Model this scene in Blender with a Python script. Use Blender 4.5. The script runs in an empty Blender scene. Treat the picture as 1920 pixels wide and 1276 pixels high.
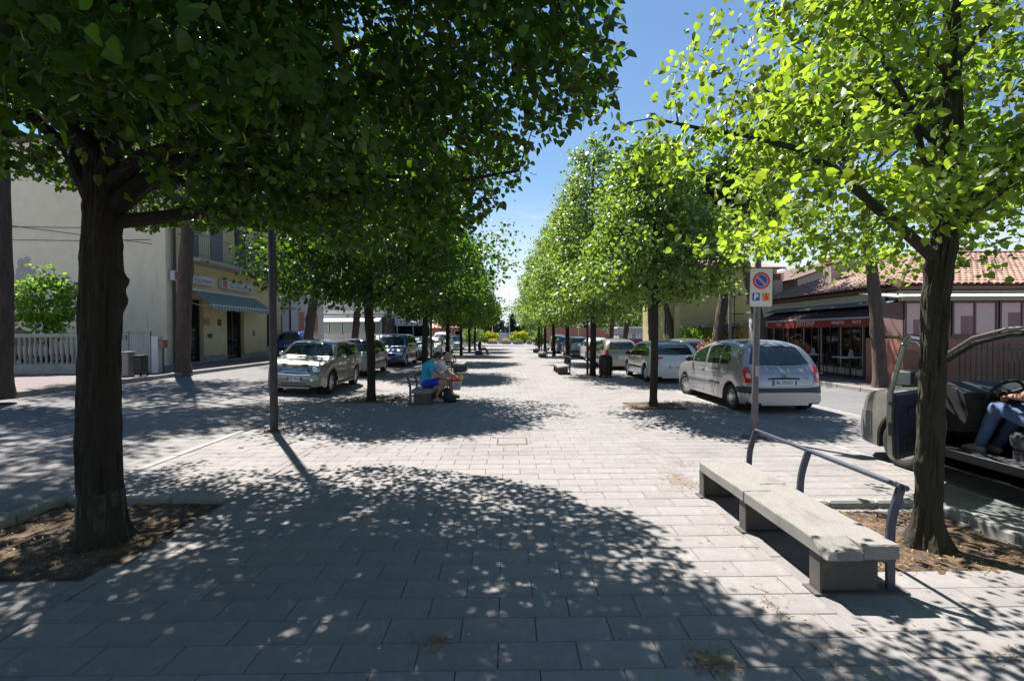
import bpy, bmesh, math, random
import numpy as np
from mathutils import Vector, Matrix
from mathutils.bvhtree import BVHTree
from mathutils import noise as mnoise
from math import sin, cos, pi, radians, sqrt, atan2

random.seed(7)
RNG = np.random.default_rng(11)
S = bpy.context.scene
COL = S.collection

# ------------------------------------------------------------------ camera, world, sun, exposure
EYE = 1.75
cd = bpy.data.cameras.new('camera')
cd.sensor_width = 36.0
cd.lens = 36 * 900 / 1920
cd.clip_start = 0.05
cd.clip_end = 1500
cam = bpy.data.objects.new('camera', cd)
COL.objects.link(cam)
YAW, PITCH, ROLL = -math.atan(10 / 900), -math.atan(13 / 900), radians(-0.3)
cam.location = (0, 0, EYE)
cam.matrix_world = (Matrix.Translation((0, 0, EYE)) @ Matrix.Rotation(YAW, 4, 'Z') @
                    Matrix.Rotation(pi / 2 + PITCH, 4, 'X') @ Matrix.Rotation(ROLL, 4, 'Z'))
S.camera = cam

SUN_EL, SUN_AZ = radians(60), radians(32)          # the sun stands ahead and to the left
w = bpy.data.worlds.new('World')
S.world = w
w.use_nodes = True
nt = w.node_tree
for n in list(nt.nodes):
    nt.nodes.remove(n)
out = nt.nodes.new('ShaderNodeOutputWorld')
bg = nt.nodes.new('ShaderNodeBackground')
sky = nt.nodes.new('ShaderNodeTexSky')
sky.sky_type = 'NISHITA'
sky.sun_disc = False
sky.sun_elevation = SUN_EL
sky.sun_rotation = -SUN_AZ
sky.altitude = 50
sky.air_density = 1.4
sky.dust_density = 0.0
sky.ozone_density = 6.0
tc = nt.nodes.new('ShaderNodeTexCoord')
mp = nt.nodes.new('ShaderNodeMapping')
mp.inputs['Scale'].default_value = (1.6, 1.6, 7.0)
nz = nt.nodes.new('ShaderNodeTexNoise')
nz.inputs['Scale'].default_value = 2.2
nz.inputs['Detail'].default_value = 7
nz.inputs['Roughness'].default_value = 0.62
cr = nt.nodes.new('ShaderNodeMapRange')
cr.inputs['From Min'].default_value = 0.53
cr.inputs['From Max'].default_value = 0.68
sx = nt.nodes.new('ShaderNodeSeparateXYZ')
lo = nt.nodes.new('ShaderNodeMapRange')           # clouds hang low over the horizon
lo.inputs['From Min'].default_value = 0.27
lo.inputs['From Max'].default_value = 0.10
mul = nt.nodes.new('ShaderNodeMath')
mul.operation = 'MULTIPLY'
mix = nt.nodes.new('ShaderNodeMixRGB')
mix.inputs['Color2'].default_value = (8.5, 8.8, 9.2, 1)
nt.links.new(tc.outputs['Generated'], mp.inputs['Vector'])
nt.links.new(mp.outputs['Vector'], nz.inputs['Vector'])
nt.links.new(nz.outputs['Fac'], cr.inputs['Value'])
nt.links.new(tc.outputs['Generated'], sx.inputs[0])
nt.links.new(sx.outputs['Z'], lo.inputs['Value'])
nt.links.new(cr.outputs[0], mul.inputs[0])
nt.links.new(lo.outputs[0], mul.inputs[1])
nt.links.new(mul.outputs[0], mix.inputs['Fac'])
hz = nt.nodes.new('ShaderNodeMapRange')           # the sky whitens all round towards the horizon
hz.interpolation_type = 'SMOOTHSTEP'
hz.inputs['From Min'].default_value = 0.30
hz.inputs['From Max'].default_value = -0.02
hm = nt.nodes.new('ShaderNodeMixRGB')
hm.inputs['Color2'].default_value = (7.2, 7.9, 8.6, 1)
nt.links.new(sx.outputs['Z'], hz.inputs['Value'])
nt.links.new(hz.outputs[0], hm.inputs['Fac'])
nt.links.new(sky.outputs['Color'], hm.inputs['Color1'])
nt.links.new(hm.outputs['Color'], mix.inputs['Color1'])
nt.links.new(mix.outputs['Color'], bg.inputs['Color'])
nt.links.new(bg.outputs[0], out.inputs['Surface'])
bg.inputs['Strength'].default_value = 0.056

sl = bpy.data.lights.new('sun', 'SUN')
sl.energy = 5.0
sl.angle = radians(0.53)
sl.color = (1.0, 0.955, 0.89)
so = bpy.data.objects.new('sun', sl)
sd = Vector((-sin(SUN_AZ) * cos(SUN_EL), cos(SUN_AZ) * cos(SUN_EL), sin(SUN_EL)))   # towards the sun
so.rotation_euler = sd.to_track_quat('Z', 'Y').to_euler()
so.location = (-20, 30, 50)
COL.objects.link(so)

S.view_settings.view_transform = 'Standard'
S.view_settings.look = 'None'
S.view_settings.exposure = 1.3
S.view_settings.gamma = 1
S.view_settings.use_curve_mapping = False
S.cycles.max_bounces = 8
S.cycles.transparent_max_bounces = 12

# ------------------------------------------------------------------ helpers
def zg(x):
    """ground height: the left parking lane and road climb gently to the pavement"""
    if x > -4.75:
        return 0.0
    return 0.055 * min(-x - 4.75, 6.45)

def at(px, py, Y):
    """world point at distance Y along the avenue seen in direction (px, py)"""
    H = 625 + 0.005 * (px - 950)
    return Vector(((px - 950) / 900 * Y, Y, EYE + (H - py) / 900 * Y))

def tag(o, label=None, cat=None, group=None, kind=None):
    if label: o['label'] = label
    if cat: o['category'] = cat
    if group: o['group'] = group
    if kind: o['kind'] = kind
    return o

def empty(name, loc=(0, 0, 0), rz=0.0, label=None, cat=None, group=None, parent=None):
    o = bpy.data.objects.new(name, None)
    o.empty_display_size = 0.2
    COL.objects.link(o)
    o.location = loc
    o.rotation_euler = (0, 0, rz)
    if parent: o.parent = parent
    return tag(o, label, cat, group)

def link(name, data, parent=None, loc=None, rot=None):
    o = bpy.data.objects.new(name, data)
    COL.objects.link(o)
    if parent: o.parent = parent
    if loc is not None: o.location = loc
    if rot is not None: o.rotation_euler = rot
    return o

KIDS = {}
def copy_tree(o, parent=None):
    c = o.copy()
    COL.objects.link(c)
    if parent: c.parent = parent
    for ch in [k for k in o.children]:
        copy_tree(ch, c)
    return c

class MB:
    """collects shapes, then builds them as one mesh object"""
    def __init__(s):
        s.v, s.f, s.m = [], [], []
    def face(s, pts, m=0):
        i = len(s.v)
        s.v += [tuple(p) for p in pts]
        s.f.append(tuple(range(i, i + len(pts))))
        s.m.append(m)
        return s
    def add(s, vs, fs, m=0, M=None):
        i = len(s.v)
        s.v += [tuple(M @ Vector(p)) if M is not None else tuple(p) for p in vs]
        for f in fs:
            s.f.append(tuple(i + k for k in f))
            s.m.append(m)
        return s
    def box(s, a, b, m=0, M=None, ch=0.0):
        x0, y0, z0 = a
        x1, y1, z1 = b
        if ch <= 0:
            vs = [(x0, y0, z0), (x1, y0, z0), (x1, y1, z0), (x0, y1, z0), (x0, y0, z1), (x1, y0, z1), (x1, y1, z1), (x0, y1, z1)]
            fs = [(3, 2, 1, 0), (4, 5, 6, 7), (0, 1, 5, 4), (1, 2, 6, 5), (2, 3, 7, 6), (3, 0, 4, 7)]
            return s.add(vs, fs, m, M)
        bm = bmesh.new()
        bmesh.ops.create_cube(bm, size=1)
        for q in bm.verts:
            q.co = Vector((x0 + (q.co.x + .5) * (x1 - x0), y0 + (q.co.y + .5) * (y1 - y0), z0 + (q.co.z + .5) * (z1 - z0)))
        bmesh.ops.bevel(bm, geom=list(bm.edges), offset=ch, segments=1, affect='EDGES')
        bm.verts.index_update()
        s.add([q.co.copy() for q in bm.verts], [[q.index for q in f.verts] for f in bm.faces], m, M)
        bm.free()
        return s
    def tube(s, pts, rs, n=8, m=0, caps=True):
        pts = [Vector(p) for p in pts]
        if not hasattr(rs, '__len__'): rs = [rs] * len(pts)
        i0 = len(s.v)
        up = None
        for k, p in enumerate(pts):
            d = (pts[min(k + 1, len(pts) - 1)] - pts[max(k - 1, 0)])
            d = d.normalized() if d.length > 1e-9 else Vector((0, 0, 1))
            if up is None:
                up = Vector((1, 0, 0)) if abs(d.x) < .8 else Vector((0, 1, 0))
            a = (up - d * up.dot(d)).normalized()
            b = d.cross(a)
            up = a
            for j in range(n):
                t = 2 * pi * j / n
                s.v.append(tuple(p + (a * cos(t) + b * sin(t)) * rs[k]))
        for k in range(len(pts) - 1):
            for j in range(n):
                q = (j + 1) % n
                s.f.append((i0 + k * n + j, i0 + k * n + q, i0 + (k + 1) * n + q, i0 + (k + 1) * n + j))
                s.m.append(m)
        if caps:
            s.f.append(tuple(i0 + j for j in reversed(range(n)))); s.m.append(m)
            e = i0 + (len(pts) - 1) * n
            s.f.append(tuple(e + j for j in range(n))); s.m.append(m)
        return s
    def lathe(s, prof, n=16, m=0, M=None, close=True):
        """prof: (r, z) from bottom to top, turned about z"""
        vs, fs = [], []
        for r, z in prof:
            for j in range(n):
                vs.append((r * cos(2 * pi * j / n), r * sin(2 * pi * j / n), z))
        for k in range(len(prof) - 1):
            for j in range(n):
                q = (j + 1) % n
                fs.append((k * n + j, k * n + q, (k + 1) * n + q, (k + 1) * n + j))
        if close:
            fs.append(tuple(reversed(range(n))))
            fs.append(tuple((len(prof) - 1) * n + j for j in range(n)))
        return s.add(vs, fs, m, M)
    def prism(s, poly, z0, z1, m=0, M=None):
        n = len(poly)
        vs = [(p[0], p[1], z0) for p in poly] + [(p[0], p[1], z1) for p in poly]
        fs = [tuple(reversed(range(n))), tuple(range(n, 2 * n))] + [(i, (i + 1) % n, n + (i + 1) % n, n + i) for i in range(n)]
        return s.add(vs, fs, m, M)
    def ball(s, c, r, m=0, n=10, M=None):
        rr = r if hasattr(r, '__len__') else (r, r, r)
        vs, fs = [], []
        k = n // 2 + 1
        for i in range(k + 1):
            ph = -pi / 2 + pi * i / k
            for j in range(n):
                vs.append((c[0] + rr[0] * cos(ph) * cos(2 * pi * j / n), c[1] + rr[1] * cos(ph) * sin(2 * pi * j / n), c[2] + rr[2] * sin(ph)))
        for i in range(k):
            for j in range(n):
                fs.append((i * n + j, i * n + (j + 1) % n, (i + 1) * n + (j + 1) % n, (i + 1) * n + j))
        return s.add(vs, fs, m, M)
    def mesh(s, name, mats):
        me = bpy.data.meshes.new(name)
        me.from_pydata(s.v, [], s.f)
        if not isinstance(mats, (list, tuple)): mats = [mats]
        for q in mats: me.materials.append(q)
        if len(mats) > 1:
            me.polygons.foreach_set('material_index', s.m)
        me.update()
        return me
    def build(s, name, mats, parent=None, smooth=False, loc=None, rot=None):
        me = s.mesh(name, mats)
        if smooth: smooth_mesh(me, smooth if smooth is not True else 40)
        return link(name, me, parent, loc, rot)

def smooth_mesh(me, ang=40):
    bm = bmesh.new()
    bm.from_mesh(me)
    bmesh.ops.remove_doubles(bm, verts=bm.verts, dist=1e-5)
    lim = radians(ang)
    for f in bm.faces: f.smooth = True
    for e in bm.edges:
        e.smooth = len(e.link_faces) == 2 and e.calc_face_angle(0) < lim
    bm.to_mesh(me)
    bm.free()

# ------------------------------------------------------------------ materials
MATS = {}
def mat(name, col, rough=0.6, metal=0.0, var=0.0, vscale=3.0, bump=0.0, bscale=40.0, spec=0.5, coat=0.0,
        col2=None, c2scale=1.0, c2lo=0.5, c2hi=0.7, rnd=0.0, island=0.0, stretch=(1, 1, 1), emit=0.0, bdist=0.01):
    if name in MATS: return MATS[name]
    m = bpy.data.materials.new(name)
    m.use_nodes = True
    t = m.node_tree
    b = t.nodes['Principled BSDF']
    b.inputs['Roughness'].default_value = rough
    b.inputs['Metallic'].default_value = metal
    b.inputs['Specular IOR Level'].default_value = spec
    b.inputs['Coat Weight'].default_value = coat
    b.inputs['Coat Roughness'].default_value = 0.03
    N, L = t.nodes.new, t.links.new
    rgb = N('ShaderNodeRGB'); rgb.outputs[0].default_value = (*col, 1)
    cur = rgb.outputs[0]
    co = N('ShaderNodeTexCoord'); mpn = N('ShaderNodeMapping'); mpn.inputs['Scale'].default_value = stretch
    L(co.outputs['Object'], mpn.inputs['Vector'])
    vec = mpn.outputs['Vector']
    if col2:
        n2 = N('ShaderNodeTexNoise'); n2.inputs['Scale'].default_value = c2scale; n2.inputs['Detail'].default_value = 6
        n2.inputs['Roughness'].default_value = 0.65
        r2 = N('ShaderNodeMapRange'); r2.inputs['From Min'].default_value = c2lo; r2.inputs['From Max'].default_value = c2hi
        x2 = N('ShaderNodeMixRGB'); x2.inputs['Color2'].default_value = (*col2, 1)
        L(vec, n2.inputs['Vector']); L(n2.outputs['Fac'], r2.inputs['Value']); L(r2.outputs[0], x2.inputs['Fac']); L(cur, x2.inputs['Color1'])
        cur = x2.outputs['Color']
    fac = None
    def chain(sock, amt):
        nonlocal fac
        mr = N('ShaderNodeMapRange'); mr.inputs['To Min'].default_value = 1 - amt; mr.inputs['To Max'].default_value = 1 + amt
        L(sock, mr.inputs['Value'])
        if fac is None: fac = mr.outputs[0]
        else:
            mm = N('ShaderNodeMath'); mm.operation = 'MULTIPLY'; L(fac, mm.inputs[0]); L(mr.outputs[0], mm.inputs[1]); fac = mm.outputs[0]
    if var:
        n1 = N('ShaderNodeTexNoise'); n1.inputs['Scale'].default_value = vscale; n1.inputs['Detail'].default_value = 8
        n1.inputs['Roughness'].default_value = 0.7
        L(vec, n1.inputs['Vector'])
        chain(n1.outputs['Fac'], var * 2)
    if rnd:
        oi = N('ShaderNodeObjectInfo'); chain(oi.outputs['Random'], rnd)
    if island:
        g = N('ShaderNodeNewGeometry'); chain(g.outputs['Random Per Island'], island)
    if fac is not None:
        vm = N('ShaderNodeVectorMath'); vm.operation = 'SCALE'; L(cur, vm.inputs[0]); L(fac, vm.inputs['Scale']); cur = vm.outputs[0]
    L(cur, b.inputs['Base Color'])
    if emit:
        L(cur, b.inputs['Emission Color']); b.inputs['Emission Strength'].default_value = emit
    if bump:
        n3 = N('ShaderNodeTexNoise'); n3.inputs['Scale'].default_value = bscale; n3.inputs['Detail'].default_value = 5
        bp = N('ShaderNodeBump'); bp.inputs['Strength'].default_value = bump; bp.inputs['Distance'].default_value = bdist
        L(vec, n3.inputs['Vector']); L(n3.outputs['Fac'], bp.inputs['Height']); L(bp.outputs[0], b.inputs['Normal'])
    MATS[name] = m
    return m

def leaf_mat(name, col, trans, tw=0.5, var=0.35, gloss=0.35):
    m = bpy.data.materials.new(name)
    m.use_nodes = True
    t = m.node_tree
    b = t.nodes['Principled BSDF']
    o = t.nodes['Material Output']
    N, L = t.nodes.new, t.links.new
    g = N('ShaderNodeNewGeometry')
    def varied(c):
        hsv = N('ShaderNodeHueSaturation'); hsv.inputs['Color'].default_value = (*c, 1)
        a = N('ShaderNodeMapRange'); a.inputs['To Min'].default_value = 1 - var; a.inputs['To Max'].default_value = 1 + var
        h = N('ShaderNodeMapRange'); h.inputs['To Min'].default_value = 0.485; h.inputs['To Max'].default_value = 0.512
        L(g.outputs['Random Per Island'], a.inputs['Value']); L(a.outputs[0], hsv.inputs['Value'])
        mm = N('ShaderNodeMath'); mm.operation = 'FRACT'; m2 = N('ShaderNodeMath'); m2.operation = 'MULTIPLY'; m2.inputs[1].default_value = 7.31
        L(g.outputs['Random Per Island'], m2.inputs[0]); L(m2.outputs[0], mm.inputs[0]); L(mm.outputs[0], h.inputs['Value']); L(h.outputs[0], hsv.inputs['Hue'])
        return hsv.outputs[0]
    L(varied(col), b.inputs['Base Color'])
    b.inputs['Roughness'].default_value = 0.42
    b.inputs['Specular IOR Level'].default_value = gloss
    tr = N('ShaderNodeBsdfTranslucent')
    L(varied(trans), tr.inputs['Color'])
    mx = N('ShaderNodeMixShader'); mx.inputs[0].default_value = tw
    L(b.outputs[0], mx.inputs[1]); L(tr.outputs[0], mx.inputs[2]); L(mx.outputs[0], o.inputs['Surface'])
    return m

M_SLAB = mat('grey_concrete_slab', (0.222, 0.207, 0.203), 0.85, var=0.17, vscale=9, bump=0.25, bscale=160, rnd=0.07, island=0.07, col2=(0.155, 0.14, 0.133), c2scale=0.9, c2lo=0.5, c2hi=0.78)
M_SLAB2 = mat('worn_concrete_paver', (0.205, 0.192, 0.187), 0.88, var=0.14, vscale=5, bump=0.3, bscale=120, island=0.09, col2=(0.17, 0.158, 0.15), c2scale=0.5)
M_JOINT = mat('dark_joint_sand', (0.11, 0.10, 0.092), 0.95, var=0.2)
M_ASPH = mat('road_asphalt', (0.15, 0.146, 0.146), 0.9, var=0.12, vscale=2.5, bump=0.4, bscale=220, col2=(0.12, 0.118, 0.12), c2scale=0.35)
M_PORPH = mat('porphyry_pavement', (0.15, 0.12, 0.115), 0.85, var=0.2, vscale=4, bump=0.3, bscale=90)
M_KERB = mat('kerb_stone', (0.26, 0.25, 0.235), 0.85, var=0.18, vscale=6, bump=0.3, bscale=90)
M_SOIL = mat('dry_soil', (0.06, 0.04, 0.026), 0.95, var=0.25, vscale=8, bump=1.0, bscale=30, col2=(0.13, 0.085, 0.048), c2scale=5, c2lo=0.45, c2hi=0.6)
M_TERR = mat('distant_ground', (0.22, 0.21, 0.18), 0.95, var=0.2, vscale=0.2)
M_WHITEP = mat('white_road_paint', (0.27, 0.265, 0.26), 0.85, var=0.3, vscale=14, col2=(0.16, 0.155, 0.155), c2scale=3)
M_BARK = mat('linden_bark', (0.022, 0.018, 0.013), 0.95, var=0.3, vscale=10, bump=1.0, bscale=26, bdist=.035, stretch=(1, 1, 0.25), col2=(0.03, 0.033, 0.015), c2scale=2.0, c2lo=0.52, c2hi=0.72)
M_BARKY = mat('young_linden_bark', (0.034, 0.029, 0.019), 0.95, var=0.3, vscale=12, bump=1.0, bscale=34, bdist=.025, stretch=(1, 1, 0.3), col2=(0.045, 0.052, 0.016), c2scale=2.5, c2lo=0.5, c2hi=0.7)
M_PBARK = mat('pine_bark', (0.09, 0.063, 0.05), 0.95, var=0.35, vscale=9, bump=1.0, bscale=16, bdist=.05, stretch=(1, 1, 0.3), col2=(0.07, 0.055, 0.05), c2scale=7, c2lo=0.45, c2hi=0.6)
M_BLACK = mat('black_plastic', (0.02, 0.02, 0.022), 0.6)
M_RUBBER = mat('tyre_rubber', (0.022, 0.022, 0.023), 0.85, var=0.2, vscale=20)
M_DGLASS = mat('dark_car_glass', (0.012, 0.02, 0.018), 0.03, spec=0.9, coat=0.6)
M_WGLASS = mat('window_glass', (0.008, 0.012, 0.012), 0.04, spec=0.2)
M_ALLOY = mat('alloy_silver', (0.55, 0.56, 0.58), 0.3, 0.85)
M_CHROME = mat('chrome', (0.75, 0.76, 0.78), 0.12, 1.0)
M_REDL = mat('red_tail_lens', (0.45, 0.01, 0.015), 0.15, coat=0.8)
M_LENS = mat('clear_headlight_lens', (0.55, 0.58, 0.60), 0.08, 0.4, coat=1.0)
M_AMBER = mat('amber_lens', (0.7, 0.22, 0.02), 0.2, coat=0.5)
M_PLATE = mat('plate_white', (0.62, 0.64, 0.66), 0.4)
M_PBLUE = mat('plate_blue', (0.02, 0.08, 0.42), 0.4)
M_INK = mat('black_ink', (0.015, 0.015, 0.02), 0.6)
M_POLE = mat('grey_painted_pole', (0.115, 0.11, 0.125), 0.45, 0.2, var=0.12, vscale=7, bump=0.08)
M_DPOLE = mat('dark_painted_pole', (0.035, 0.032, 0.04), 0.5, 0.2, var=0.2, vscale=7)
M_BENCHC = mat('exposed_aggregate_concrete', (0.235, 0.222, 0.21), 0.9, var=0.25, vscale=60, bump=0.6, bscale=130, col2=(0.15, 0.142, 0.13), c2scale=3, c2lo=0.5, c2hi=0.78)
M_BENCHL = mat('dark_bench_support', (0.085, 0.078, 0.075), 0.8, var=0.25, vscale=8, col2=(0.13, 0.09, 0.06), c2scale=4, c2lo=0.55, c2hi=0.7)
M_STEEL = mat('blue_grey_steel', (0.075, 0.085, 0.115), 0.38, 0.5, var=0.15, vscale=10)
M_WHITE = mat('white_paint', (0.72, 0.72, 0.70), 0.5, var=0.04)
M_LRED = mat('sign_red', (0.62, 0.03, 0.035), 0.4)
M_LBLUE = mat('sign_blue', (0.02, 0.07, 0.45), 0.4)
M_LORG = mat('sign_orange', (0.80, 0.20, 0.015), 0.4)
M_TWIG = mat('linden_twig', (0.07, 0.055, 0.04), 0.9)
L_DARK = leaf_mat('linden_leaf_shaded', (0.024, 0.056, 0.012), (0.13, 0.27, 0.008), 0.36, var=.5)  # leaf colour darkened to carry the shade inside the left crowns
L_LIGHT = leaf_mat('linden_leaf_sunlit', (0.085, 0.135, 0.032), (0.31, 0.46, 0.025), 0.55, var=.5, gloss=.5)  # brighter copy of the same leaf for the sunlit right crown
L_MID = leaf_mat('linden_leaf_mid', (0.12, 0.185, 0.055), (0.25, 0.39, 0.035), 0.44, var=.5, gloss=0.5)  # sunlight on the right row brightened into the leaf colour; bushes share it
L_BRACT = leaf_mat('linden_bract', (0.30, 0.34, 0.12), (0.30, 0.36, 0.10), 0.4, var=0.2)
L_PINE = leaf_mat('pine_needles', (0.030, 0.065, 0.020), (0.05, 0.11, 0.02), 0.2)
L_SHRUB = leaf_mat('shrub_leaf', (0.10, 0.22, 0.025), (0.28, 0.48, 0.03), 0.45)
L_FAR = leaf_mat('distant_leaf', (0.085, 0.16, 0.035), (0.15, 0.28, 0.03), 0.3)
L_CONIF = leaf_mat('conifer_leaf', (0.020, 0.055, 0.028), (0.03, 0.08, 0.02), 0.15)
L_YEL = leaf_mat('yellow_flower', (0.75, 0.62, 0.02), (0.75, 0.65, 0.02), 0.3, var=0.2)
L_DRY = leaf_mat('dry_litter', (0.30, 0.20, 0.09), (0.3, 0.2, 0.08), 0.2, var=0.4)
L_PINK = leaf_mat('pink_flower', (0.55, 0.06, 0.12), (0.5, 0.08, 0.12), 0.3)

# ------------------------------------------------------------------ leaves
_o = [(0, 0), (-.06, .22), (.14, .44), (.50, .43), (.84, .18), (1.06, 0)]
_hz = lambda u, v: .16 * abs(v) - .12 * u * u
T_HEART = (np.array([(u, -v, _hz(u, v)) for u, v in _o] + [(u, v, _hz(u, v)) for u, v in _o[1:-1]]), [(0, 5, 4, 3, 2, 1), (0, 6, 7, 8, 9, 5)])
T_FOLD = (np.array([(0, 0, 0), (.18, -.40, .06), (.60, -.36, .07), (1.05, 0, -.10), (.60, .36, .07), (.18, .40, .06), (.50, 0, -.02)]),
           [(0, 6, 2, 1), (6, 3, 2), (0, 5, 4, 6), (6, 4, 3)])
T_DIAM = (np.array([(0, 0, 0), (.5, -.42, .06), (1, 0, -.06), (.5, .42, .06)]), [(0, 2, 1), (0, 3, 2)])
T_BRACT = (np.array([(0, 0, 0), (.3, -.10, .02), (.75, -.11, .10), (1, 0, .2), (.75, .11, .10), (.3, .10, .02)]), [(0, 5, 1), (1, 5, 4, 2), (2, 4, 3)])
T_NEED = (np.array([(-.09, 0, 0), (.09, 0, 0), (.25, .4, 1.0), (0, -.09, 0), (0, .09, 0), (-.4, -.1, 1.0), (-.09, .06, 0), (.09, -.06, 0), (.35, -.35, .95), (-.07, -.07, 0), (.07, .08, 0), (-.1, .45, .8)]),
          [(0, 1, 2), (3, 4, 5), (6, 7, 8), (9, 10, 11)])

def leaves(name, C, A, B, size, tmpl, m, parent=None, kind=None):
    """C centres, A axis along the leaf, B across (unit, n x 3), size (n)"""
    P, F = tmpl
    n, k = len(C), len(P)
    Nn = np.cross(A, B)
    V = (C[:, None, :] + size[:, None, None] * (P[None, :, 0:1] * A[:, None, :] + P[None, :, 1:2] * B[:, None, :] + P[None, :, 2:3] * Nn[:, None, :]))
    V = V.reshape(-1, 3)
    lens = [len(f) for f in F]
    base = np.concatenate([np.array(f) for f in F])
    idx = (np.arange(n)[:, None] * k + base[None, :]).ravel()
    me = bpy.data.meshes.new(name)
    me.vertices.add(len(V)); me.vertices.foreach_set('co', V.ravel().astype(np.float32))
    me.loops.add(len(idx)); me.loops.foreach_set('vertex_index', idx.astype(np.int32))
    ls = np.tile(np.array(lens), n)
    st = np.concatenate([[0], np.cumsum(ls)[:-1]])
    me.polygons.add(len(ls)); me.polygons.foreach_set('loop_start', st.astype(np.int32)); me.polygons.foreach_set('loop_total', ls.astype(np.int32))
    me.update(calc_edges=True)
    me.materials.append(m)
    o = link(name, me, parent)
    if kind: o['kind'] = kind
    return o

def unit(a):
    return a / np.maximum(np.linalg.norm(a, axis=1, keepdims=True), 1e-9)

def orient(n, rng, outward=None, down=0.7, spread=0.6):
    A = rng.normal(size=(n, 3)) * spread
    if outward is not None: A += outward * 0.45
    A[:, 2] -= down
    A = unit(A)
    R = rng.normal(size=(n, 3)); R[:, 2] *= 0.45
    B = unit(R - (R * A).sum(1, keepdims=True) * A)
    return A, B
# ------------------------------------------------------------------ the ground
SLAB_W, SLAB_D = 0.44, 0.232
PITS = []
TREE_L = [(-3.50, 4.15), (-3.62, 12.8), (-3.60, 21.1), (-3.60, 29.4), (-3.62, 38.2), (-3.6, 46.4), (-3.6, 54.5)]
TREE_R = [(3.46, 3.90), (3.52, 11.5), (3.55, 19.8), (3.58, 28.2), (3.62, 36.8), (3.62, 45.2), (3.6, 53.6)]
PITS.append((-4.62, 3.50, -3.02, 5.02))
PITS.append((2.72, 3.40, 4.16, 4.68))
for x, y in TREE_L[1:]: PITS.append((x - .62, y - .6, x + .62, y + .6))
for x, y in TREE_R[1:]: PITS.append((x - .62, y - .55, x + .62, y + .55))

def strip(name, xs, y0, y1, m, dz=0.0, ny=1):
    b = MB()
    ys = [y0 + (y1 - y0) * i / ny for i in range(ny + 1)]
    for i in range(len(xs) - 1):
        for j in range(ny):
            q = [(xs[i], ys[j]), (xs[i + 1], ys[j]), (xs[i + 1], ys[j + 1]), (xs[i], ys[j + 1])]
            b.face([(x, y, zg(x) + dz) for x, y in q])
    o = b.build(name, m)
    o['kind'] = 'structure'
    return o

t = MB(); t.face([(-700, -60, -.30), (700, -60, -.30), (700, 900, -.30), (-700, 900, -.30)])
tag(t.build('ground', M_TERR), kind='structure')
prom = strip('promenade', [-4.75, 5.0], -3.0, 67.0, M_JOINT, -0.022)
strip('road', [7.3, 10.4], -6, 110, M_ASPH, -0.012)
strip('road', [-11.2, -7.8], -6, 110, M_ASPH, -0.012)
laneL = strip('parking_lane', [-7.8, -4.75], -3, 67, M_JOINT, -0.022)
laneR = strip('parking_lane', [5.0, 7.3], -3, 67, M_JOINT, -0.022)
strip('plaza', [-7.8, 7.3], 67, 110, M_SLAB2, -0.016)
# kerbed pavements on the far sides
b = MB(); b.box((-45, -6, -.2), (-11.32, 110, .47)); tag(b.build('pavement', M_PORPH), kind='structure')
b = MB(); b.box((10.52, -6, -.2), (60, 110, .11)); tag(b.build('pavement', M_PORPH), kind='structure')
for nm, x0, x1, z in (('kerb', -11.32, -11.2, .475), ('kerb', 10.4, 10.52, .12)):
    b = MB(); y = -6.0
    while y < 100:
        b.box((x0, y, -.2), (x1, y + .985, z + random.uniform(-.004, .004)), ch=.012 if 0 < y < 30 else 0); y += 1.0
    tag(b.build(nm, M_KERB), kind='structure')
# paint lines and road edge gutters
strip('road_markings', [-7.92, -7.80], -3, 60, M_WHITEP, -0.006)
strip('road_markings', [7.30, 7.42], -3, 60, M_WHITEP, -0.006)

# one slab shape shared by every paver
def slab_mesh(name, w, d, m, h=.05):
    b = MB()
    c, g = .004, .002
    x, y = w / 2 - g, d / 2 - g
    vs = [(-x, -y, -h), (x, -y, -h), (x, y, -h), (-x, y, -h), (-x, -y, -c), (x, -y, -c), (x, y, -c), (-x, y, -c),
          (-x + c, -y + c, 0), (x - c, -y + c, 0), (x - c, y - c, 0), (-x + c, y - c, 0)]
    fs = [(8, 9, 10, 11)] + [(i, (i + 1) % 4, 4 + (i + 1) % 4, 4 + i) for i in range(4)] + [(4 + i, 4 + (i + 1) % 4, 8 + (i + 1) % 4, 8 + i) for i in range(4)]
    b.add(vs, fs)
    return b, b.mesh(name, m)
_, SLABM = slab_mesh('paving_slab', SLAB_W, SLAB_D, M_SLAB)

def pit_hit(x0, x1, y):
    for a, c, d, e in PITS:
        if x1 > a + .02 and x0 < d - .02 and c < y < e: return (a, d)
    return None

slabs = []     # (x0, x1, y, zone)
def lay(xa, xb, y0, y1, off):
    k = 0
    y = y0
    while y < y1:
        yc = y + SLAB_D / 2
        x = off - (k % 2) * SLAB_W / 2
        while x > xa: x -= SLAB_W
        while x < xb:
            a, c = max(x, xa), min(x + SLAB_W, xb)
            x += SLAB_W
            if c - a < .05: continue
            h = pit_hit(a, c, yc)
            if h:
                if a < h[0] - .05: slabs.append((a, h[0] - .01, yc))
                if c > h[1] + .05: slabs.append((h[1] + .01, c, yc))
            else: slabs.append((a, c, yc))
        y += SLAB_D; k += 1
Y0 = 2.475 - SLAB_D * 14
lay(-2.93, 2.05, Y0, 66.9, -.057)
lay(2.17, 5.0, Y0 + .05, 66.9, 2.17)
lay(-4.75, -3.05, Y0 + .03, 66.9, -3.05)
cams = lambda q: abs(q[0]) <= 1.07 * q[2] + .3 and q[2] > 2.2
slabs.sort(key=lambda q: ((q[0] + q[1]) / 2) ** 2 + q[2] ** 2 if cams(q) else 1e6 + q[2] ** 2)
rest = MB()
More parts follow.
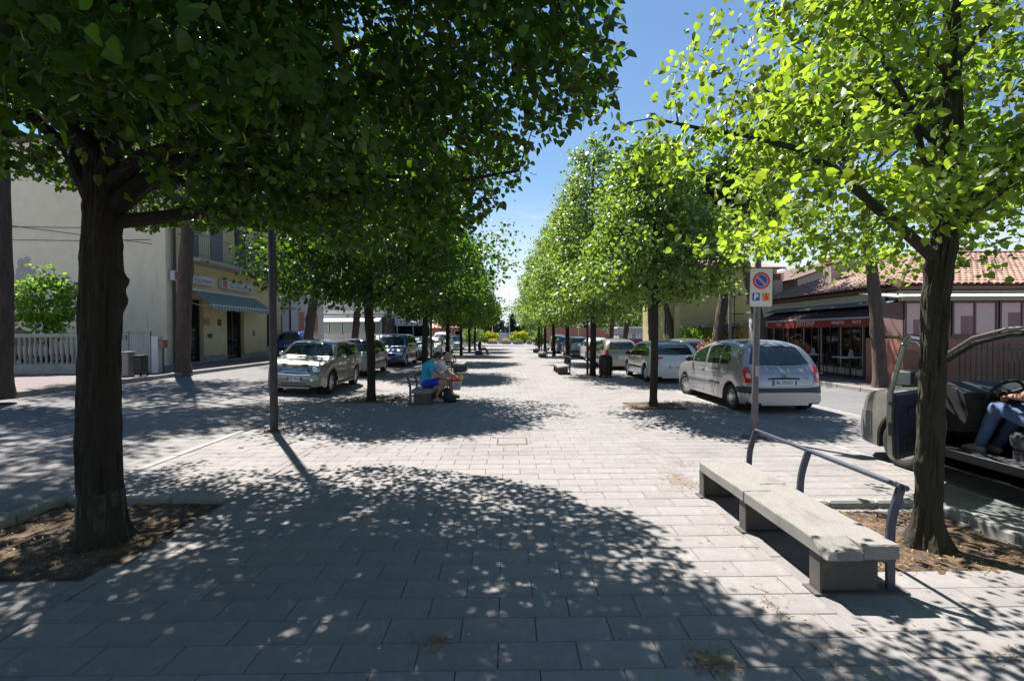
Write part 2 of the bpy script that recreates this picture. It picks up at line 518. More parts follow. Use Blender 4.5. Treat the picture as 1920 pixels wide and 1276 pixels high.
def put_slab(mb, a, c, y, z0=0.0, tilt=.004, d=SLAB_D, slope=0.0):
    g, ch = .002, .004
    z = z0 + random.uniform(-.0016, .0016)
    t1, t2 = slope + random.uniform(-tilt, tilt), random.uniform(-tilt, tilt)
    x0, x1, y0, y1 = a + g, c - g, y - d / 2 + g, y + d / 2 - g
    f = lambda x, yy, dz: (x, yy, z + dz + (x - (a + c) / 2) * t1 + (yy - y) * t2)
    vs = [f(x0, y0, -.05), f(x1, y0, -.05), f(x1, y1, -.05), f(x0, y1, -.05), f(x0, y0, -ch), f(x1, y0, -ch), f(x1, y1, -ch), f(x0, y1, -ch),
          f(x0 + ch, y0 + ch, 0), f(x1 - ch, y0 + ch, 0), f(x1 - ch, y1 - ch, 0), f(x0 + ch, y1 - ch, 0)]
    fs = [(8, 9, 10, 11)] + [(i, (i + 1) % 4, 4 + (i + 1) % 4, 4 + i) for i in range(4)] + [(4 + i, 4 + (i + 1) % 4, 8 + (i + 1) % 4, 8 + i) for i in range(4)]
    mb.add(vs, fs)
for i, (a, c, y) in enumerate(slabs):
    if i < 296:
        o = link('paving_slab', SLABM, prom, ((a + c) / 2, y, random.uniform(-.0016, .0016)))
        o.scale = ((c - a) / SLAB_W, 1, 1)
        o.rotation_euler = (random.uniform(-.004, .004), random.uniform(-.004, .004), 0)
    else: put_slab(rest, a, c, y)
# narrow bands of slabs laid lengthwise
for xa, xb in ((2.05, 2.17), (-3.05, -2.93)):
    y = -2.9
    while y < 66.5:
        if not pit_hit(xa, xb, y + .22): put_slab(rest, xa, xb, y + .22, d=.44)
        y += .44
tag(rest.build('paving', M_SLAB, prom), kind='stuff')
for lane, xa, xb in ((laneL, -7.8, -4.87), (laneR, 5.12, 7.3)):
    b = MB(); y, k = -2.8, 0
    while y < 66:
        x = xa - (k % 2) * .2
        while x < xb:
            a, c = max(x, xa), min(x + .4, xb)
            if c - a > .05:
                zz = zg((a + c) / 2)
                if y < 45: put_slab(b, a, c, y + .1, zz, .004, .2, -.055 if lane is laneL else 0)
            x += .4
        y += .2; k += 1
    if lane is laneL:       # follow the cross fall
        b.v = [(vx, vy, vz) for vx, vy, vz in b.v]
    tag(b.build('paving', M_SLAB2, lane), kind='stuff')
for lane, xa, xb in ((laneL, -4.87, -4.75), (laneR, 5.0, 5.12)):
    for nm, i0, i1 in (('k', 0, 40), ):
        b = MB(); y = -2.6
        while y < 60:
            b.box((xa + .003, y, -.1), (xb - .003, y + .79, zg(xa) + .008 + random.uniform(-.003, .003)), ch=.008 if y < 20 else 0)
            y += .8
        tag(b.build('kerb_stone', M_KERB, lane), kind='stuff')

# tree pits with their soil and raised kerbs
def litter(name, x0, y0, x1, y1, n, size, m, z=0.0, parent=None, tm=T_BRACT, rng=RNG, blob=False):
    if blob:
        r = rng.normal(size=(n, 2)) * .33
        C = np.stack([(x0 + x1) / 2 + r[:, 0] * (x1 - x0), (y0 + y1) / 2 + r[:, 1] * (y1 - y0), np.full(n, z)], 1)
        C[:, 2] += np.abs(rng.normal(size=n)) * .008 * np.exp(-(r ** 2).sum(1) * 4)
    else:
        C = np.stack([rng.uniform(x0, x1, n), rng.uniform(y0, y1, n), np.full(n, z) + rng.uniform(0, .006, n)], 1)
    A = rng.normal(size=(n, 3)); A[:, 2] *= .12; A = unit(A)
    B = np.cross(A, np.array([0, 0, 1.0])); B[:, 2] += rng.uniform(-.4, .4, n); B = unit(B)
    return leaves(name, C, A, B, size * rng.uniform(.6, 1.3, n), tm, m, parent, 'stuff')

def soil(x0, y0, x1, y1, parent=None):
    b = MB(); n = 14
    g = [[(x0 + (x1 - x0) * i / n, y0 + (y1 - y0) * j / n, -.012 + random.uniform(-.014, .016)) for i in range(n + 1)] for j in range(n + 1)]
    vs = [p for r in g for p in r]
    fs = [(j * (n + 1) + i, j * (n + 1) + i + 1, (j + 1) * (n + 1) + i + 1, (j + 1) * (n + 1) + i) for i in range(n) for j in range(n)]
    b.add(vs, fs)
    b.box((x0, y0, -.2), (x1, y1, -.028))
    return b.build('soil', M_SOIL, parent, smooth=True)
for i, p in enumerate(PITS):
    s = soil(*p)
    tag(s, kind='structure')
    s.name = 'tree_pit_soil'
    if i < 4:
        litter('fallen_litter', *p, 900 if i < 2 else 500, .035, L_DRY, .008, s)
def kerb_line(pts, parent, w=.11, z1=.085, n=3, ch=.022):
    for i in range(len(pts) - 1):
        a, c = Vector(pts[i]), Vector(pts[i + 1])
        L = (c - a).length; ang = atan2(c.y - a.y, c.x - a.x)
        k = max(1, round(L / .5))
        for j in range(k):
            M = Matrix.Translation(a.lerp(c, (j + .5) / k)) @ Matrix.Rotation(ang, 4, 'Z')
            b = MB(); b.box((-L / k / 2 + .004, -w / 2, -.15), (L / k / 2 - .004, w / 2, z1 + random.uniform(-.006, .006)), ch=ch)
            o = b.build('kerb_stone', M_KERB, parent)
            o.matrix_local = M
kl = empty('tree_pit_kerb', (-4.62, 5.02, 0), 0, 'low grey kerb stones edging the soil pit of the thick dark left linden', 'kerb')
kerb_line([(-.06, -1.50, 0), (-.06, .07, 0)], kl); kerb_line([(0.02, .07, 0), (1.62, .07, 0)], kl, z1=.07)
kr = empty('tree_pit_kerb', (4.16, 4.68, 0), 0, 'low rounded kerb stones edging the soil pit behind the near bench', 'kerb')
kerb_line([(.06, -1.28, 0), (.06, .07, 0)], kr); kerb_line([(-1.44, .07, 0), (-.02, .07, 0)], kr, z1=.07)

# a manhole cover let into the slabs
mh = empty('manhole_cover', (0.08, 7.78, 0), 0, 'square paved manhole cover set flush in the sunlit middle of the walk', 'manhole cover')
b = MB()
for sx_, sy_ in ((-1, 0), (1, 0), (0, -1), (0, 1)):
    if sx_: b.box((sx_ * .235 - .012, -.247, -.02), (sx_ * .235 + .012, .247, .0055))
    else: b.box((-.222, sy_ * .235 - .012, -.02), (.222, sy_ * .235 + .012, .0055))
b.build('frame', mat('rusty_steel', (.12, .075, .05), .8, .3, var=.3), mh)
b = MB(); b.box((-.22, -.22, -.02), (.22, .22, .0042)); b.build('lid', M_SLAB2, mh)

# heaps of fallen bracts on the paving
for i, (x, y, sx_, sy_, n, lb) in enumerate([(2.02, 5.62, .18, .26, 420, 'heap of dry tan blossom litter beside the far end of the near bench'),
                                  (2.35, 6.35, .2, .14, 150, 'smaller heap of tan litter on the slabs behind the near bench'),
                                  (2.15, 7.1, .25, .12, 90, 'thin scatter of tan litter on the slabs between bench and sign pole'),
                                  (1.08, 2.52, .13, .09, 260, 'dark clump of old blossom litter in the foreground shade'),
                                  (-.42, 2.70, .10, .07, 110, 'small clump of old litter in the foreground shade at the picture bottom'),
                                  (1.72, 2.85, .14, .5, 140, 'line of litter caught along the front of the near bench'),
                                  (2.75, 2.5, .2, .1, 60, 'pale scatter of litter on the slabs right of the near bench end')]):
    o = litter('fallen_litter', x - sx_, y - sy_, x + sx_, y + sy_, n, .028, L_DRY, .006, blob=True)
    tag(o, lb, 'litter')
n_ = 90
Cs = np.stack([RNG.uniform(-2.5, 4.5, n_), RNG.uniform(2.4, 9, n_), np.full(n_, .0045)], 1)
As = unit(np.stack([RNG.normal(size=n_), RNG.normal(size=n_), np.zeros(n_)], 1)); Bs = np.cross(As, np.array([0, 0, -1.0]))
o = leaves('pale_droppings', Cs, As, Bs, RNG.uniform(.008, .026, n_), T_FOLD, mat('pale_spot', (.55, .54, .5), .9), None, 'stuff'); tag(o, 'tiny pale dried droppings spotting the promenade slabs', 'droppings')
o = litter('fallen_leaves', -4.5, 2.3, 4.8, 16, 650, .040, L_BRACT, .007); tag(o, 'loose linden leaves and bracts strewn over the promenade slabs', 'leaves')
o = litter('fallen_litter', -4.6, 2.3, 4.8, 14, 900, .016, L_DRY, .006); tag(o, 'fine tan crumbs of blossom strewn between the promenade slabs', 'litter')
o = litter('fallen_litter', -7.5, 8, -4.9, 40, 500, .05, L_DRY, .15); tag(o, 'dry litter lying along the left parking lane', 'litter')
me = o.data
co = np.empty(len(me.vertices) * 3, np.float32); me.vertices.foreach_get('co', co); co = co.reshape(-1, 3)
co[:, 2] += .055 * (-co[:, 0] - 4.75) - .142; me.vertices.foreach_set('co', co.ravel())

# ------------------------------------------------------------------ trees
def bumpy_trunk(path, rads, seed, m, name, parent, n=18, bumps=(), fine=False):
    rng = random.Random(seed)
    pts, rr = [], []
    K = 26
    if fine: n, K = 60, 170
    seg = []
    P = [Vector(p) for p in path]
    tot = [0]
    for i in range(len(P) - 1): tot.append(tot[-1] + (P[i + 1] - P[i]).length)
    for k in range(K + 1):
        s = tot[-1] * k / K
        j = max(i for i in range(len(tot)) if tot[i] <= s + 1e-9); j = min(j, len(P) - 2)
        f = (s - tot[j]) / (tot[j + 1] - tot[j])
        pts.append(P[j].lerp(P[j + 1], f)); rr.append(rads[j] * (1 - f) + rads[j + 1] * f)
    vs, fs = [], []
    ph = [rng.uniform(0, 6.28) for _ in range(8)]
    for k, p in enumerate(pts):
        for j in range(n):
            t = 2 * pi * j / n
            d = Vector((cos(t), sin(t), 0))
            z = p.z
            r = rr[k] * (1 + .055 * sin(3 * t + ph[0] + z * .6) + .04 * sin(5 * t + ph[1] - z * 1.3) + .03 * sin(z * 5 + ph[2] + 2 * t) + (0 if fine else rng.uniform(-.025, .025)))
            for bz, bt, br, bs in bumps:
                dt = (t - bt + pi) % (2 * pi) - pi
                r += br * math.exp(-((z - bz) / bs) ** 2 - (dt / .55) ** 2)
            if fine:
                q = mnoise.noise(Vector((cos(t) * 3.2, sin(t) * 3.2, z * 1.6 + seed))); q2 = mnoise.noise(Vector((cos(t) * 7, sin(t) * 7, z * 3.5 + seed)))
                r += .045 * math.exp(-max(z, 0) / .11) * (1 + .5 * sin(5 * t + ph[4])) + .016 * (1 - 2.2 * abs(q)) + .008 * (1 - 2.2 * abs(q2)) + .004 * mnoise.noise(Vector((cos(t) * 19, sin(t) * 19, z * 14)))
            vs.append(p + d * r)
    for k in range(K):
        for j in range(n):
            fs.append((k * n + j, k * n + (j + 1) % n, (k + 1) * n + (j + 1) % n, (k + 1) * n + j))
    fs.append(tuple(K * n + j for j in range(n)))
    b = MB(); b.add(vs, fs)
    return b.build(name, m, parent, smooth=60)

def bez(a, b, c, k=6):
    return [a * (1 - t) ** 2 + b * 2 * t * (1 - t) + c * t * t for t in [i / k for i in range(k + 1)]]

def linden(name, loc, seed, trunk, rads, zb, zt, R, n_leaf, leaf, m, tmpl, label, group=None, limbs=(), nlimb=9, natt=220, bark=None, prof=None,
           bracts=0, bumps=(), squash=(1, 1), shift=(0, 0), sig=.24, limb_r=.05, conic=.55, keep=None, leafpart=0, twn=4, spray=0):
    """trunk: local path; zb/zt bottom and top of the crown; R radius; limbs: explicit limb paths (local) with radii"""
    rng = np.random.default_rng(seed)
    pr = random.Random(seed)
    root = empty(name, (loc[0], loc[1], zg(loc[0])), 0, label, 'tree', group)
    tk = bumpy_trunk(trunk, rads, seed, bark or M_BARK, 'trunk', root, bumps=bumps, fine=loc[1] < 6)
    cx, cy = shift
    phs = rng.uniform(0, 6.28, 6)
    def rad(z, a):
        t = min(max((z - zb) / (zt - zb), 0), 1)
        base = (1 - t) ** conic * min(1, ((t + .02) / .14) ** .5) if prof is None else prof(t)
        return R * base * (1 + .13 * sin(3 * a + phs[0]) + .12 * sin(5 * a + phs[1] + z * 1.7) + .08 * sin(9 * a + z * 3 + phs[2]))
    # attractors = leaf clump centres
    att = []
    while len(att) < natt:
        z = pr.uniform(zb, zt); a = pr.uniform(0, 2 * pi); u = pr.random() ** .42 * (1.0 if pr.random() < .87 else 1.22)
        if pr.random() > (rad(z, a) / R) ** 1.2 + .08: continue
        r = rad(z, a) * u
        p = Vector((cx + cos(a) * r * squash[0], cy + sin(a) * r * squash[1], z - .25 * u * u * (R / 4)))
        if keep and not keep(p): continue
        att.append(p)
    for P, r0 in limbs:
        for k in range(spray):
            t = pr.uniform(.35, 1.03) * (len(P) - 1); i = min(int(t), len(P) - 2)
            q = Vector(P[i]).lerp(Vector(P[i + 1]), t - i)
            att.append(q + Vector((pr.gauss(0, .16), pr.gauss(0, .16), pr.gauss(-.04, .12))))
    top = Vector(trunk[-1])
    nodes = []          # (point, radius) where twigs may spring
    LM = MB()
    paths = []
    T = [Vector(p) for p in trunk]
    ztr0 = max(zb - .35, .9)
    def on_trunk(z):
        for i in range(len(T) - 1):
            if T[i].z <= z <= T[i + 1].z:
                return T[i].lerp(T[i + 1], (z - T[i].z) / (T[i + 1].z - T[i].z))
        return T[-1].copy()
    for P, r0 in limbs:
        paths.append(([Vector(q) for q in P], r0))
    for i in range(nlimb):
        f = (i + .5) / nlimb
        z0 = ztr0 + (T[-1].z - ztr0) * f * .95
        a = i * 2.4 + pr.uniform(-.4, .4)
        z1 = min(z0 + pr.uniform(.6, 1.6) * (zt - zb) / 5, zt - .3)
        r1 = rad(z1, a) * pr.uniform(.7, .88)
        e = Vector((cx + cos(a) * r1 * squash[0], cy + sin(a) * r1 * squash[1], z1))
        s0 = on_trunk(z0)
        if keep and not keep(e): continue
        c = s0.lerp(e, .45) + Vector((0, 0, -.05 * r1 + pr.uniform(0, .25)))
        paths.append((bez(s0, c, e, 7), limb_r * (1.15 - f * .6)))
    for P, r0 in paths:
        L = MB()
        k = len(P)
        rs = [r0 * (1 - .8 * i / (k - 1)) for i in range(k)]
        jit = [P[0]] + [q + Vector((pr.uniform(-.03, .03), pr.uniform(-.03, .03), pr.uniform(-.03, .03))) for q in P[1:]]
        L.tube(jit, rs, 8)
        L.build('limb', bark or M_BARK, root, smooth=True)
        for i in range(2, k): nodes.append((jit[i], rs[i]))
        for i in range(2, k - 1): nodes.append((jit[i].lerp(jit[i + 1], .5), rs[i]))
    for i in range(5):
        nodes.append((on_trunk(zb + (T[-1].z - zb) * (.4 + .15 * i)), .03))
    NP = np.zeros((len(nodes) + 3 * len(att) + 8, 3)); NR = np.zeros(len(NP)); nn_ = len(nodes)
    NP[:nn_] = [tuple(q[0]) for q in nodes]; NR[:nn_] = [q[1] for q in nodes]
    att.sort(key=lambda p: float(np.min(np.linalg.norm(NP[:nn_] - np.array(p), axis=1))))
    TW = MB()
    centres, outs = [], []
    for p in att:
        q = np.array(p)
        d = np.linalg.norm(NP[:nn_] - q, axis=1) + np.maximum(NP[:nn_, 2] - q[2], 0) * .7 + np.maximum(.0065 - NR[:nn_], 0) * 40
        j = int(np.argmin(d))
        s0 = Vector(NP[j])
        mid = s0.lerp(p, .5) + Vector((pr.uniform(-.08, .08), pr.uniform(-.08, .08), pr.uniform(0, .12) * (p - s0).length))
        pts = bez(s0, mid, p, 3)
        r = max(.0035, min(NR[j] * .62, .006 + .008 * (p - s0).length))
        TW.tube(pts, [r, r * .8, r * .55, r * .3], twn, caps=False)
        for q_, f_ in ((pts[1], .85), (pts[2], .65), (pts[3], .45)):
            NP[nn_] = tuple(q_); NR[nn_] = r * f_; nn_ += 1
        centres.append(p)
        o = Vector((p.x - cx, p.y - cy, 0)); o = o.normalized() if o.length > .01 else Vector((1, 0, 0))
        outs.append(o)
    tw = TW.build('twigs', M_TWIG, root)
    tw['kind'] = 'stuff'
    C0 = np.array([tuple(c) for c in centres]); O0 = np.array([tuple(c) for c in outs])
    pick = rng.integers(0, len(C0), n_leaf)
    sg = np.array([sig, sig, sig * .62])
    C = C0[pick] + rng.normal(size=(n_leaf, 3)) * sg
    O = O0[pick]
    if spray:      # kept clear of the road sign
        Wx, Wy, Wz = C[:, 0] + loc[0], C[:, 1] + loc[1], C[:, 2]
        ok = ~((Wx / Wy > .46) & (Wx / Wy < .59) & ((Wz - EYE) / Wy < .15)); C, O = C[ok], O[ok]
    if keep and not spray:
        ok = np.array([keep(Vector(c)) for c in C]); C, O = C[ok], O[ok]
    A, B = orient(len(C), rng, O, down=.55)
    sz = leaf * rng.uniform(.65, 1.25, len(C))
    cr = leaves('crown', C, A, B, sz, tmpl, m, root, 'stuff')
    if bracts:
        lowz = C[:, 2] < zb + (zt - zb) * .55
        Q = C[lowz]; Q = Q[rng.integers(0, len(Q), bracts)] + rng.normal(size=(bracts, 3)) * .04
        A2, B2 = orient(bracts, rng, None, down=1.1, spread=.35)
        leaves('blossom_bracts', Q, A2, B2, leaf * 1.0 * rng.uniform(.6, 1.2, bracts), T_BRACT, L_BRACT, root, 'stuff')
    if leafpart:        # the leaves that show largest are pieces of their own
        me = bpy.data.meshes.new('leaf')
        me.from_pydata([tuple(q) for q in T_HEART[0]], [], T_HEART[1]); me.materials.append(m); me.update()
        Wd = C + np.array([loc[0], loc[1], zg(loc[0])])
        d = np.linalg.norm(Wd - np.array([0, 0, EYE]), axis=1)
        ins = (Wd[:, 1] > .8) & (np.abs(Wd[:, 0]) < Wd[:, 1] * 1.04) & ((Wd[:, 2] - EYE) < Wd[:, 1] * .66)
        order = np.argsort(np.where(ins, d, 1e6))[:leafpart]
        for i in order:
            Mx = Matrix.Identity(4)
            n3 = np.cross(A[i], B[i])
            for r_ in range(3):
                Mx[r_][0], Mx[r_][1], Mx[r_][2] = A[i][r_], B[i][r_], n3[r_]
            off = Vector(rng.normal(size=3) * .04)
            Mx = Matrix.Translation(Vector(C[i]) + off) @ Mx @ Matrix.Scale(float(sz[i]), 4)
            o = link('leaf', me, cr)
            o.matrix_local = Mx
    return root

def rel(p, loc):
    return Vector((p.x - loc[0], p.y - loc[1], p.z - zg(loc[0])))
# nearest left linden: thick dark trunk, heavy crown
l1 = TREE_L[0]
T1 = [(0.02, 0, -.05), (0.01, 0, .15), (0, 0, .8), (.03, 0, 1.7), (.05, 0, 2.4), (.03, .05, 3.1), (.0, .1, 4.2), (.05, .1, 5.6), (.1, 0, 7.0)]
lim1 = [([(0.02, 0, 2.95), (.35, .05, 3.3), (.7, .05, 3.42), (1.2, .1, 3.5), (1.9, .2, 3.75), (2.6, .3, 4.1)], .075),
        ([(0.03, .0, 2.75), (.3, .1, 3.05), (.55, .2, 3.3), (.9, .35, 3.4), (1.6, .8, 3.4), (2.4, 1.3, 3.5)], .09),
        ([(0.02, 0, 3.1), (.5, -.1, 3.62), (1.0, -.2, 3.78), (1.7, -.3, 3.8), (2.6, -.4, 4.1)], .06),
        ([(-.02, 0, 2.9), (-.4, .2, 3.4), (-1.0, .5, 3.8), (-1.8, 1.0, 4.1), (-2.6, 1.4, 4.3)], .075),
        ([(0, 0, 2.7), (.1, .5, 3.2), (.4, 1.3, 3.5), (.7, 2.2, 3.6), (1.0, 3.2, 3.9)], .08),
        ([(0, 0, 3.3), (-.3, -.6, 3.9), (-.6, -1.6, 4.4), (-.7, -2.6, 4.6)], .07)]
def keep_l1(p):
    X, Y = p.x + l1[0], p.y + l1[1]
    sx_, sy_ = X + .306 * p.z, Y - .49 * p.z       # crown shape cut so its cast shadow keeps a set outline on the walk
    lim = float(np.interp(sy_, [2.0, 2.9, 3.2, 3.6, 4.1, 4.6, 5.35, 5.9, 7.0], [2.3, 1.85, 1.5, 1.35, 1.42, 1.15, .55, -.4, -2.6]))
    rr = sqrt(p.x * p.x + p.y * p.y)
    if rr < 1.15 and p.z < 3.55 - .25 * sin(X * 5 + Y * 3): return False
    if p.z < EYE + Y * float(np.interp(X / max(Y, .1), [-1.1, -.86, -.74, -.5, -.36, 0], [.33, .30, .22, .225, .17, .12])) + .05 * sin(X * 7 + Y * 5): return False
    if X > .245 * Y - 1.1 * max(0, .5 * Y - (p.z - EYE)) + .06 * sin(p.z * 9): return False
    return X < 1.4 and sx_ < lim + .12 * sin(Y * 6) and not (Y < 1.7 and p.z < 4.2)
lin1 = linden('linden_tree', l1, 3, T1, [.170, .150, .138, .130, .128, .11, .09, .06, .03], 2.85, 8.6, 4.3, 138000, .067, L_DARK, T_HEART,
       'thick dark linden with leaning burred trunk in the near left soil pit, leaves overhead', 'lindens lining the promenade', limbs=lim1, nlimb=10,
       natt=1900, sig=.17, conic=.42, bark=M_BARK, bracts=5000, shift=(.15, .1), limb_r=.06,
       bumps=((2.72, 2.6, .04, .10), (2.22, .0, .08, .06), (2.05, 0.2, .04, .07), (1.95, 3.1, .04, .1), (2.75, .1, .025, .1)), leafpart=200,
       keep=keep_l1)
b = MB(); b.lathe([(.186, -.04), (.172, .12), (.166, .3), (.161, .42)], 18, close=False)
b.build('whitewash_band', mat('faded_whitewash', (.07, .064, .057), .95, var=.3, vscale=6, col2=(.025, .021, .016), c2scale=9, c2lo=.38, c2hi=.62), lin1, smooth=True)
# nearest right linden: slim trunk with spreading limbs, thin bright crown
r1 = TREE_R[0]
def R1(px, py, dy=0.0):
    return rel(at(px, py, r1[1] + dy), r1)
T2 = [(0, 0, -.05), (0, 0, .2), (.03, 0, 1.2), R1(1762, 560), R1(1775, 480), R1(1788, 380), R1(1792, 250), R1(1790, 120), R1(1788, 0), (.2, 0, 5.6), (.2, 0, 6.6)]
def keep_r1(p):
    X, Y = p.x + r1[0], p.y + r1[1]
    return Y > 2.75 and X > .265 * Y + .9 * max(0, (p.z - EYE) - .46 * Y) + .05 * sin(p.z * 8) and (Y < 4.35 or X > 2.3 + (Y - 4.35) * .3 or p.z > 4.8) and X + .306 * p.z > (2.0 if Y - .49 * p.z < 2.85 else 2.75)
lim2 = [([R1(1768, 500), R1(1722, 452, -.02), R1(1640, 392, -.05), R1(1590, 340, -.08), R1(1520, 292, -.1), R1(1420, 258, -.1), R1(1330, 242, -.05), R1(1230, 232, 0)], .05),
        ([R1(1783, 350), R1(1745, 300, .1), R1(1722, 245, .15), R1(1712, 215, .2)], .045),
        ([R1(1712, 218, .2), R1(1660, 205, .2), R1(1580, 204, .2), R1(1482, 207, .2), R1(1440, 165, .2)], .026),
        ([R1(1712, 218, .2), R1(1690, 180, .2), R1(1650, 110, .3), R1(1600, 55, .3), R1(1540, 20, .3), R1(1500, -20, .3)], .03),
        ([R1(1783, 425), R1(1745, 400, .4), R1(1700, 365, .9), R1(1640, 360, 1.4)], .035),
        ([R1(1790, 425), R1(1840, 370, -.1), R1(1900, 310, -.2), R1(1990, 220, -.4)], .045),
        ([R1(1790, 440), R1(1850, 380, .5), R1(1900, 345, .9), R1(1990, 300, 1.4)], .035),
        ([R1(1790, 340), R1(1830, 300, .3), R1(1880, 255, .6), R1(1960, 200, .9)], .03),
        ([R1(1790, 150), R1(1730, 80, -.3), R1(1690, 20, -.6), R1(1650, -90, -.8)], .03),
        ([R1(1790, 130), R1(1850, 60, .2), R1(1900, -30, .3), R1(1930, -130, .3)], .03)]
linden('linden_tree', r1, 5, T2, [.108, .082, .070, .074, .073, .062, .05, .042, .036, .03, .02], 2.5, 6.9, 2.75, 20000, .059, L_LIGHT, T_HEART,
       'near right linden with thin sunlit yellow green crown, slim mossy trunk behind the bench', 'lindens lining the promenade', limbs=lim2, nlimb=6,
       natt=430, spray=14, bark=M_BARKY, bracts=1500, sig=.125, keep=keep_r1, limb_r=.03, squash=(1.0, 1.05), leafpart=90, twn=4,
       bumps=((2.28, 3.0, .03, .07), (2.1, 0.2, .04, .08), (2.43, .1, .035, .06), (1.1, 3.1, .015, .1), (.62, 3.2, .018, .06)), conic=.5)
# second pair
l2 = TREE_L[1]
linden('linden_tree', l2, 8, [(0, 0, -.05), (0, 0, .2), (.02, 0, 1.2), (-.04, 0, 2.3), (-.02, 0, 3.2), (0, 0, 5), (.05, 0, 7.4)], [.13, .11, .105, .11, .10, .07, .03],
       2.75, 8.4, 3.0, 42000, .095, L_DARK, T_FOLD, 'second linden of the left row, trunk rising beside the seated couple', 'lindens lining the promenade',
       nlimb=12, natt=520, bumps=((1.95, 0, .05, .1), (1.98, 3.1, .03, .1)), bracts=1300, sig=.25)
r2 = TREE_R[1]
linden('linden_tree', r2, 12, [(0, 0, -.05), (0, 0, .2), (.03, 0, 1.2), (.04, 0, 2.4), (.05, 0, 3.2), (.06, 0, 4.6), (.1, 0, 6.4)], [.12, .09, .085, .09, .075, .05, .02],
       2.6, 6.4, 2.0, 25000, .09, L_MID, T_FOLD, 'second linden of the right row, beside the silver people carrier', 'lindens lining the promenade',
       nlimb=12, natt=300, bumps=((2.1, 3.0, .04, .1),), bark=M_BARKY, bracts=900, sig=.18, conic=.42)
# the rows behind share two grown trees
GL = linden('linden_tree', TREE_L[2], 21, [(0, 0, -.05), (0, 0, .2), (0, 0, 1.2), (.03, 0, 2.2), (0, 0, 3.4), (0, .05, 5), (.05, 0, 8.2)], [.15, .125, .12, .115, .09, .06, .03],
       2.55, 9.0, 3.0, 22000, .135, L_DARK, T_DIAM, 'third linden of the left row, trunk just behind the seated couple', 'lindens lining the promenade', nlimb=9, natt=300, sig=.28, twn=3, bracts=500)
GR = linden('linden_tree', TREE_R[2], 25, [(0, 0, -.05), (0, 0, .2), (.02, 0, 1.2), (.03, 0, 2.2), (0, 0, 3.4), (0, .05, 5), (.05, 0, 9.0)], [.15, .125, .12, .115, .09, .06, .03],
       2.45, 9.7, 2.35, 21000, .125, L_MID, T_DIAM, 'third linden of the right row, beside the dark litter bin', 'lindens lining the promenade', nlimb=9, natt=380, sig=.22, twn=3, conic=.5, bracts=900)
nth = ['fourth', 'fifth', 'sixth', 'seventh']
for i, (x, y) in enumerate(TREE_L[3:]):
    c = copy_tree(GL); c.location = (x, y, 0); c.rotation_euler = (0, 0, 1.3 * (i + 1)); s = [1.0, .95, 1.0, .98][i]; c.scale = (s, s, s)
    c['label'] = nth[i] + ' linden of the left row counted from the camera, leaves darkened like shade'
for i, (x, y) in enumerate(TREE_R[3:]):
    c = copy_tree(GR); c.location = (x, y, 0); c.rotation_euler = (0, 0, 1.7 * (i + 1)); s = [1.02, 1.06, 1.12, 1.1][i]; c.scale = (s * .98, s * .98, s)
    c['label'] = nth[i] + ' linden of the right row counted from the camera, sunlit'

for src, x, y, lb in ((GL, -3.5, -4.2, 'unseen linden added for shade on the left just behind the viewpoint'), (GR, 3.5, -4.2, 'unseen linden added for shade on the right just behind the viewpoint'),
                      (GL, -3.5, -12.5, 'unseen linden added for shade on the left further behind the viewpoint'), (GR, 3.5, -12.5, 'unseen linden added for shade on the right further behind the viewpoint')):
    c = copy_tree(src); c.location = (x, y, 0); c.rotation_euler = (0, 0, y); c['label'] = lb  # unseen trees added behind the viewpoint to darken the near ground
# umbrella pines along the far pavements
def pine(loc, seed, H, r0, lean, label, R=4.0, n=5200, proto=None, fork=None):
    rng = np.random.default_rng(seed); pr = random.Random(seed)
    z0 = .47 if loc[0] < 0 else .11
    root = empty('umbrella_pine', (loc[0], loc[1], z0), 0, label, 'tree', 'umbrella pines along the far pavements')
    lx, ly = lean
    T = [(0, 0, -.05), (0.0, 0, .3), (lx * .25, ly * .25, H * .3), (lx * .6, ly * .6, H * .55), (lx, ly, H * .8)]
    bumpy_trunk(T, [r0 * 1.35, r0 * 1.05, r0, r0 * .8, r0 * .55], seed, M_PBARK, 'trunk', root, n=14,
                bumps=((H * .22, pr.uniform(0, 6), r0 * .35, .12), (H * .36, pr.uniform(0, 6), r0 * .3, .12)))
    L = MB(); cs = []
    for i in range(9):
        a = i * 2 * pi / 9 + pr.uniform(-.3, .3); r = R * pr.uniform(.45, .85)
        e = Vector((lx + cos(a) * r, ly + sin(a) * r, H * .93 + pr.uniform(-.4, .4)))
        L.tube(bez(Vector((lx * .95, ly * .95, H * .72)), Vector((lx + cos(a) * r * .4, ly + sin(a) * r * .4, H * .84)), e, 4), [r0 * .35, r0 * .28, r0 * .2, r0 * .13, r0 * .06], 6)
        for _ in range(5):
            cs.append(e + Vector((pr.uniform(-1, 1), pr.uniform(-1, 1), pr.uniform(-.1, .6))))
    for _ in range(30):
        a = pr.uniform(0, 6.28); r = R * sqrt(pr.random()) * .95
        cs.append(Vector((lx + cos(a) * r, ly + sin(a) * r, H * (.93 + .09 * (1 - (r / R) ** 2)) + pr.uniform(-.3, .3))))
    L.build('limbs', M_PBARK, root, smooth=True)
    C0 = np.array([tuple(c) for c in cs])
    C = C0[rng.integers(0, len(C0), n)] + rng.normal(size=(n, 3)) * np.array([.42, .42, .2])
    A = unit(rng.normal(size=(n, 3))); B = unit(np.cross(A, rng.normal(size=(n, 3))))
    leaves('crown', C, A, B, .26 * rng.uniform(.7, 1.3, n), T_NEED, L_PINE, root, 'stuff')
    return root
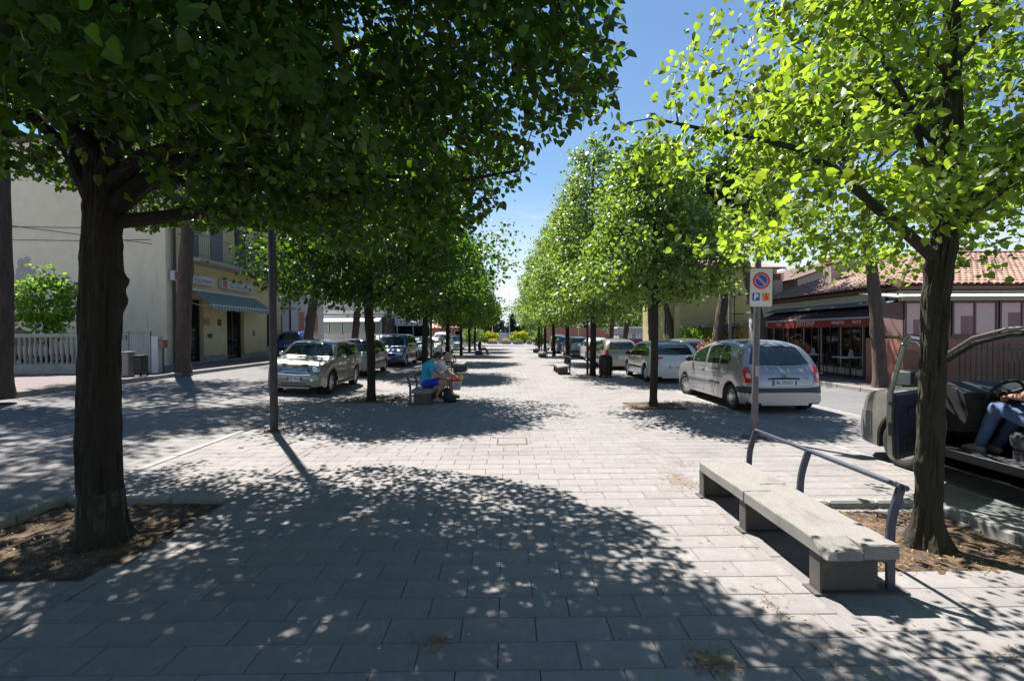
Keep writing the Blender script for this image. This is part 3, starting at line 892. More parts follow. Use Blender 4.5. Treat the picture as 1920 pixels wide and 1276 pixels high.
PL = [((-10.75, 10.3), 9.5, .20, (-.2, .3), 'umbrella pine with thick dark trunk at the left edge of the picture'),
      ((-11.32, 16.9), 10.0, .225, (.3, .2), 'umbrella pine on the left pavement in front of the bank'),
      ((-10.9, 26.2), 10.0, .24, (1.4, .5), 'leaning umbrella pine behind the beige hatchback on the left'),
      ((-11.4, 36.0), 9.5, .24, (1.0, -.3), 'leaning umbrella pine partly hidden by the second left linden trunk'),
      ((-10.9, 44.0), 9.0, .24, (.5, .5), 'umbrella pine in front of the white awning on the left'),
      ((-10.9, 57.0), 8.5, .3, (.2, 0), 'umbrella pine furthest along the left pavement')]
for i, (p, H, r, ln, lb) in enumerate(PL): pine(p, 40 + i, H, r, ln, lb, R=4.0, n=8000)
PR = [((11.0, 14.0), 8.2, .165, (-.5, .2), 'umbrella pine standing before the corner of the restaurant awning'),
      ((11.05, 20.4), 8.4, .235, (-1.3, .3), 'umbrella pine behind the no parking sign pole'),
      ((10.8, 24.6), 7.8, .27, (1.0, .4), 'umbrella pine leaning right in front of the yellow house'),
      ((11.1, 31.5), 7.8, .2, (-1.4, 0), 'slim umbrella pine leaning left by the yellow house corner'),
      ((11.0, 36.0), 8.0, .28, (-.3, 0), 'umbrella pine beyond the second right linden trunk'),
      ((11.0, 45.0), 8.5, .26, (1.2, 0), 'curved umbrella pine beyond the white hatchback'),
      ((11.2, 52.0), 8.5, .26, (.9, 0), 'umbrella pine furthest along the right pavement')]
for i, (p, H, r, ln, lb) in enumerate(PR): pine(p, 60 + i, H, r, ln, lb, R=(2.5, 1.9, 1.9)[i] if i < 3 else 3.2, n=7800)

def bush(name, loc, size, n, leaf, m, label, cat, seed, flowers=None, tm=T_DIAM, stems=5, kind=None, group=None, droop=.2):
    rng = np.random.default_rng(seed); pr = random.Random(seed)
    root = empty(name, loc, 0, label, cat, group)
    b = MB()
    for i in range(stems):
        a = pr.uniform(0, 6.28); r = .5
        b.tube(bez(Vector((0, 0, 0)), Vector((0, 0, size[2] * .5)), Vector((cos(a) * size[0] * r, sin(a) * size[1] * r, size[2] * .75)), 3), [.03, .025, .018, .01], 5)
    b.build('stem', M_TWIG, root)
    q = rng.normal(size=(n, 3)); q = unit(q) * rng.uniform(.3, 1, (n, 1)) ** .5
    ph = rng.uniform(0, 6.28, 3)
    an = np.arctan2(q[:, 1], q[:, 0])
    q *= (1 + .18 * np.sin(3 * an + ph[0]) + .14 * np.sin(5 * q[:, 2] * 2 + ph[1]))[:, None]
    C = q * np.array([size[0], size[1], size[2] * .5]) + np.array([0, 0, size[2] * .52])
    A, B = orient(n, rng, q, down=droop)
    leaves('foliage', C, A, B, leaf * rng.uniform(.6, 1.3, n), tm, m, root, 'stuff')
    if flowers:
        k = int(n * .9)
        top = q[q[:, 2] > -.1]; C = top[rng.integers(0, len(top), k)] * np.array([size[0], size[1], size[2] * .5]) * 1.04 + np.array([0, 0, size[2] * .52])
        A = unit(rng.normal(size=(k, 3))); B = unit(np.cross(A, rng.normal(size=(k, 3))))
        leaves('blossoms', C, A, B, leaf * .9 * rng.uniform(.6, 1.2, k), T_DIAM, flowers, root, 'stuff')
    return root
# ------------------------------------------------------------------ street furniture
def bench(name, loc, rz, label, length=2.05, detail=True, group='concrete benches with steel back rails'):
    """local: front edge x=0, back +x; y along the length from 0"""
    root = empty(name, loc, rz, label, 'bench', group)
    h = .37
    def piece(x0, x1, y0, y1, broken=False, nm='seat_slab'):
        bm = bmesh.new(); bmesh.ops.create_cube(bm, size=1)
        for q in bm.verts: q.co = Vector((x0 + (q.co.x + .5) * (x1 - x0), y0 + (q.co.y + .5) * (y1 - y0), h - .10 + (q.co.z + .5) * .10))
        if detail:
            bmesh.ops.bevel(bm, geom=list(bm.edges), offset=.009, segments=1, affect='EDGES')
            bmesh.ops.subdivide_edges(bm, edges=[e for e in bm.edges if e.calc_length() > .2], cuts=6, use_grid_fill=True)
            for q in bm.verts: q.co += Vector((random.uniform(-1, 1), random.uniform(-1, 1), random.uniform(-1, 1))) * .0016
            if broken:
                for q in bm.verts:
                    if q.co.y < y0 + .07 and q.co.z > h - .04:
                        q.co.z -= .034 * (1 - (q.co.y - y0) / .07) + random.uniform(0, .009)
                        q.co.y += .018
                    if q.co.x < x0 + .05 and q.co.y < y0 + .10 and q.co.z > h - .05: q.co.x += .02; q.co.z -= .012
        me = bpy.data.meshes.new(nm); bm.to_mesh(me); bm.free(); me.materials.append(M_BENCHC)
        o = link(nm, me, root)
        return o
    a = piece(0, .245, 0, length * .53 - .003, broken=detail)
    if detail: a['label'] = 'front seat slab with a chipped broken near corner'
    piece(0, .245, length * .53 + .003, length)
    piece(.249, .49, .01, length * .62); piece(.249, .49, length * .62 + .005, length + .01)
    for f in (.065, .55, 1.0):
        y = length * f - (.03 if f == 1 else 0)
        b = MB()
        b.box((.03, y, .012), (.44, y + .045, h - .101), ch=.004)
        b.box((.02, y - .035, 0), (.035, y + .075, h - .102))
        b.build('support', M_BENCHL, root)
        b = MB(); b.box((-.02, y - .05, -.004), (.62, y + .09, .014)); b.build('base_plate', M_BENCHL, root)
        b = MB()
        P = [(.53, y + .01, .012), (.528, y + .01, .2), (.528, y + .01, .38), (.54, y + .01, .50), (.57, y + .01, .61), (.598, y + .01, .695)]
        P = [Vector(q) for q in P]
        Q = []
        for i in range(5):
            for k in range(4):
                t = k / 4; a0, a3 = P[max(i - 1, 0)], P[min(i + 2, 5)]
                Q.append(.5 * ((2 * P[i]) + (P[i + 1] - a0) * t + (2 * a0 - 5 * P[i] + 4 * P[i + 1] - a3) * t * t + (3 * P[i] - a0 - 3 * P[i + 1] + a3) * t ** 3))
        Q.append(P[5]); n0 = len(b.v)
        for i, p in enumerate(Q):
            dd = (Q[min(i + 1, len(Q) - 1)] - Q[max(i - 1, 0)]).normalized(); nrm = Vector((dd.z, 0, -dd.x)) * .027
            for sx, sy in ((-1, -1), (1, -1), (1, 1), (-1, 1)): b.v.append(tuple(p + nrm * sx + Vector((0, sy * .011, 0))))
        for i in range(len(Q) - 1):
            for k in range(4): b.f.append((n0 + i * 4 + k, n0 + i * 4 + (k + 1) % 4, n0 + i * 4 + 4 + (k + 1) % 4, n0 + i * 4 + 4 + k)); b.m.append(0)
        e4 = n0 + 4 * (len(Q) - 1); b.f.append((e4, e4 + 1, e4 + 2, e4 + 3)); b.m.append(0)
        b.box((.44, y - .002, .20), (.56, y + .022, .24))
        b.build('back_post', M_STEEL, root)
    b = MB()
    b.tube([(.615, length * .065 - .02, .70), (.615, length + .01, .70)], .019, 12)
    b.build('back_rail', M_STEEL, root, smooth=50)
    return root
B1 = bench('park_bench', (2.055, 3.05, 0), 0, 'near concrete bench on the right with chipped front corner and long steel back rail')
tag(B1)
bench('park_bench', (-2.20, 11.55, 0), pi, 'concrete bench the couple in turquoise and white sit on', length=2.0, detail=False).location = (-1.87, 13.9, 0)
for i, (x, y, rz, lb) in enumerate([
    (2.15, 20.2, 0, 'pale concrete bench right of the walk, before the dark litter bin'),
    (2.35, 34.0, 0, 'second farther bench right of the walk, low and dark in tree shade'),
    (2.45, 43.0, 0, 'farthest bench on the right side near the stone planters'),
    (-2.0, 24.0, pi, 'empty shaded bench on the left between the third and fourth linden'),
    (-2.1, 41.5, pi, 'distant left bench with two people sitting on it')]):
    o = copy_tree(B1); o.location = (x, y, 0); o.rotation_euler = (0, 0, rz); o['label'] = lb

# no parking sign on the lamp post at the right
lp = empty('lamp_post', (4.10, 7.90, 0), 0, 'slim grey lamp post carrying the no parking sign, right of the walk', 'lamp post', 'grey lamp posts')
lean = Matrix.Rotation(radians(1.2), 4, 'Y')
def lamp_parts(root, H, r0, r1, m, M=Matrix.Identity(4)):
    b = MB(); b.tube([M @ Vector((0, 0, z)) for z in (-.05, .5, 2.2, H * .7, H)], [r0, r0, r0 * .96, r1 * 1.2, r1], 20, m=0); b.build('pole', m, root, smooth=50)
    b = MB(); b.box((-.15, -.15, -.01), (.15, .15, .012), ch=.004)
    for sx in (-1, 1):
        for sy in (-1, 1): b.lathe([(.013, 0), (.013, .03)], 6, M=Matrix.Translation((sx * .115, sy * .115, .01)))
    b.build('base_plate', mat('rusty_steel', (.12, .075, .05)), root)
    b = MB(); T = M @ Vector((0, 0, H))
    b.tube([T + Vector((0, 0, -.05)), T + Vector((0, 0, .18))], [r1 * 1.3, r1 * 1.3], 12); b.build('collar', m, root, smooth=50)
    b = MB(); b.lathe([(.06, 0), (.2, .12), (.24, .32), (.16, .44), (.0, .48)], 16, M=Matrix.Translation(T + Vector((0, 0, .16)))); b.build('lamp_head', mat('frosted_globe', (.6, .6, .58), .3), root, smooth=60)
lamp_parts(lp, 5.2, .052, .04, M_POLE, lean)
b = MB(); b.box((-.028, -.062, 1.02), (.028, -.05, 1.2), M=lean, ch=.003); b.build('inspection_cover', mat('scuffed_sticker', (.34, .34, .34), .5, .4, var=.5, vscale=60), lp)
sg = empty('no_parking_sign', (4.10, 7.90, 0), radians(-4), 'white rectangular no parking sign with blue P and orange disabled badge', 'road sign')
MS = lean @ Matrix.Translation((0.02, -.075, 2.48))
def rrect(w, h, r, n=5):
    P = []
    for cx, cy, a0 in ((w / 2 - r, h / 2 - r, 0), (-w / 2 + r, h / 2 - r, pi / 2), (-w / 2 + r, -h / 2 + r, pi), (w / 2 - r, -h / 2 + r, 1.5 * pi)):
        for i in range(n + 1): a = a0 + pi / 2 * i / n; P.append((cx + r * cos(a), cy + r * sin(a)))
    return P
FACE = Matrix.Rotation(pi / 2, 4, 'X')          # local xy of a shape -> xz, its z towards -y (the viewer side)
def plate_poly(name, poly, t0, t1, m, parent, M):
    b = MB(); b.prism(poly, t0, t1, M=M @ FACE); return b.build(name, m, parent)
plate_poly('panel', rrect(.372, .642, .035), 0, .003, mat('sign_back_grey', (.10, .10, .09), .5), sg, MS)
plate_poly('face', rrect(.352, .622, .028), .0035, .005, mat('sign_white', (.62, .62, .60), .45, var=.05), sg, MS)
circ = lambda r, n=40, cx=0, cy=0: [(cx + r * cos(2 * pi * i / n), cy + r * sin(2 * pi * i / n)) for i in range(n)]
CC = Matrix.Translation((0, 0, .112))
plate_poly('red_disc', circ(.138), .0055, .007, M_LRED, sg, MS @ CC)
plate_poly('blue_disc', circ(.098), .0075, .0085, M_LBLUE, sg, MS @ CC)
for a, wd, mm_, t in ((0, .030, M_WHITE, .009), (0, .018, M_LRED, .0102)):
    plate_poly('diagonal_bar' if mm_ is M_LRED else 'diagonal_edge', [(-.094, -wd / 2), (.094, -wd / 2), (.094, wd / 2), (-.094, wd / 2)], t, t + .001, mm_, sg, MS @ CC @ Matrix.Rotation(radians(45), 4, 'Y'))
b = MB()
for i in range(40):
    a0, a1 = 2 * pi * i / 40, 2 * pi * (i + 1) / 40
    b.face([MS @ CC @ FACE @ Vector((r * cos(a), r * sin(a), .0088)) for r, a in ((.096, a0), (.102, a0), (.102, a1), (.096, a1))])
b.build('white_ring', M_WHITE, sg)
plate_poly('parking_badge', rrect(.118, .13, .012, 3), .0055, .007, M_LBLUE, sg, MS @ Matrix.Translation((-.079, 0, -.152)))
plate_poly('disabled_badge', rrect(.118, .13, .012, 3), .0055, .007, M_LORG, sg, MS @ Matrix.Translation((.079, 0, -.152)))
def text(name, s, size, m, parent, M, ext=.002, align='CENTER', xs=1.0, bold=0.0):
    c = bpy.data.curves.new(name, 'FONT'); c.body = s; c.size = size; c.extrude = ext; c.align_x = align; c.align_y = 'CENTER'; c.offset = bold; c.resolution_u = 3
    c.materials.append(m)
    o = bpy.data.objects.new(name, c); COL.objects.link(o); o.parent = parent
    me = bpy.data.meshes.new_from_object(o)
    bpy.data.objects.remove(o)
    o = link(name, me, parent)
    o.matrix_local = M @ FACE @ Matrix.Diagonal((xs, 1, 1, 1))
    return o
text('letter', 'P', .135, M_WHITE, sg, MS @ Matrix.Translation((-.079, -.0085, -.155)), .001, bold=.004)
b = MB()          # wheelchair mark
b.add(*(lambda P: ([p for p in P], [tuple(range(len(P)))]))([Vector((-.006, -.0078, .035)), Vector((.008, -.0078, .035)), Vector((.010, -.0078, .0)), Vector((.028, -.0078, -.002)), Vector((.036, -.0078, -.038)), Vector((.026, -.0078, -.038)), Vector((.018, -.0078, -.012)), Vector((-.004, -.0078, -.012))]), M=MS @ Matrix.Translation((.079, 0, -.152)))
for i in range(16):
    a0, a1 = pi * .6 + i * 1.4 * pi / 16, pi * .6 + (i + 1) * 1.4 * pi / 16
    b.face([MS @ Matrix.Translation((.076, 0, -.172)) @ Vector((r * cos(a), -.0078, r * sin(a))) for r, a in ((.022, a0), (.030, a0), (.030, a1), (.022, a1))])
b.prism(circ(.008, 10), .0075, .0085, M=MS @ Matrix.Translation((.08, 0, -.106)) @ FACE)
b.build('wheelchair_mark', M_INK, sg)
b = MB()
for z in (2.3, 2.66):
    b.tube([lean @ Vector((cos(a) * .058, sin(a) * .058, z)) for a in [2 * pi * i / 12 for i in range(13)]], .008, 5)
    b.box((-.05, -.075, z - .012), (.05, -.05, z + .012), M=lean)
b.build('bracket', M_POLE, sg)

l0 = empty('lamp_post', (-4.23, 8.74, 0), 0, 'dark lamp post standing alone in the left foreground past the thick linden', 'lamp post', 'grey lamp posts')
lamp_parts(l0, 7.6, .068, .05, M_DPOLE)
for i, (x, y, lb) in enumerate([(-3.45, 22.0, 'slim lamp post beside the third left linden trunk behind the couple'), (-3.9, 40.5, 'slim far lamp post in the left tree row'),
                                (3.42, 20.3, 'dark lamp post next to the third right linden trunk'), (3.4, 46.8, 'thin far lamp post at the right of the walk')]):
    o = copy_tree(l0); o.location = (x, y, 0); o.scale = (.75, .75, 1); o['label'] = lb

# dark litter bin by the third right tree
lb_ = empty('litter_bin', (3.95, 19.1, 0), 0, 'dark slatted litter bin beside the third right linden trunk', 'litter bin')
b = MB(); b.lathe([(.22, .06), (.24, .08), (.25, .72), (.24, .74)], 14); b.build('drum', M_BLACK, lb_, smooth=40)
b = MB(); b.lathe([(.27, .74), (.28, .78), (.2, .86), (.0, .90)], 14); b.build('lid', M_BLACK, lb_, smooth=40)
for i in range(14):
    a = 2 * pi * i / 14
    b = MB(); b.box((.255, -.03, .1), (.27, .03, .7), M=Matrix.Rotation(a, 4, 'Z')); b.build('slat', mat('dark_stained_slat', (.05, .035, .028), .7, var=.2), lb_)
b = MB()
for sx in (-.2, .2): b.tube([(sx, 0, 0), (sx, 0, .1)], .025, 6)
b.build('foot', M_BLACK, lb_)
pb = empty('planter_block', (-10.62, 13.6, .35), 0, 'worn concrete block on the left pavement edge in front of the white gate', 'concrete block')
pb.location = (-11.9, 15.2, .47)
b = MB(); b.box((-.12, -.15, 0), (.12, .15, .74), ch=.02); b.build('block', M_KERB, pb)
b = MB(); b.box((-.135, -.165, .74), (.135, .165, .78), ch=.01); b.build('cap', M_KERB, pb)
ub = empty('litter_bin', (-11.57, 15.3, .47), 0, 'small black wheeled bin beside the concrete block on the left pavement', 'litter bin')
b = MB(); b.box((-.13, -.15, .05), (.13, .15, .62), ch=.02); b.build('body', M_BLACK, ub)
b = MB(); b.box((-.14, -.17, .625), (.14, .16, .66), ch=.012); b.build('lid', M_BLACK, ub)
for sx in (-.11, .11):
    b = MB(); b.lathe([(.05, -.02), (.05, .02)], 10, M=Matrix.Translation((sx, .13, .05)) @ Matrix.Rotation(pi / 2, 4, 'Y')); b.build('wheel', M_RUBBER, ub)

# ------------------------------------------------------------------ cars
def paint(name, col, metal=.55, rough=.32):
    return mat('car_paint_' + name, col, rough, metal, var=.03, vscale=2, coat=.9)

def smoothstep_interp(y, P):
    xs = [p[0] for p in P]; zs = [p[1] for p in P]
    if not hasattr(P, 'tan'):
        pass
    for i in range(len(xs) - 1):
        if y <= xs[i + 1] or i == len(xs) - 2:
            h = xs[i + 1] - xs[i]; t = min(max((y - xs[i]) / h, 0), 1)
            def sl(j):
                if j <= 0: return (zs[1] - zs[0]) / (xs[1] - xs[0])
                if j >= len(xs) - 1: return (zs[-1] - zs[-2]) / (xs[-1] - xs[-2])
                a, b = (zs[j] - zs[j - 1]) / (xs[j] - xs[j - 1]), (zs[j + 1] - zs[j]) / (xs[j + 1] - xs[j])
                return 0 if a * b <= 0 else 2 * a * b / (a + b)
            m0, m1 = sl(i) * h, sl(i + 1) * h
            return (2 * t ** 3 - 3 * t * t + 1) * zs[i] + (t ** 3 - 2 * t * t + t) * m0 + (-2 * t ** 3 + 3 * t * t) * zs[i + 1] + (t ** 3 - t * t) * m1
    return zs[-1]

WHEELS = {}
def wheel_meshes(r, style):
    key = (round(r, 3), style)
    if key in WHEELS: return WHEELS[key]
    R = Matrix.Rotation(pi / 2, 4, 'Y')
    b = MB()
    prof = [(r * .66, -.085), (r * .72, -.098), (r * .93, -.10), (r * .985, -.082), (r, -.05), (r, .05), (r * .985, .082), (r * .93, .10), (r * .72, .098), (r * .66, .085)]
    b.lathe(prof, 32, M=R, close=False)
    tyre = b.mesh('tyre', M_RUBBER); smooth_mesh(tyre, 50)
    b = MB()
    b.lathe([(r * .67, -.085), (r * .67, .075), (r * .62, .088), (r * .60, .07), (r * .585, -.02), (r * .1, -.03)], 32, M=R, close=False, m=0)
    b.lathe([(r * .58, -.035), (.0, -.035)], 24, M=R, close=False, m=1)
    if style == 'cap':
        b.lathe([(r * .60, .060), (r * .50, .080), (r * .2, .092), (0.001, .096)], 28, M=R, close=False, m=0)
        for k in range(7):
            a = 2 * pi * k / 7
            b.add([(.0885 + .0, r * .36, -r * .045), (.0885, r * .36, r * .045), (.083, r * .50, r * .035), (.083, r * .50, -r * .035)], [(0, 1, 2, 3)], 1, M=Matrix.Rotation(a, 4, 'X') @ Matrix.Translation((.004, 0, 0)))
    else:
        n = int(style)
        for k in range(n):
            a = 2 * pi * k / n
            b.box((.045, r * .10, -r * .065), (.075, r * .62, r * .065), 0, M=Matrix.Rotation(a, 4, 'X'), ch=.008)
        b.lathe([(r * .17, .02), (r * .17, .075), (r * .12, .085), (0.001, .087)], 14, M=R, close=False, m=0)
    rim = b.mesh('rim', [M_ALLOY, M_BLACK]); smooth_mesh(rim, 35)
    WHEELS[key] = (tyre, rim)
    return WHEELS[key]

class Car:
    def __init__(s, name, label, L, W, H, wb, fo, r, top, belt, pm, cat='car', rz=0.0, loc=(0, 0, 0), wst='cap', group=None, tumble=.30, detail=True,
                 nose=.22, tail=.12, sill=.20, skip=None, cladding=False, steer=0.0, nst=56):
        s.L, s.W, s.top, s.belt, s.r, s.pm = L, W, top, belt, r, pm
        s.root = empty(name, loc, rz, label, cat, group)
        s.hw = lambda y: (W / 2) * (1 - nose * max(0, 1 - y / .62) ** 2.3 - tail * max(0, 1 - (L - y) / .5) ** 2.3)
        s.zt = lambda y: smoothstep_interp(y, top)
        s.zb = lambda y: smoothstep_interp(y, belt)
        s.wy = (fo, fo + wb)
        ys = set()
        for i in range(nst + 1): ys.add(round(L * i / nst, 4))
        for d in (0, .008, .02, .04, .07, .11, .16): ys.add(round(d, 4)); ys.add(round(L - d, 4))
        R = r + .055
        for yc in s.wy:
            for k in range(17): ys.add(round(yc - R * cos(pi * k / 16), 4))
        ys = sorted(y for y in ys if 0 <= y <= L)
        ys = [y for i, y in enumerate(ys) if i == 0 or y - ys[i - 1] > .006]
        if L - ys[-1] > 1e-4: ys.append(L)
        rows = []
        for y in ys:
            w, zt = s.hw(y), s.zt(y)
            A = sill + (.05 if y < .12 or y > L - .12 else 0)
            arch = False
            for yc in s.wy:
                if abs(y - yc) < R: A = max(A, r + sqrt(R * R - (y - yc) ** 2)); arch = True
            zb = min(s.zb(y), zt - .035)
            fl = .19
            P = [(0, fl), (w - .27, fl), (w - .265, max(fl + .01, A - .01)), (w - .035, A), (w - .004, A + .022)]
            lo = A + .03
            mid = [(w + .002, lo + (zb - lo) * .25), (w, lo + (zb - lo) * .55), (w - .008, lo + (zb - lo) * .82), (w - .028, zb)]
            P += mid
            h = max(zt - zb, .02)
            kk = min(1, h / .3)
            wr = max(w - .028 - h * tumble, .25)
            for f, pw in ((.12, .03), (.4, .25), (.68, .58)):
                P.append((w - .034 - (w - .034 - wr) * (pw * kk + f * (1 - kk)), zb + h * f))
            P += [(wr - .012 * kk - .02 * (1 - kk), zb + h * .86), (wr - .06, zb + h * .955), (wr - .17, zb + h * 1.0), (wr * .45, zt + .018 * kk), (0, zt + .026 * kk)]
            rows.append(P)
        n = len(rows[0])
        vs, fs, ms, info = [], [], [], []
        for y, P in zip(ys, rows):
            for x, z in P: vs.append((x, y, z))
        for y, P in zip(ys, rows):
            for x, z in P: vs.append((-x, y, z))
        off = len(ys) * n
        bvf = []
        for i in range(len(ys) - 1):
            for j in range(n - 1):
                a, b_, c, d = i * n + j, i * n + j + 1, (i + 1) * n + j + 1, (i + 1) * n + j
                for side in (1, -1):
                    q = (a, b_, c, d) if side == 1 else (off + d, off + c, off + b_, off + a)
                    bvf.append(q)
                    ym = (ys[i] + ys[i + 1]) / 2
                    if skip and skip(ym, j, side): continue
                    m_ = 1 if j < 3 else 0
                    if cladding and j == 3: m_ = 1
                    fs.append(q); ms.append(m_)
        for i, e in ((0, 0), (len(ys) - 1, 1)):
            ring = [i * n + j for j in range(n)]; ring2 = [off + i * n + j for j in range(n)]
            loop = ring + ring2[::-1]
            if e == 1: loop = loop[::-1]
            fs.append(tuple(loop)); ms.append(0); bvf.append(tuple(loop))
        s.bvh = BVHTree.FromPolygons([Vector(v) for v in vs], bvf)
        b = MB(); b.v, b.f, b.m = vs, fs, ms
        s.body = b.build('body', [pm, M_BLACK], s.root, smooth=38)
        ty, ri = wheel_meshes(r, wst)
        for yc in s.wy:
            for side in (1, -1):
                e = empty('wheel', (side * (W / 2 - .125), yc, r), (0 if side == 1 else pi) + (steer if yc == fo else 0), parent=s.root)
                link('tyre', ty, e); link('rim', ri, e)
    def cast(s, ax, a, c):
        if ax == 'l': o, d = Vector((-3, a, c)), Vector((1, 0, 0))
        elif ax == 'r': o, d = Vector((3, a, c)), Vector((-1, 0, 0))
        elif ax == 'f': o, d = Vector((a, -3, c)), Vector((0, 1, 0))
        elif ax == 'b': o, d = Vector((a, s.L + 3, c)), Vector((0, -1, 0))
        else: o, d = Vector((a, c, 4)), Vector((0, 0, -1))
        h = s.bvh.ray_cast(o, d)
        if h[0] is None: return None, None
        n = h[1] if h[1].dot(d) < 0 else -h[1]
        return h[0], n
    def patch(s, name, ax, top, bot, m, off=.004, nx=10, nz=5, parent=None, depth=.012, label=None):
        """a panel on the skin between two polylines of (a, c) points"""
        def lerp_poly(P, t):
            t *= len(P) - 1; i = min(int(t), len(P) - 2); f = t - i
            return P[i][0] * (1 - f) + P[i + 1][0] * f, P[i][1] * (1 - f) + P[i + 1][1] * f
        grid = []
        for i in range(nx + 1):
            row = []
            for j in range(nz + 1):
                t = lerp_poly(top, i / nx); q = lerp_poly(bot, i / nx)
                f = j / nz
                h, n = s.cast(ax, q[0] * (1 - f) + t[0] * f, q[1] * (1 - f) + t[1] * f)
                row.append((h, n))
            grid.append(row)
        b = MB(); idx = {}
        for i in range(nx + 1):
            for j in range(nz + 1):
                h, n = grid[i][j]
                if h is None: continue
                idx[i, j] = len(b.v); b.v.append(tuple(h + n * off))
        lim = .55
        for i in range(nx):
            for j in range(nz):
                k = [(i, j), (i + 1, j), (i + 1, j + 1), (i, j + 1)]
                if all(q in idx for q in k):
                    pts = [Vector(b.v[idx[q]]) for q in k]
                    if max((pts[a] - pts[(a + 1) % 4]).length for a in range(4)) > lim: continue
                    b.f.append(tuple(idx[q] for q in k)); b.m.append(0)
        # skirt down to the skin
        edge = {}
        for f in b.f:
            for a in range(4):
                e = (f[a], f[(a + 1) % 4]); edge[e] = 1
        inv = {v: k for k, v in idx.items()}
        low = {}
        for (p, q) in list(edge):
            if (q, p) in edge: continue
            for v in (p, q):
                if v not in low:
                    h, n = grid[inv[v][0]][inv[v][1]]; low[v] = len(b.v); b.v.append(tuple(h - n * depth))
            b.f.append((q, p, low[p], low[q])); b.m.append(0)
        if not b.f: return None
        o = b.build(name, m, parent or s.root, smooth=45)
        # face outward
        me = o.data; bm = bmesh.new(); bm.from_mesh(me); bmesh.ops.recalc_face_normals(bm, faces=bm.faces)
        ctr = Vector((0, s.L / 2, .7))
        sc = sum((f.normal.dot(f.calc_center_median() - ctr)) * f.calc_area() for f in bm.faces)
        if sc < 0: bmesh.ops.reverse_faces(bm, faces=bm.faces)
        bm.to_mesh(me); bm.free()
        if label: o['label'] = label
        return o
    def plate(s, ax, z, string, x=0.0, w=.50, h=.115):
        hit, n = s.cast(ax, x, z)
        sg_ = -1 if ax == 'f' else 1
        y = hit.y + sg_ * .012
        M = Matrix.Translation((x, y, z)) @ (Matrix.Identity(4) if ax == 'f' else Matrix.Rotation(pi, 4, 'Z'))
        b = MB(); b.box((-w / 2, -.006, -h / 2), (w / 2, .02, h / 2), ch=.003); o = b.build('number_plate', M_PLATE, s.root); o.matrix_local = M
        b = MB()
        for sx in (-1, 1): b.box((sx * (w / 2 - .022) - .02, -.0075, -h / 2 + .004), (sx * (w / 2 - .022) + .02, -.0063, h / 2 - .004))
        q = b.build('blue_band', M_PBLUE, o)
        text('lettering', string, h * .86, M_INK, o, Matrix.Translation((0, -.0075, 0)), .0006, xs=.86, bold=.001)
        return o
    def mirror(s, y, z, m, size=(.2, .10, .14), arm=.06):
        for side in (1, -1):
            h, n = s.cast('r' if side == 1 else 'l', y, z)
            if h is None: continue
            b = MB(); b.ball((h.x + side * (arm + size[0] / 2 - .03), y - .01, z + .02), (size[0] / 2, size[1] / 2, size[2] / 2), n=12)
            b.tube([(h.x - side * .02, y, z - .02), (h.x + side * arm, y, z)], .02, 6)
            b.build('wing_mirror', m, s.root, smooth=60)
    def handles(s, pts, m):
        for y, z in pts:
            for side in ('l', 'r'):
                h, n = s.cast(side, y, z)
                if h is None: continue
                sg_ = -1 if side == 'l' else 1
                b = MB(); b.tube([(h.x - sg_ * .01, y - .09, z), (h.x + sg_ * .028, y - .07, z + .004), (h.x + sg_ * .028, y + .07, z + .004), (h.x - sg_ * .01, y + .09, z)], .013, 6)
                b.build('door_handle', m, s.root, smooth=60)
    def seam(s, ax, P, name='door_seam', wdt=.006):
        """a thin dark gap drawn along points on the skin"""
        b = MB(); pts = []
        for i in range(len(P) - 1):
            k = 8
            for j in range(k + (i == len(P) - 2)):
                f = j / k; h, n = s.cast(ax, P[i][0] * (1 - f) + P[i + 1][0] * f, P[i][1] * (1 - f) + P[i + 1][1] * f)
                if h is not None: pts.append(h + n * .0005)
        if len(pts) > 2: b.tube(pts, wdt / 2, 4); b.build(name, M_BLACK, s.root)
    def ring(s, name, ax, a, c, ra, rc, m, off=.006, n=18, lab=None, inner=0.0):
        """an oval piece on the skin, seen along the axis"""
        b = MB(); rings = []
        for q in ((1.0, .3, inner) if inner else (1.0, .66, .33)):
            row = []
            for k in range(n):
                t = 2 * pi * k / n
                h, nn = s.cast(ax, a + ra * q * cos(t), c + rc * q * sin(t))
                if h is None: return None
                row.append(h + nn * (off * (1.6 - q) + (0 if q < 1 else -.006 - off * .6)))
            rings.append(row)
        h, nn = s.cast(ax, a, c)
        for row in rings: b.v += [tuple(p) for p in row]
        for i in range(len(rings) - 1):
            for k in range(n): b.f.append((i * n + k, i * n + (k + 1) % n, (i + 1) * n + (k + 1) % n, (i + 1) * n + k)); b.m.append(0)
        b.v.append(tuple(h + nn * off * 1.6)); e = len(b.v) - 1
        for k in range(n): b.f.append((2 * n + k, 2 * n + (k + 1) % n, e)); b.m.append(0)
        return b.build(name, m, s.root, smooth=60)

def sym(c, name, ax, top, bot, m, **k):
    """the same piece left and right for front/back axes"""
    c.patch(name, ax, top, bot, m, **k)
    c.patch(name, ax, [(-a, z) for a, z in top], [(-a, z) for a, z in bot], m, **k)
def both(c, name, top, bot, m, **k):
    c.patch(name, 'l', top, bot, m, **k); c.patch(name, 'r', top, bot, m, **k)

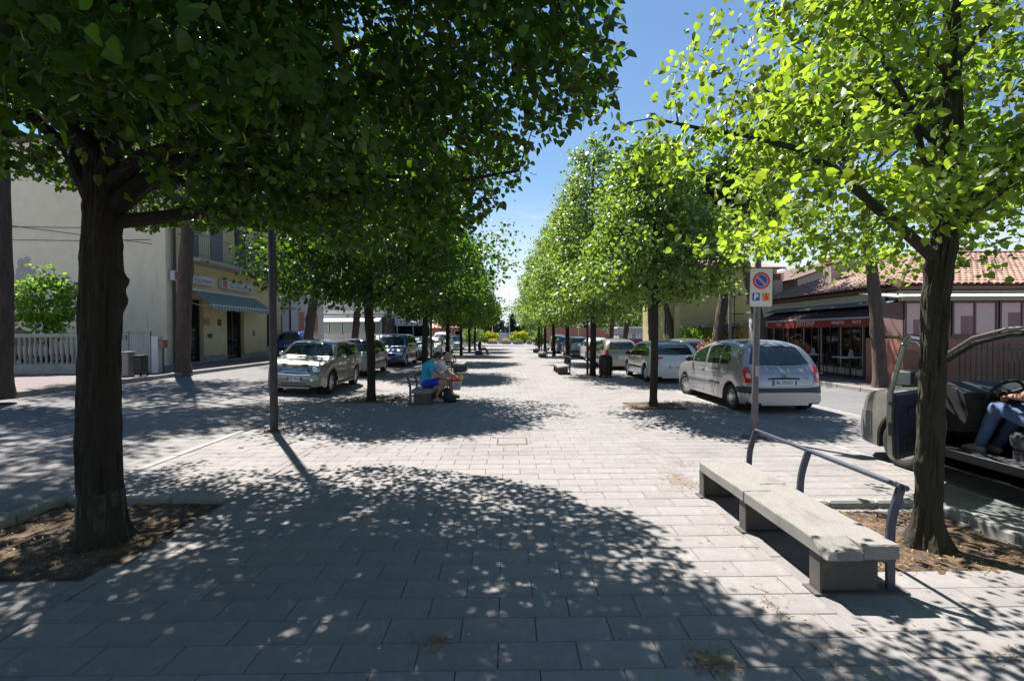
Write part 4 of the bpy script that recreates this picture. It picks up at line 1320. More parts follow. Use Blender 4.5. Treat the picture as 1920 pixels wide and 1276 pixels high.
def hatch(name, label, loc, face, pm, L=3.9, W=1.66, H=1.46, wb=2.48, fo=.75, r=.295, plate='BP 417FK', wst='cap', tail_style='tall', glass=M_DGLASS, near=True, group='parked cars',
          hood=.92, wsb=.95, tail=None, bumper=None, estate=False, roofm=None, belt0=.86, steer=0.0):
    """a hatchback or estate; face 'cam' drives towards the camera, 'away' away from it"""
    q = L - .30 if not estate else L - .16
    top = [(0, .50), (.02, .60), (.07, .69), (.25, .78), (.6, hood - .06), (wsb, hood), (wsb + .35, hood + .28), (wsb + .72, H - .06), (wsb + 1.15, H), (L * .66, H + .0), (q - .28, H - .06), (q - .05, H - .16), (q + .12, belt0 + .18), (L - .10, belt0 + .02), (L - .03, .72), (L, .5)]
    top = sorted(top)
    bl = [(0, .48), (.3, .70), (.8, belt0 - .04), (1.5, belt0), (L - .8, belt0 + .04), (L - .2, belt0 + .03), (L, .45)]
    rz = 0.0 if face == 'cam' else pi
    c = Car(name, label, L, W, H, wb, fo, r, top, bl, pm, rz=rz, loc=loc, wst=wst, group=group, steer=steer, nst=56 if near else 34)
    gx, gz = (12, 6) if near else (6, 3)
    # glass
    yA = wsb + .08
    c.patch('windscreen', 'f', [(-.50, H - .09), (0, H - .06), (.50, H - .09)], [(-.66, hood + .05), (0, hood + .035), (.66, hood + .05)], glass, nx=gx, nz=gz)
    y1, y2, y3, y4 = wsb + .42, wsb + 1.02, wsb + 1.08, L - .62
    zt = lambda y: c.zb(y) + .80 * (c.zt(y) - c.zb(y))
    zb = lambda y: c.zb(y) + .035
    both(c, 'front_side_window', [(y1 - .14, zb(y1) + .02), (y1 + .10, zt(y1 + .06)), ((y1 + y2) / 2, zt((y1 + y2) / 2)), (y2, zt(y2))], [(y1 - .16, zb(y1)), (y1 + .1, zb(y1)), ((y1 + y2) / 2, zb(y2)), (y2, zb(y2))], glass, nx=gx, nz=gz)
    both(c, 'rear_side_window', [(y3, zt(y3)), ((y3 + y4) / 2, zt((y3 + y4) / 2)), (y4, zt(y4) - .03), (y4 + .14, zb(y4) + .1)], [(y3, zb(y3)), ((y3 + y4) / 2, zb(y3)), (y4, zb(y4)), (y4 + .16, zb(y4) + .02)], glass, nx=gx, nz=gz)
    c.patch('rear_window', 'b', [(-.50, H - .12), (0, H - .10), (.50, H - .12)], [(-.62, belt0 + .13), (0, belt0 + .11), (.62, belt0 + .13)], glass, nx=gx, nz=gz)
    # lights
    hwf = W / 2 - .10
    sym(c, 'headlight', 'f', [(hwf - .34, .70), (hwf - .16, .74), (hwf, .76)], [(hwf - .34, .60), (hwf - .16, .57), (hwf - .02, .60)], M_LENS, nx=8, nz=4, off=.006)
    c.patch('grille', 'f', [(-.32, .64), (.32, .64)], [(-.30, .56), (.30, .56)], M_BLACK, nx=8, nz=2, off=.003)
    c.patch('air_intake', 'f', [(-.42, .36), (.42, .36)], [(-.36, .26), (.36, .26)], M_BLACK, nx=8, nz=2, off=.003)
    if tail_style == 'tall':
        sym(c, 'tail_light', 'b', [(W / 2 - .20, belt0 + .10), (W / 2 - .07, belt0 + .06)], [(W / 2 - .22, .66), (W / 2 - .05, .66)], M_REDL, nx=4, nz=6, off=.008)
    else:
        sym(c, 'tail_light', 'b', [(W / 2 - .46, .90), (W / 2 - .25, .93), (W / 2 - .06, .92)], [(W / 2 - .44, .87), (W / 2 - .25, .83), (W / 2 - .06, .80)], M_REDL, nx=6, nz=3, off=.008)
    c.plate('f', .46, plate); c.plate('b', .60 if tail_style == 'tall' else .56, plate)
    both(c, 'side_strip', [(.95, .52), (L - 1.0, .52)], [(.95, .46), (L - 1.0, .46)], M_BLACK if near else pm, nx=8, nz=1, off=.006)
    sym(c, 'rear_bumper', 'b', [(0, .48), (.4, .48), (W / 2 - .06, .48)], [(0, .40), (.4, .40), (W / 2 - .06, .40)], bumper or M_BLACK, nx=8, nz=2, off=.012)
    c.mirror(wsb + .38, belt0 + .07, M_BLACK if near else pm)
    if near:
        for ax in 'lr':
            c.seam(ax, [(y1 - .14, zb(y1)), (y1 - .12, .55), (y1 - .02, .30)]); c.seam(ax, [(y2 + .03, H - .1), (y2 + .03, .6), (y2 + .03, .28)]); c.seam(ax, [(y4 + .02, zb(y4)), (y4 - .05, .8), (y4 - .22, .62)])
        c.handles([(y2 - .12, belt0 - .07), (y4 - .1, belt0 - .05)], pm)
        c.seam('b', [(-.62, belt0 + .05), (-.58, .62), (0, .53), (.58, .62), (.62, belt0 + .05)], 'hatch_seam')
    if roofm: c.patch('roof_skin', 't', [(-.48, wsb + .8), (-.5, q - .35)], [(.48, wsb + .8), (.5, q - .35)], roofm, nx=10, nz=6)
    return c

P_SILV = paint('silver', (.48, .49, .50)); P_PICA = paint('warm_silver', (.33, .325, .34), .5, .34); P_BEIGE = paint('beige_silver', (.215, .21, .165), .5, .3)
P_WHITE = paint('white', (.48, .50, .50), .05, .3); P_NAVY = paint('navy', (.012, .025, .10), .3, .2); P_BLUE = paint('blue', (.04, .09, .36), .2, .3)
P_GOLD = paint('light_sand', (.31, .285, .25), .5, .35); P_GREEN = paint('grey_green', (.20, .25, .24), .5, .3); P_LB = paint('light_blue', (.22, .38, .46), .4, .3)
P_GREY = paint('grey', (.16, .165, .175), .5, .3); P_RED = paint('dark_red', (.28, .02, .03), .2, .3); P_VAN = paint('champagne', (.25, .24, .215), .5, .34)

# --- silver people carrier with the rear towards the camera
zp = [(0, .46), (.02, .60), (.08, .70), (.35, .86), (.75, .98), (.95, 1.04), (1.35, 1.30), (1.75, 1.51), (2.15, 1.60), (2.6, 1.635), (3.1, 1.63), (3.5, 1.58), (3.72, 1.51), (3.84, 1.42), (4.02, 1.14), (4.12, 1.00), (4.20, .90), (4.255, .70), (4.28, .46)]
zb_ = [(0, .45), (.35, .80), (.9, .96), (2.2, 1.0), (3.6, 1.02), (4.05, 1.0), (4.28, .42)]
c = Car('parked_car', 'silver rounded people carrier with black bumper strip and plate BL 592ED', 4.28, 1.78, 1.64, 2.76, .86, .305, zp, zb_, P_PICA,
        rz=pi, loc=(5.94, 14.45, 0), wst='cap', group='parked cars', tumble=.34, nose=.26, tail=.13, steer=.32, nst=70)
c.root.scale = (1, 1, .955)
c.patch('windscreen', 'f', [(-.48, 1.53), (0, 1.57), (.48, 1.53)], [(-.70, 1.09), (0, 1.07), (.70, 1.09)], M_DGLASS, nx=14, nz=8)
c.patch('rear_window', 'b', [(-.50, 1.47), (-.25, 1.50), (0, 1.505), (.25, 1.50), (.50, 1.47)], [(-.66, 1.11), (-.4, 1.075), (0, 1.07), (.4, 1.075), (.66, 1.11)], M_DGLASS, nx=20, nz=8)
wt = lambda y: (y, c.zb(y) + .80 * (c.zt(y) - c.zb(y)))
both(c, 'quarter_glass', [(.98, 1.045), (1.22, wt(1.22)[1]), wt(1.40)], [(.98, 1.03), (1.2, 1.03), (1.40, 1.03)], M_DGLASS, nx=6, nz=4)
both(c, 'front_side_window', [wt(1.46), wt(1.72), wt(2.05), wt(2.2)], [(1.46, 1.04), (1.72, 1.04), (2.05, 1.045), (2.24, 1.05)], M_DGLASS, nx=10, nz=6)
both(c, 'rear_side_window', [wt(2.30), wt(2.6), wt(2.95)], [(2.34, 1.05), (2.6, 1.055), (3.0, 1.06)], M_DGLASS, nx=10, nz=6)
both(c, 'rear_quarter_window', [wt(3.05), (3.25, wt(3.25)[1] - .01), (3.45, 1.37), (3.56, 1.22)], [(3.09, 1.06), (3.25, 1.065), (3.45, 1.07), (3.52, 1.09)], M_DGLASS, nx=8, nz=6)
sym(c, 'tail_light', 'b', [(.70, 1.06), (.77, 1.04), (.83, .96)], [(.66, .70), (.76, .69), (.845, .70)], M_REDL, nx=6, nz=8, off=.010)
sym(c, 'reverse_lens', 'b', [(.71, .90), (.78, .90)], [(.70, .80), (.78, .80)], mat('pale_pink_lens', (.75, .42, .38), .2, coat=.6), nx=4, nz=3, off=.016)
c.patch('bumper_strip', 'b', [(-.84, .62), (-.5, .585), (0, .58), (.5, .585), (.84, .62)], [(-.84, .46), (-.5, .475), (0, .475), (.5, .475), (.84, .46)], mat('navy_black_plastic', (.03, .034, .045), .55), nx=20, nz=3, off=.014)
both(c, 'bumper_side_strip', [(3.86, .56), (4.0, .60), (4.19, .62)], [(3.88, .48), (4.0, .46), (4.19, .46)], mat('navy_black_plastic', (.03, .034, .045), .55), nx=6, nz=3, off=.012)
both(c, 'side_strip', [(1.15, .595), (3.08, .615)], [(1.15, .54), (3.08, .555)], mat('grey_rub_strip', (.10, .10, .10), .6), nx=16, nz=2, off=.016)
c.patch('number_plate_recess', 'b', [(-.34, .80), (0, .815), (.34, .80)], [(-.34, .765), (0, .77), (.34, .765)], M_BLACK, nx=10, nz=2, off=.010)
c.plate('b', .70, 'BL 592ED', x=.0, w=.52, h=.12)
for s_ in (0, -.045):
    c.seam('b', [(-.06, .85 + s_), (0, .90 + s_), (.06, .85 + s_)], 'chevron_badge', .02)
for o in [k for k in c.root.children if k.name.startswith('chevron_badge')]: o.data.materials[0] = mat('badge_blue_steel', (.18, .24, .35), .3, .7)
text('model_lettering', 'HDi', .07, mat('badge_blue_steel', (.18, .24, .35)), c.root, Matrix.Translation((-.48, c.cast('b', -.48, .80)[0].y + .006, .80)) @ Matrix.Rotation(pi, 4, 'Z'), .002)
for ax in 'lr':
    c.seam(ax, [(1.42, 1.02), (1.40, .6), (1.45, .32)]); c.seam(ax, [(2.27, 1.53), (2.29, 1.0), (2.27, .6), (2.2, .30)]); c.seam(ax, [(3.04, 1.52), (3.1, 1.0), (3.02, .7), (2.86, .48), (2.78, .30)])
    c.seam(ax, [(1.42, .30), (2.78, .30)])
c.seam('b', [(-.60, 1.05), (-.655, .8), (-.60, .625), (0, .60), (.60, .625), (.655, .8), (.60, 1.05)], 'hatch_seam', .008)
c.seam('b', [(-.62, 1.085), (-.4, 1.03), (0, 1.02), (.4, 1.03), (.62, 1.085)], 'rear_wiper_line', .006)
b = MB(); h0, _ = c.cast('b', 0, 1.10); h1, _ = c.cast('b', -.42, 1.115)
b.tube([h0 + Vector((0, .02, 0)), h1 + Vector((0, .022, .0))], .007, 6); b.lathe([(.025, 0), (.02, .03)], 10, M=Matrix.Translation(h0) @ Matrix.Rotation(-pi / 2, 4, 'X')); b.build('rear_wiper', M_BLACK, c.root)
c.mirror(1.40, 1.07, M_BLACK, (.19, .1, .15)); c.handles([(2.12, .91), (2.92, .92)], M_BLACK)
sym(c, 'headlight', 'f', [(.38, .76), (.6, .80), (.72, .82)], [(.38, .62), (.6, .60), (.70, .62)], M_LENS, nx=8, nz=4)
b = MB(); b.tube([(0, 3.2, 1.64), (0, 3.32, 1.80)], [.006, .003], 5); b.build('aerial', M_BLACK, c.root)

# --- small beige retro hatchback facing the camera
zp = [(0, .44), (.02, .58), (.05, .66), (.10, .75), (.22, .84), (.5, .92), (.85, .955), (.98, .99), (1.18, 1.17), (1.36, 1.31), (1.52, 1.37), (2.1, 1.405), (2.7, 1.405), (3.1, 1.375), (3.3, 1.33), (3.42, 1.20), (3.55, .98), (3.63, .86), (3.68, .66), (3.70, .44)]
zb_ = [(0, .42), (.1, .70), (.4, .84), (1.0, .94), (2.0, .97), (3.2, .99), (3.5, .96), (3.7, .42)]
c = Car('parked_car', 'beige metallic retro small hatchback facing the camera with round headlights, behind the dark lamp post', 3.70, 1.69, 1.41, 2.47, .70, .31, zp, zb_, P_BEIGE,
        rz=radians(1.5), loc=(-5.93, 13.35, .065), wst='7', group='parked cars', tumble=.24, nose=.17, tail=.14, cladding=True, nst=64)
c.root.rotation_euler = (0, radians(3.1), radians(1.5)); c.root.scale = (1, 1, 1.06)
wt = lambda y: (y, c.zb(y) + .80 * (c.zt(y) - c.zb(y)))
c.patch('windscreen', 'f', [(-.56, 1.335), (-.3, 1.355), (0, 1.36), (.3, 1.355), (.56, 1.335)], [(-.70, 1.025), (-.4, 1.02), (0, 1.015), (.4, 1.02), (.70, 1.025)], M_DGLASS, nx=18, nz=8)
c.patch('roof_skin', 't', [(-.58, 1.72), (-.58, 3.28)], [(.58, 1.72), (.58, 3.28)], mat('car_paint_roof_green_grey', (.16, .17, .12), .3, .5, coat=.8), nx=14, nz=8)
both(c, 'front_side_window', [wt(1.24), wt(1.40), wt(1.6), wt(2.1), wt(2.3)], [(1.14, 1.0), (1.4, 1.0), (1.6, 1.0), (2.1, 1.0), (2.3, 1.0)], M_DGLASS, nx=12, nz=6)
both(c, 'rear_side_window', [wt(2.35), wt(2.7), wt(3.0), wt(3.2)], [(2.35, 1.0), (2.7, 1.005), (3.0, 1.01), (3.32, 1.02)], M_DGLASS, nx=10, nz=6)
c.patch('rear_window', 'b', [(-.52, 1.30), (.52, 1.30)], [(-.58, 1.02), (.58, 1.02)], M_DGLASS)
for sx in (-1, 1):
    c.ring('headlight', 'f', sx * .585, .74, .135, .125, M_LENS, off=.022, n=24)
    c.ring('headlight_bowl', 'f', sx * .585, .74, .075, .07, M_CHROME, off=.036, n=18)
    c.ring('fog_light', 'f', sx * .50, .42, .06, .06, M_CHROME, off=.012, n=16)
c.patch('grille', 'f', [(-.36, .70), (0, .715), (.36, .70)], [(-.42, .60), (-.2, .565), (.2, .565), (.42, .60)], M_BLACK, nx=12, nz=3, off=.004)
for k, z in enumerate((.595, .625, .655, .69)):
    wv = .40 - .02 * k
    c.patch('grille_bar', 'f', [(-wv, z + .007), (0, z + .010), (wv, z + .007)], [(-wv, z - .007), (0, z - .005), (wv, z - .007)], M_CHROME, nx=12, nz=1, off=.016)
c.patch('grille_surround', 'f', [(-.44, .565), (0, .548), (.44, .565)], [(-.44, .548), (0, .530), (.44, .548)], M_CHROME, nx=12, nz=1, off=.012)
c.patch('air_intake', 'f', [(-.36, .335), (.36, .335)], [(-.32, .26), (.32, .26)], M_BLACK, nx=10, nz=2, off=.004)
c.patch('intake_bar', 'f', [(-.36, .30), (.36, .30)], [(-.36, .29), (.36, .29)], M_CHROME, nx=10, nz=1, off=.012)
c.plate('f', .435, 'DW 701LV', x=.02, w=.40, h=.11)
h, n = c.cast('f', 0, .785)
b = MB(); b.ball(tuple(h + Vector((0, -.006, 0))), (.035, .012, .03), n=12); b.box((-.075, h.y - .008, h.z - .006), (.075, h.y + .004, h.z + .006)); b.build('bonnet_badge', M_CHROME, c.root)
both(c, 'side_indicator', [(1.10, .80), (1.24, .84)], [(1.10, .76), (1.24, .76)], M_CHROME, nx=4, nz=2, off=.008)
both(c, 'sill_cladding', [(1.12, .33), (2.72, .33)], [(1.12, .235), (2.72, .235)], M_BLACK, nx=10, nz=2, off=.008)
for ax in 'lr':
    for yc in c.wy:
        c.seam(ax, [(yc - .385 * cos(t), .31 + .385 * sin(t)) for t in [.05 + 3.04 * k / 10 for k in range(11)]], 'arch_trim', .05)
c.patch('lower_bumper', 'f', [(-.66, .29), (0, .27), (.66, .29)], [(-.66, .235), (0, .235), (.66, .235)], M_BLACK, nx=10, nz=1, off=.010)
both(c, 'belt_trim', [(.95, .955), (2.0, .985), (3.4, 1.0)], [(.95, .945), (2.0, .972), (3.4, .985)], M_CHROME, nx=16, nz=1, off=.006)
for ax in 'lr':
    c.seam(ax, [(1.24, .94), (1.22, .6), (1.28, .30)]); c.seam(ax, [(2.32, 1.33), (2.34, .98), (2.30, .6), (2.2, .30)])
c.seam('t', [(-.70, .75), (-.55, .25), (-.3, .13), (0, .10), (.3, .13), (.55, .25), (.70, .75)], 'bonnet_seam', .007)
c.mirror(1.33, 1.0, M_CHROME, (.18, .13, .13), .05); c.handles([(2.18, .88)], M_CHROME)
b = MB(); b.tube([(0, 1.75, 1.38), (0, 1.95, 1.62)], [.005, .003], 5); b.build('aerial', M_BLACK, c.root)
for sx in (-.4, .12):
    h0, _ = c.cast('f', sx, 1.035); h1, _ = c.cast('f', sx + .42, 1.06)
    b = MB(); b.tube([h0 + Vector((0, -.012, 0)), h1 + Vector((0, -.014, 0))], .006, 5); b.build('wiper', M_BLACK, c.root)

# --- further cars, left lane then right lane
def zL(x): return zg(x) - .01
hatch('parked_car', 'light silver hatchback with sunlit white roof right behind the beige retro car', (-6.35, 18.75, zL(-6.35)), 'cam', P_GOLD, L=3.85, H=1.48, plate='CF 204RT')
hatch('parked_car', 'dark navy people carrier with bright headlights, third car in the left row', (-6.15, 24.6, zL(-6.1)), 'cam', P_NAVY, L=4.3, W=1.76, H=1.68, wb=2.7, hood=1.02, wsb=1.0, belt0=1.0, plate='CX 883MB', estate=True, wst='7')
hatch('parked_car', 'grey green estate parked behind the navy people carrier on the left', (-6.0, 30.6, zL(-6)), 'cam', P_GREEN, L=4.2, W=1.7, H=1.5, estate=True, near=False, plate='BK 610AZ')
hatch('parked_car', 'silver car seen between the lamp post and fourth left linden', (-5.9, 36.6, zL(-6)), 'cam', P_SILV, L=4.0, H=1.5, near=False, plate='CB 331LD')
hatch('parked_car', 'tall white delivery car in the left row beyond the silver one', (-5.9, 42.0, zL(-6)), 'cam', P_WHITE, L=4.2, W=1.75, H=1.85, hood=1.08, belt0=1.05, estate=True, near=False, plate='DA 559GN')
hatch('parked_car', 'light blue car furthest along the left row before the shrubs', (-5.6, 50.5, zL(-6)), 'cam', P_LB, L=4.0, W=1.72, H=1.5, near=False, plate='AX 274PC')
hatch('parked_car', 'blue compact hatchback seen from behind beside the white house on the left', (-13.4, 33.2, .47), 'away', P_BLUE, L=3.7, W=1.62, H=1.52, wb=2.4, near=True, plate='BT 902SE')
hatch('parked_car', 'silver grey saloon passing in front of the white veranda on the left', (-9.6, 31.0, .27), 'cam', P_SILV, L=4.4, W=1.75, H=1.45, wb=2.7, near=False, plate='CM 118YT').root.rotation_euler = (0, 0, radians(-25))
hatch('parked_car', 'white sporty hatchback with slim red tail lights behind the silver people carrier', (5.82, 20.55, 0), 'away', P_WHITE, L=4.17, W=1.73, H=1.44, wb=2.55, r=.31, tail_style='slim', plate='DL 336WR', wst='8', bumper=P_WHITE)
hatch('parked_car', 'sand silver hatchback with orange red tail lights, third car in the right row', (5.45, 26.4, 0), 'away', P_GOLD, L=3.9, W=1.70, H=1.45, plate='BV 765NP', bumper=P_GOLD)
hatch('parked_car', 'small white car parked ahead of the sand silver hatchback', (5.75, 33.2, 0), 'away', P_WHITE, L=3.7, W=1.62, H=1.45, near=False, plate='CE 440HB')
hatch('parked_car', 'grey estate with tall tail lights parked before the small white car', (5.3, 39.2, 0), 'away', P_GREEN, L=4.3, W=1.7, H=1.47, estate=True, near=False, plate='AZ 587VF')
hatch('parked_car', 'blue hatchback in the right row beyond the grey estate', (5.2, 45.0, 0), 'away', P_BLUE, L=3.9, W=1.66, H=1.46, near=False, plate='BN 213CK')
hatch('parked_car', 'dark silver people carrier furthest along the right row', (5.2, 51.5, 0), 'away', P_GREY, L=4.1, W=1.7, H=1.6, estate=True, near=False, plate='CR 690DX')
hatch('parked_car', 'dark grey car parked across the street before the yellow house', (9.4, 27.5, -.01), 'away', P_GREY, L=3.8, W=1.65, H=1.45, near=False, plate='BH 128KM')
hatch('parked_car', 'brown and blue estate parked behind the concrete balustrade', (-16.6, 17.9, .47), 'cam', paint('brown_blue', (.06, .035, .04), .4, .3), L=4.2, W=1.7, H=1.60, estate=True, near=False, plate='AP 306LZ').root.rotation_euler = (0, 0, radians(90))
# ------------------------------------------------------------------ people
M_SKIN = mat('skin', (.42, .235, .165), .5, var=.06); M_SKIN2 = mat('tanned_skin', (.36, .19, .13), .5, var=.06)
M_HAIR = mat('dark_hair', (.018, .013, .011), .55, var=.3, vscale=40); M_HAIRG = mat('grey_blond_hair', (.30, .27, .20), .6, var=.3, vscale=40)
M_EYE = mat('eye_dark', (.02, .015, .01), .2)

def capsule(bm, p0, p1, r0, r1, n=14, flat=None):
    p0, p1 = Vector(p0), Vector(p1)
    d = p1 - p0; L = max(d.length, 1e-4); d = d / L
    q = d.to_track_quat('Z', 'Y').to_matrix().to_4x4()
    M = Matrix.Translation(p0) @ q
    rings = []
    prof = [(r0 * sin(t), -r0 * cos(t)) for t in [pi / 2 * i / 4 for i in range(5)]] + [(r1 * cos(t), L + r1 * sin(t)) for t in [pi / 2 * i / 4 for i in range(5)]]
    for r, z in prof:
        row = []
        for j in range(n):
            a = 2 * pi * j / n
            v = M @ Vector((max(r, 1e-3) * cos(a), max(r, 1e-3) * sin(a), z))
            row.append(bm.verts.new(v))
        rings.append(row)
    for i in range(len(rings) - 1):
        for j in range(n): bm.faces.new((rings[i][j], rings[i][(j + 1) % n], rings[i + 1][(j + 1) % n], rings[i + 1][j]))
    bm.faces.new(rings[0][::-1]); bm.faces.new(rings[-1])

def blobmesh(name, caps, m, parent, voxel=.014, smooth=6, ell=()):
    bm = bmesh.new()
    for c in caps: capsule(bm, *c)
    for c, r in ell:
        M = Matrix.Translation(c) @ Matrix.Diagonal((*r, 1))
        bmesh.ops.create_icosphere(bm, subdivisions=3, radius=1, matrix=M)
    me = bpy.data.meshes.new(name); bm.to_mesh(me); bm.free(); me.materials.append(m)
    for p in me.polygons: p.use_smooth = True
    o = link(name, me, parent)
    r = o.modifiers.new('remesh', 'REMESH'); r.mode = 'VOXEL'; r.voxel_size = voxel; r.use_smooth_shade = True
    s = o.modifiers.new('smooth', 'SMOOTH'); s.factor = .5; s.iterations = smooth
    return o

def hand(caps, w, d, palmdir, s=1.0, side=1):
    """palm and five curled fingers starting at wrist w, pointing d"""
    d = Vector(d).normalized(); pn = Vector(palmdir).normalized(); x = d.cross(pn).normalized()
    w = Vector(w)
    for k, f in enumerate((-.030, -.010, .010, .029)):
        ln = (.034, .040, .038, .030)[k] * s
        b = w + d * .085 * s + x * f * s
        caps.append((w + d * .02 * s + x * f * .6 * s, b, .014 * s, .011 * s))
        m_ = b + (d * .8 + pn * .6).normalized() * ln; e = m_ + (d * .2 + pn).normalized() * ln * .8
        caps.append((b, m_, .0095 * s, .0088 * s)); caps.append((m_, e, .0088 * s, .0075 * s))
    t = w + d * .03 * s + x * side * .028 * s; t2 = t + (d * .6 + x * side * .7 + pn * .4).normalized() * .04 * s; t3 = t2 + (d + pn * .5).normalized() * .03 * s
    caps.append((t, t2, .012 * s, .0105 * s)); caps.append((t2, t3, .0105 * s, .008 * s))

def seated(label, loc, rz, J, skin, hair, shirt, shorts, shoe, hairstyle='short', s=1.0, long_trousers=False, sock=None):
    """J: joints in local space, x forward (the way the sitter faces), y to the left"""
    root = empty('person', loc, rz, label, 'person')
    V = {k: Vector(v) for k, v in J.items()}
    caps = [(V['pelvis'], V['waist'], .125, .115), (V['waist'], V['chest'], .115, .135), (V['chest'], V['neck'], .12, .065), (V['neck'], V['head'], .055, .055)]
    fwd = V['face'].normalized()
    for sd in ('l', 'r'):
        caps += [(V['chest'] * .3 + V['sh_' + sd] * .7, V['sh_' + sd], .075, .062), (V['sh_' + sd], V['el_' + sd], .05, .038), (V['el_' + sd], V['wr_' + sd], .038, .024),
                 (V['hip_' + sd], V['kn_' + sd], .088, .058), (V['kn_' + sd], V['an_' + sd], .056, .034), (V['pelvis'], V['hip_' + sd], .11, .1),
                 (V['an_' + sd], V['an_' + sd] + Vector((.16, 0, -.045)), .04, .03)]
        hand(caps, V['wr_' + sd], V['wr_' + sd] - V['el_' + sd] + Vector((.03, 0, -.04)), (0, 0, -1) if sd == 'l' else (0, 0, -1), 1.0, -1 if sd == 'l' else 1)
    hd = V['head']; up = (hd - V['neck']).normalized()
    R = Matrix((fwd, up.cross(fwd).normalized(), up)).transposed().to_4x4()
    HM = Matrix.Translation(hd + up * .045) @ R
    hp = lambda x, y, z: HM @ Vector((x, y, z))
    caps += [(hp(.0, 0, .04), hp(-.015, 0, .045), .088, .092), (hp(.045, 0, -.05), hp(.02, 0, -.02), .052, .07), (hp(.085, 0, .012), hp(.104, 0, -.022), .013, .016),
             (hp(0, .085, -.005), hp(-.01, .09, .02), .016, .018), (hp(0, -.085, -.005), hp(-.01, -.09, .02), .016, .018), (hp(.082, -.018, -.058), hp(.082, .018, -.058), .011, .011)]
    blobmesh('body', caps, skin, root, .011, 3)
    for y in (-.033, .033):
        b = MB(); p = hp(.083, y, .018); b.ball(tuple(p), .010, n=8); b.build('eye', M_EYE, root)
    hc = [(hp(-.012, 0, .055), hp(-.03, 0, .05), .100, .102), (hp(-.05, 0, .0), hp(-.055, 0, -.03), .078, .06)]
    if hairstyle == 'bob': hc += [(hp(-.02, .07, .02), hp(-.02, .078, -.05), .04, .03), (hp(-.02, -.07, .02), hp(-.02, -.078, -.05), .04, .03)]
    blobmesh('hair', hc, hair, root, .012, 2)
    sc = [(V['pelvis'] + Vector((0, 0, .02)), V['waist'], .145, .142), (V['waist'], V['chest'], .140, .158), (V['chest'], V['neck'] - (V['neck'] - V['chest']) * .22, .145, .088)]
    for sd in ('l', 'r'):
        e = V['sh_' + sd].lerp(V['el_' + sd], .62)
        sc += [(V['chest'] * .3 + V['sh_' + sd] * .7, V['sh_' + sd], .095, .078), (V['sh_' + sd], e, .074, .062)]
    blobmesh('shirt', sc, shirt, root, .014, 5)
    pc = [(V['pelvis'], V['pelvis'] + Vector((.05, 0, 0)), .135, .13)]
    for sd in ('l', 'r'):
        kf = 1.0 if long_trousers else .62
        pc += [(V['pelvis'], V['hip_' + sd], .125, .115), (V['hip_' + sd], V['hip_' + sd].lerp(V['kn_' + sd], kf), .105, .086 if not long_trousers else .072)]
        if long_trousers: pc.append((V['kn_' + sd], V['kn_' + sd].lerp(V['an_' + sd], .92), .072, .055))
    blobmesh('trousers' if long_trousers else 'shorts', pc, shorts, root, .014, 5)
    for sd in ('l', 'r'):
        a = V['an_' + sd]
        blobmesh('shoe', [(a + Vector((-.02, 0, -.045)), a + Vector((.17, 0, -.055)), .046, .038), (a + Vector((.0, 0, -.02)), a + Vector((.06, 0, -.03)), .045, .04)], shoe, root, .012, 3)
        if sock: blobmesh('sock', [(a, a + Vector((-.005, 0, .06)), .042, .043)], sock, root, .012, 2)
    return root
M_TURQ = mat('turquoise_cotton', (.03, .34, .55), .85, var=.1, vscale=14, bump=.3, bscale=30); M_SHORTB = mat('royal_blue_cloth', (.015, .03, .36), .8, var=.1, bump=.3, bscale=30)
M_WHT = mat('white_cotton', (.62, .60, .66), .85, var=.08, vscale=12, bump=.3, bscale=30); M_SHOE = mat('grey_trainer', (.36, .33, .36), .7, var=.2, vscale=30); M_BEIGEC = mat('beige_cloth', (.30, .26, .22), .85)
M_JEAN = mat('blue_denim', (.07, .12, .24), .85, var=.3, vscale=16, bump=.5, bscale=40)
seated('young man in turquoise shirt and blue shorts hunched forward on the bench', (-2.12, 12.35, 0), 0,
       dict(pelvis=(.02, 0, .49), waist=(0.04, 0, .66), chest=(.10, 0, .90), neck=(.20, 0, 1.06), head=(.30, 0, 1.13), face=(.8, .25, -.55),
            sh_l=(.13, .19, .98), sh_r=(.13, -.19, .98), el_l=(.30, .22, .74), el_r=(.28, -.22, .72), wr_l=(.50, .06, .63), wr_r=(.52, -.06, .62),
            hip_l=(.08, .10, .48), hip_r=(.08, -.10, .48), kn_l=(.50, .14, .54), kn_r=(.50, -.13, .53), an_l=(.38, .14, .11), an_r=(.30, -.12, .11)),
       M_SKIN, M_HAIR, M_TURQ, M_SHORTB, M_SHOE, sock=M_BLACK)
seated('woman with short grey blond hair in a white shirt on the bench, holding a bag', (-2.05, 12.95, 0), 0,
       dict(pelvis=(.05, 0, .49), waist=(0.10, 0, .66), chest=(.20, 0, .89), neck=(.33, 0, 1.03), head=(.43, 0, 1.09), face=(.75, -.15, -.6),
            sh_l=(.24, .18, .96), sh_r=(.24, -.18, .96), el_l=(.44, .2, .72), el_r=(.48, -.2, .70), wr_l=(.66, .06, .62), wr_r=(.66, -.07, .58),
            hip_l=(.1, .09, .48), hip_r=(.1, -.09, .48), kn_l=(.52, .10, .52), kn_r=(.52, -.10, .52), an_l=(.56, .12, .11), an_r=(.58, -.10, .11)),
       M_SKIN2, M_HAIRG, M_WHT, M_BEIGEC, M_BLACK, hairstyle='bob')
bk = empty('backpack', (-1.52, 12.28, 0), 0, 'slumped black backpack on the ground at the feet of the couple', 'backpack')
blobmesh('bag', [((0, 0, .13), (-.02, .02, .30), .125, .09), ((.05, -.03, .09), (.18, -.02, .06), .09, .06), ((-.02, .08, .1), (0, .1, .22), .09, .08)], mat('black_nylon', (.012, .013, .022), .7, bump=.5, bscale=20), bk, .016, 3)
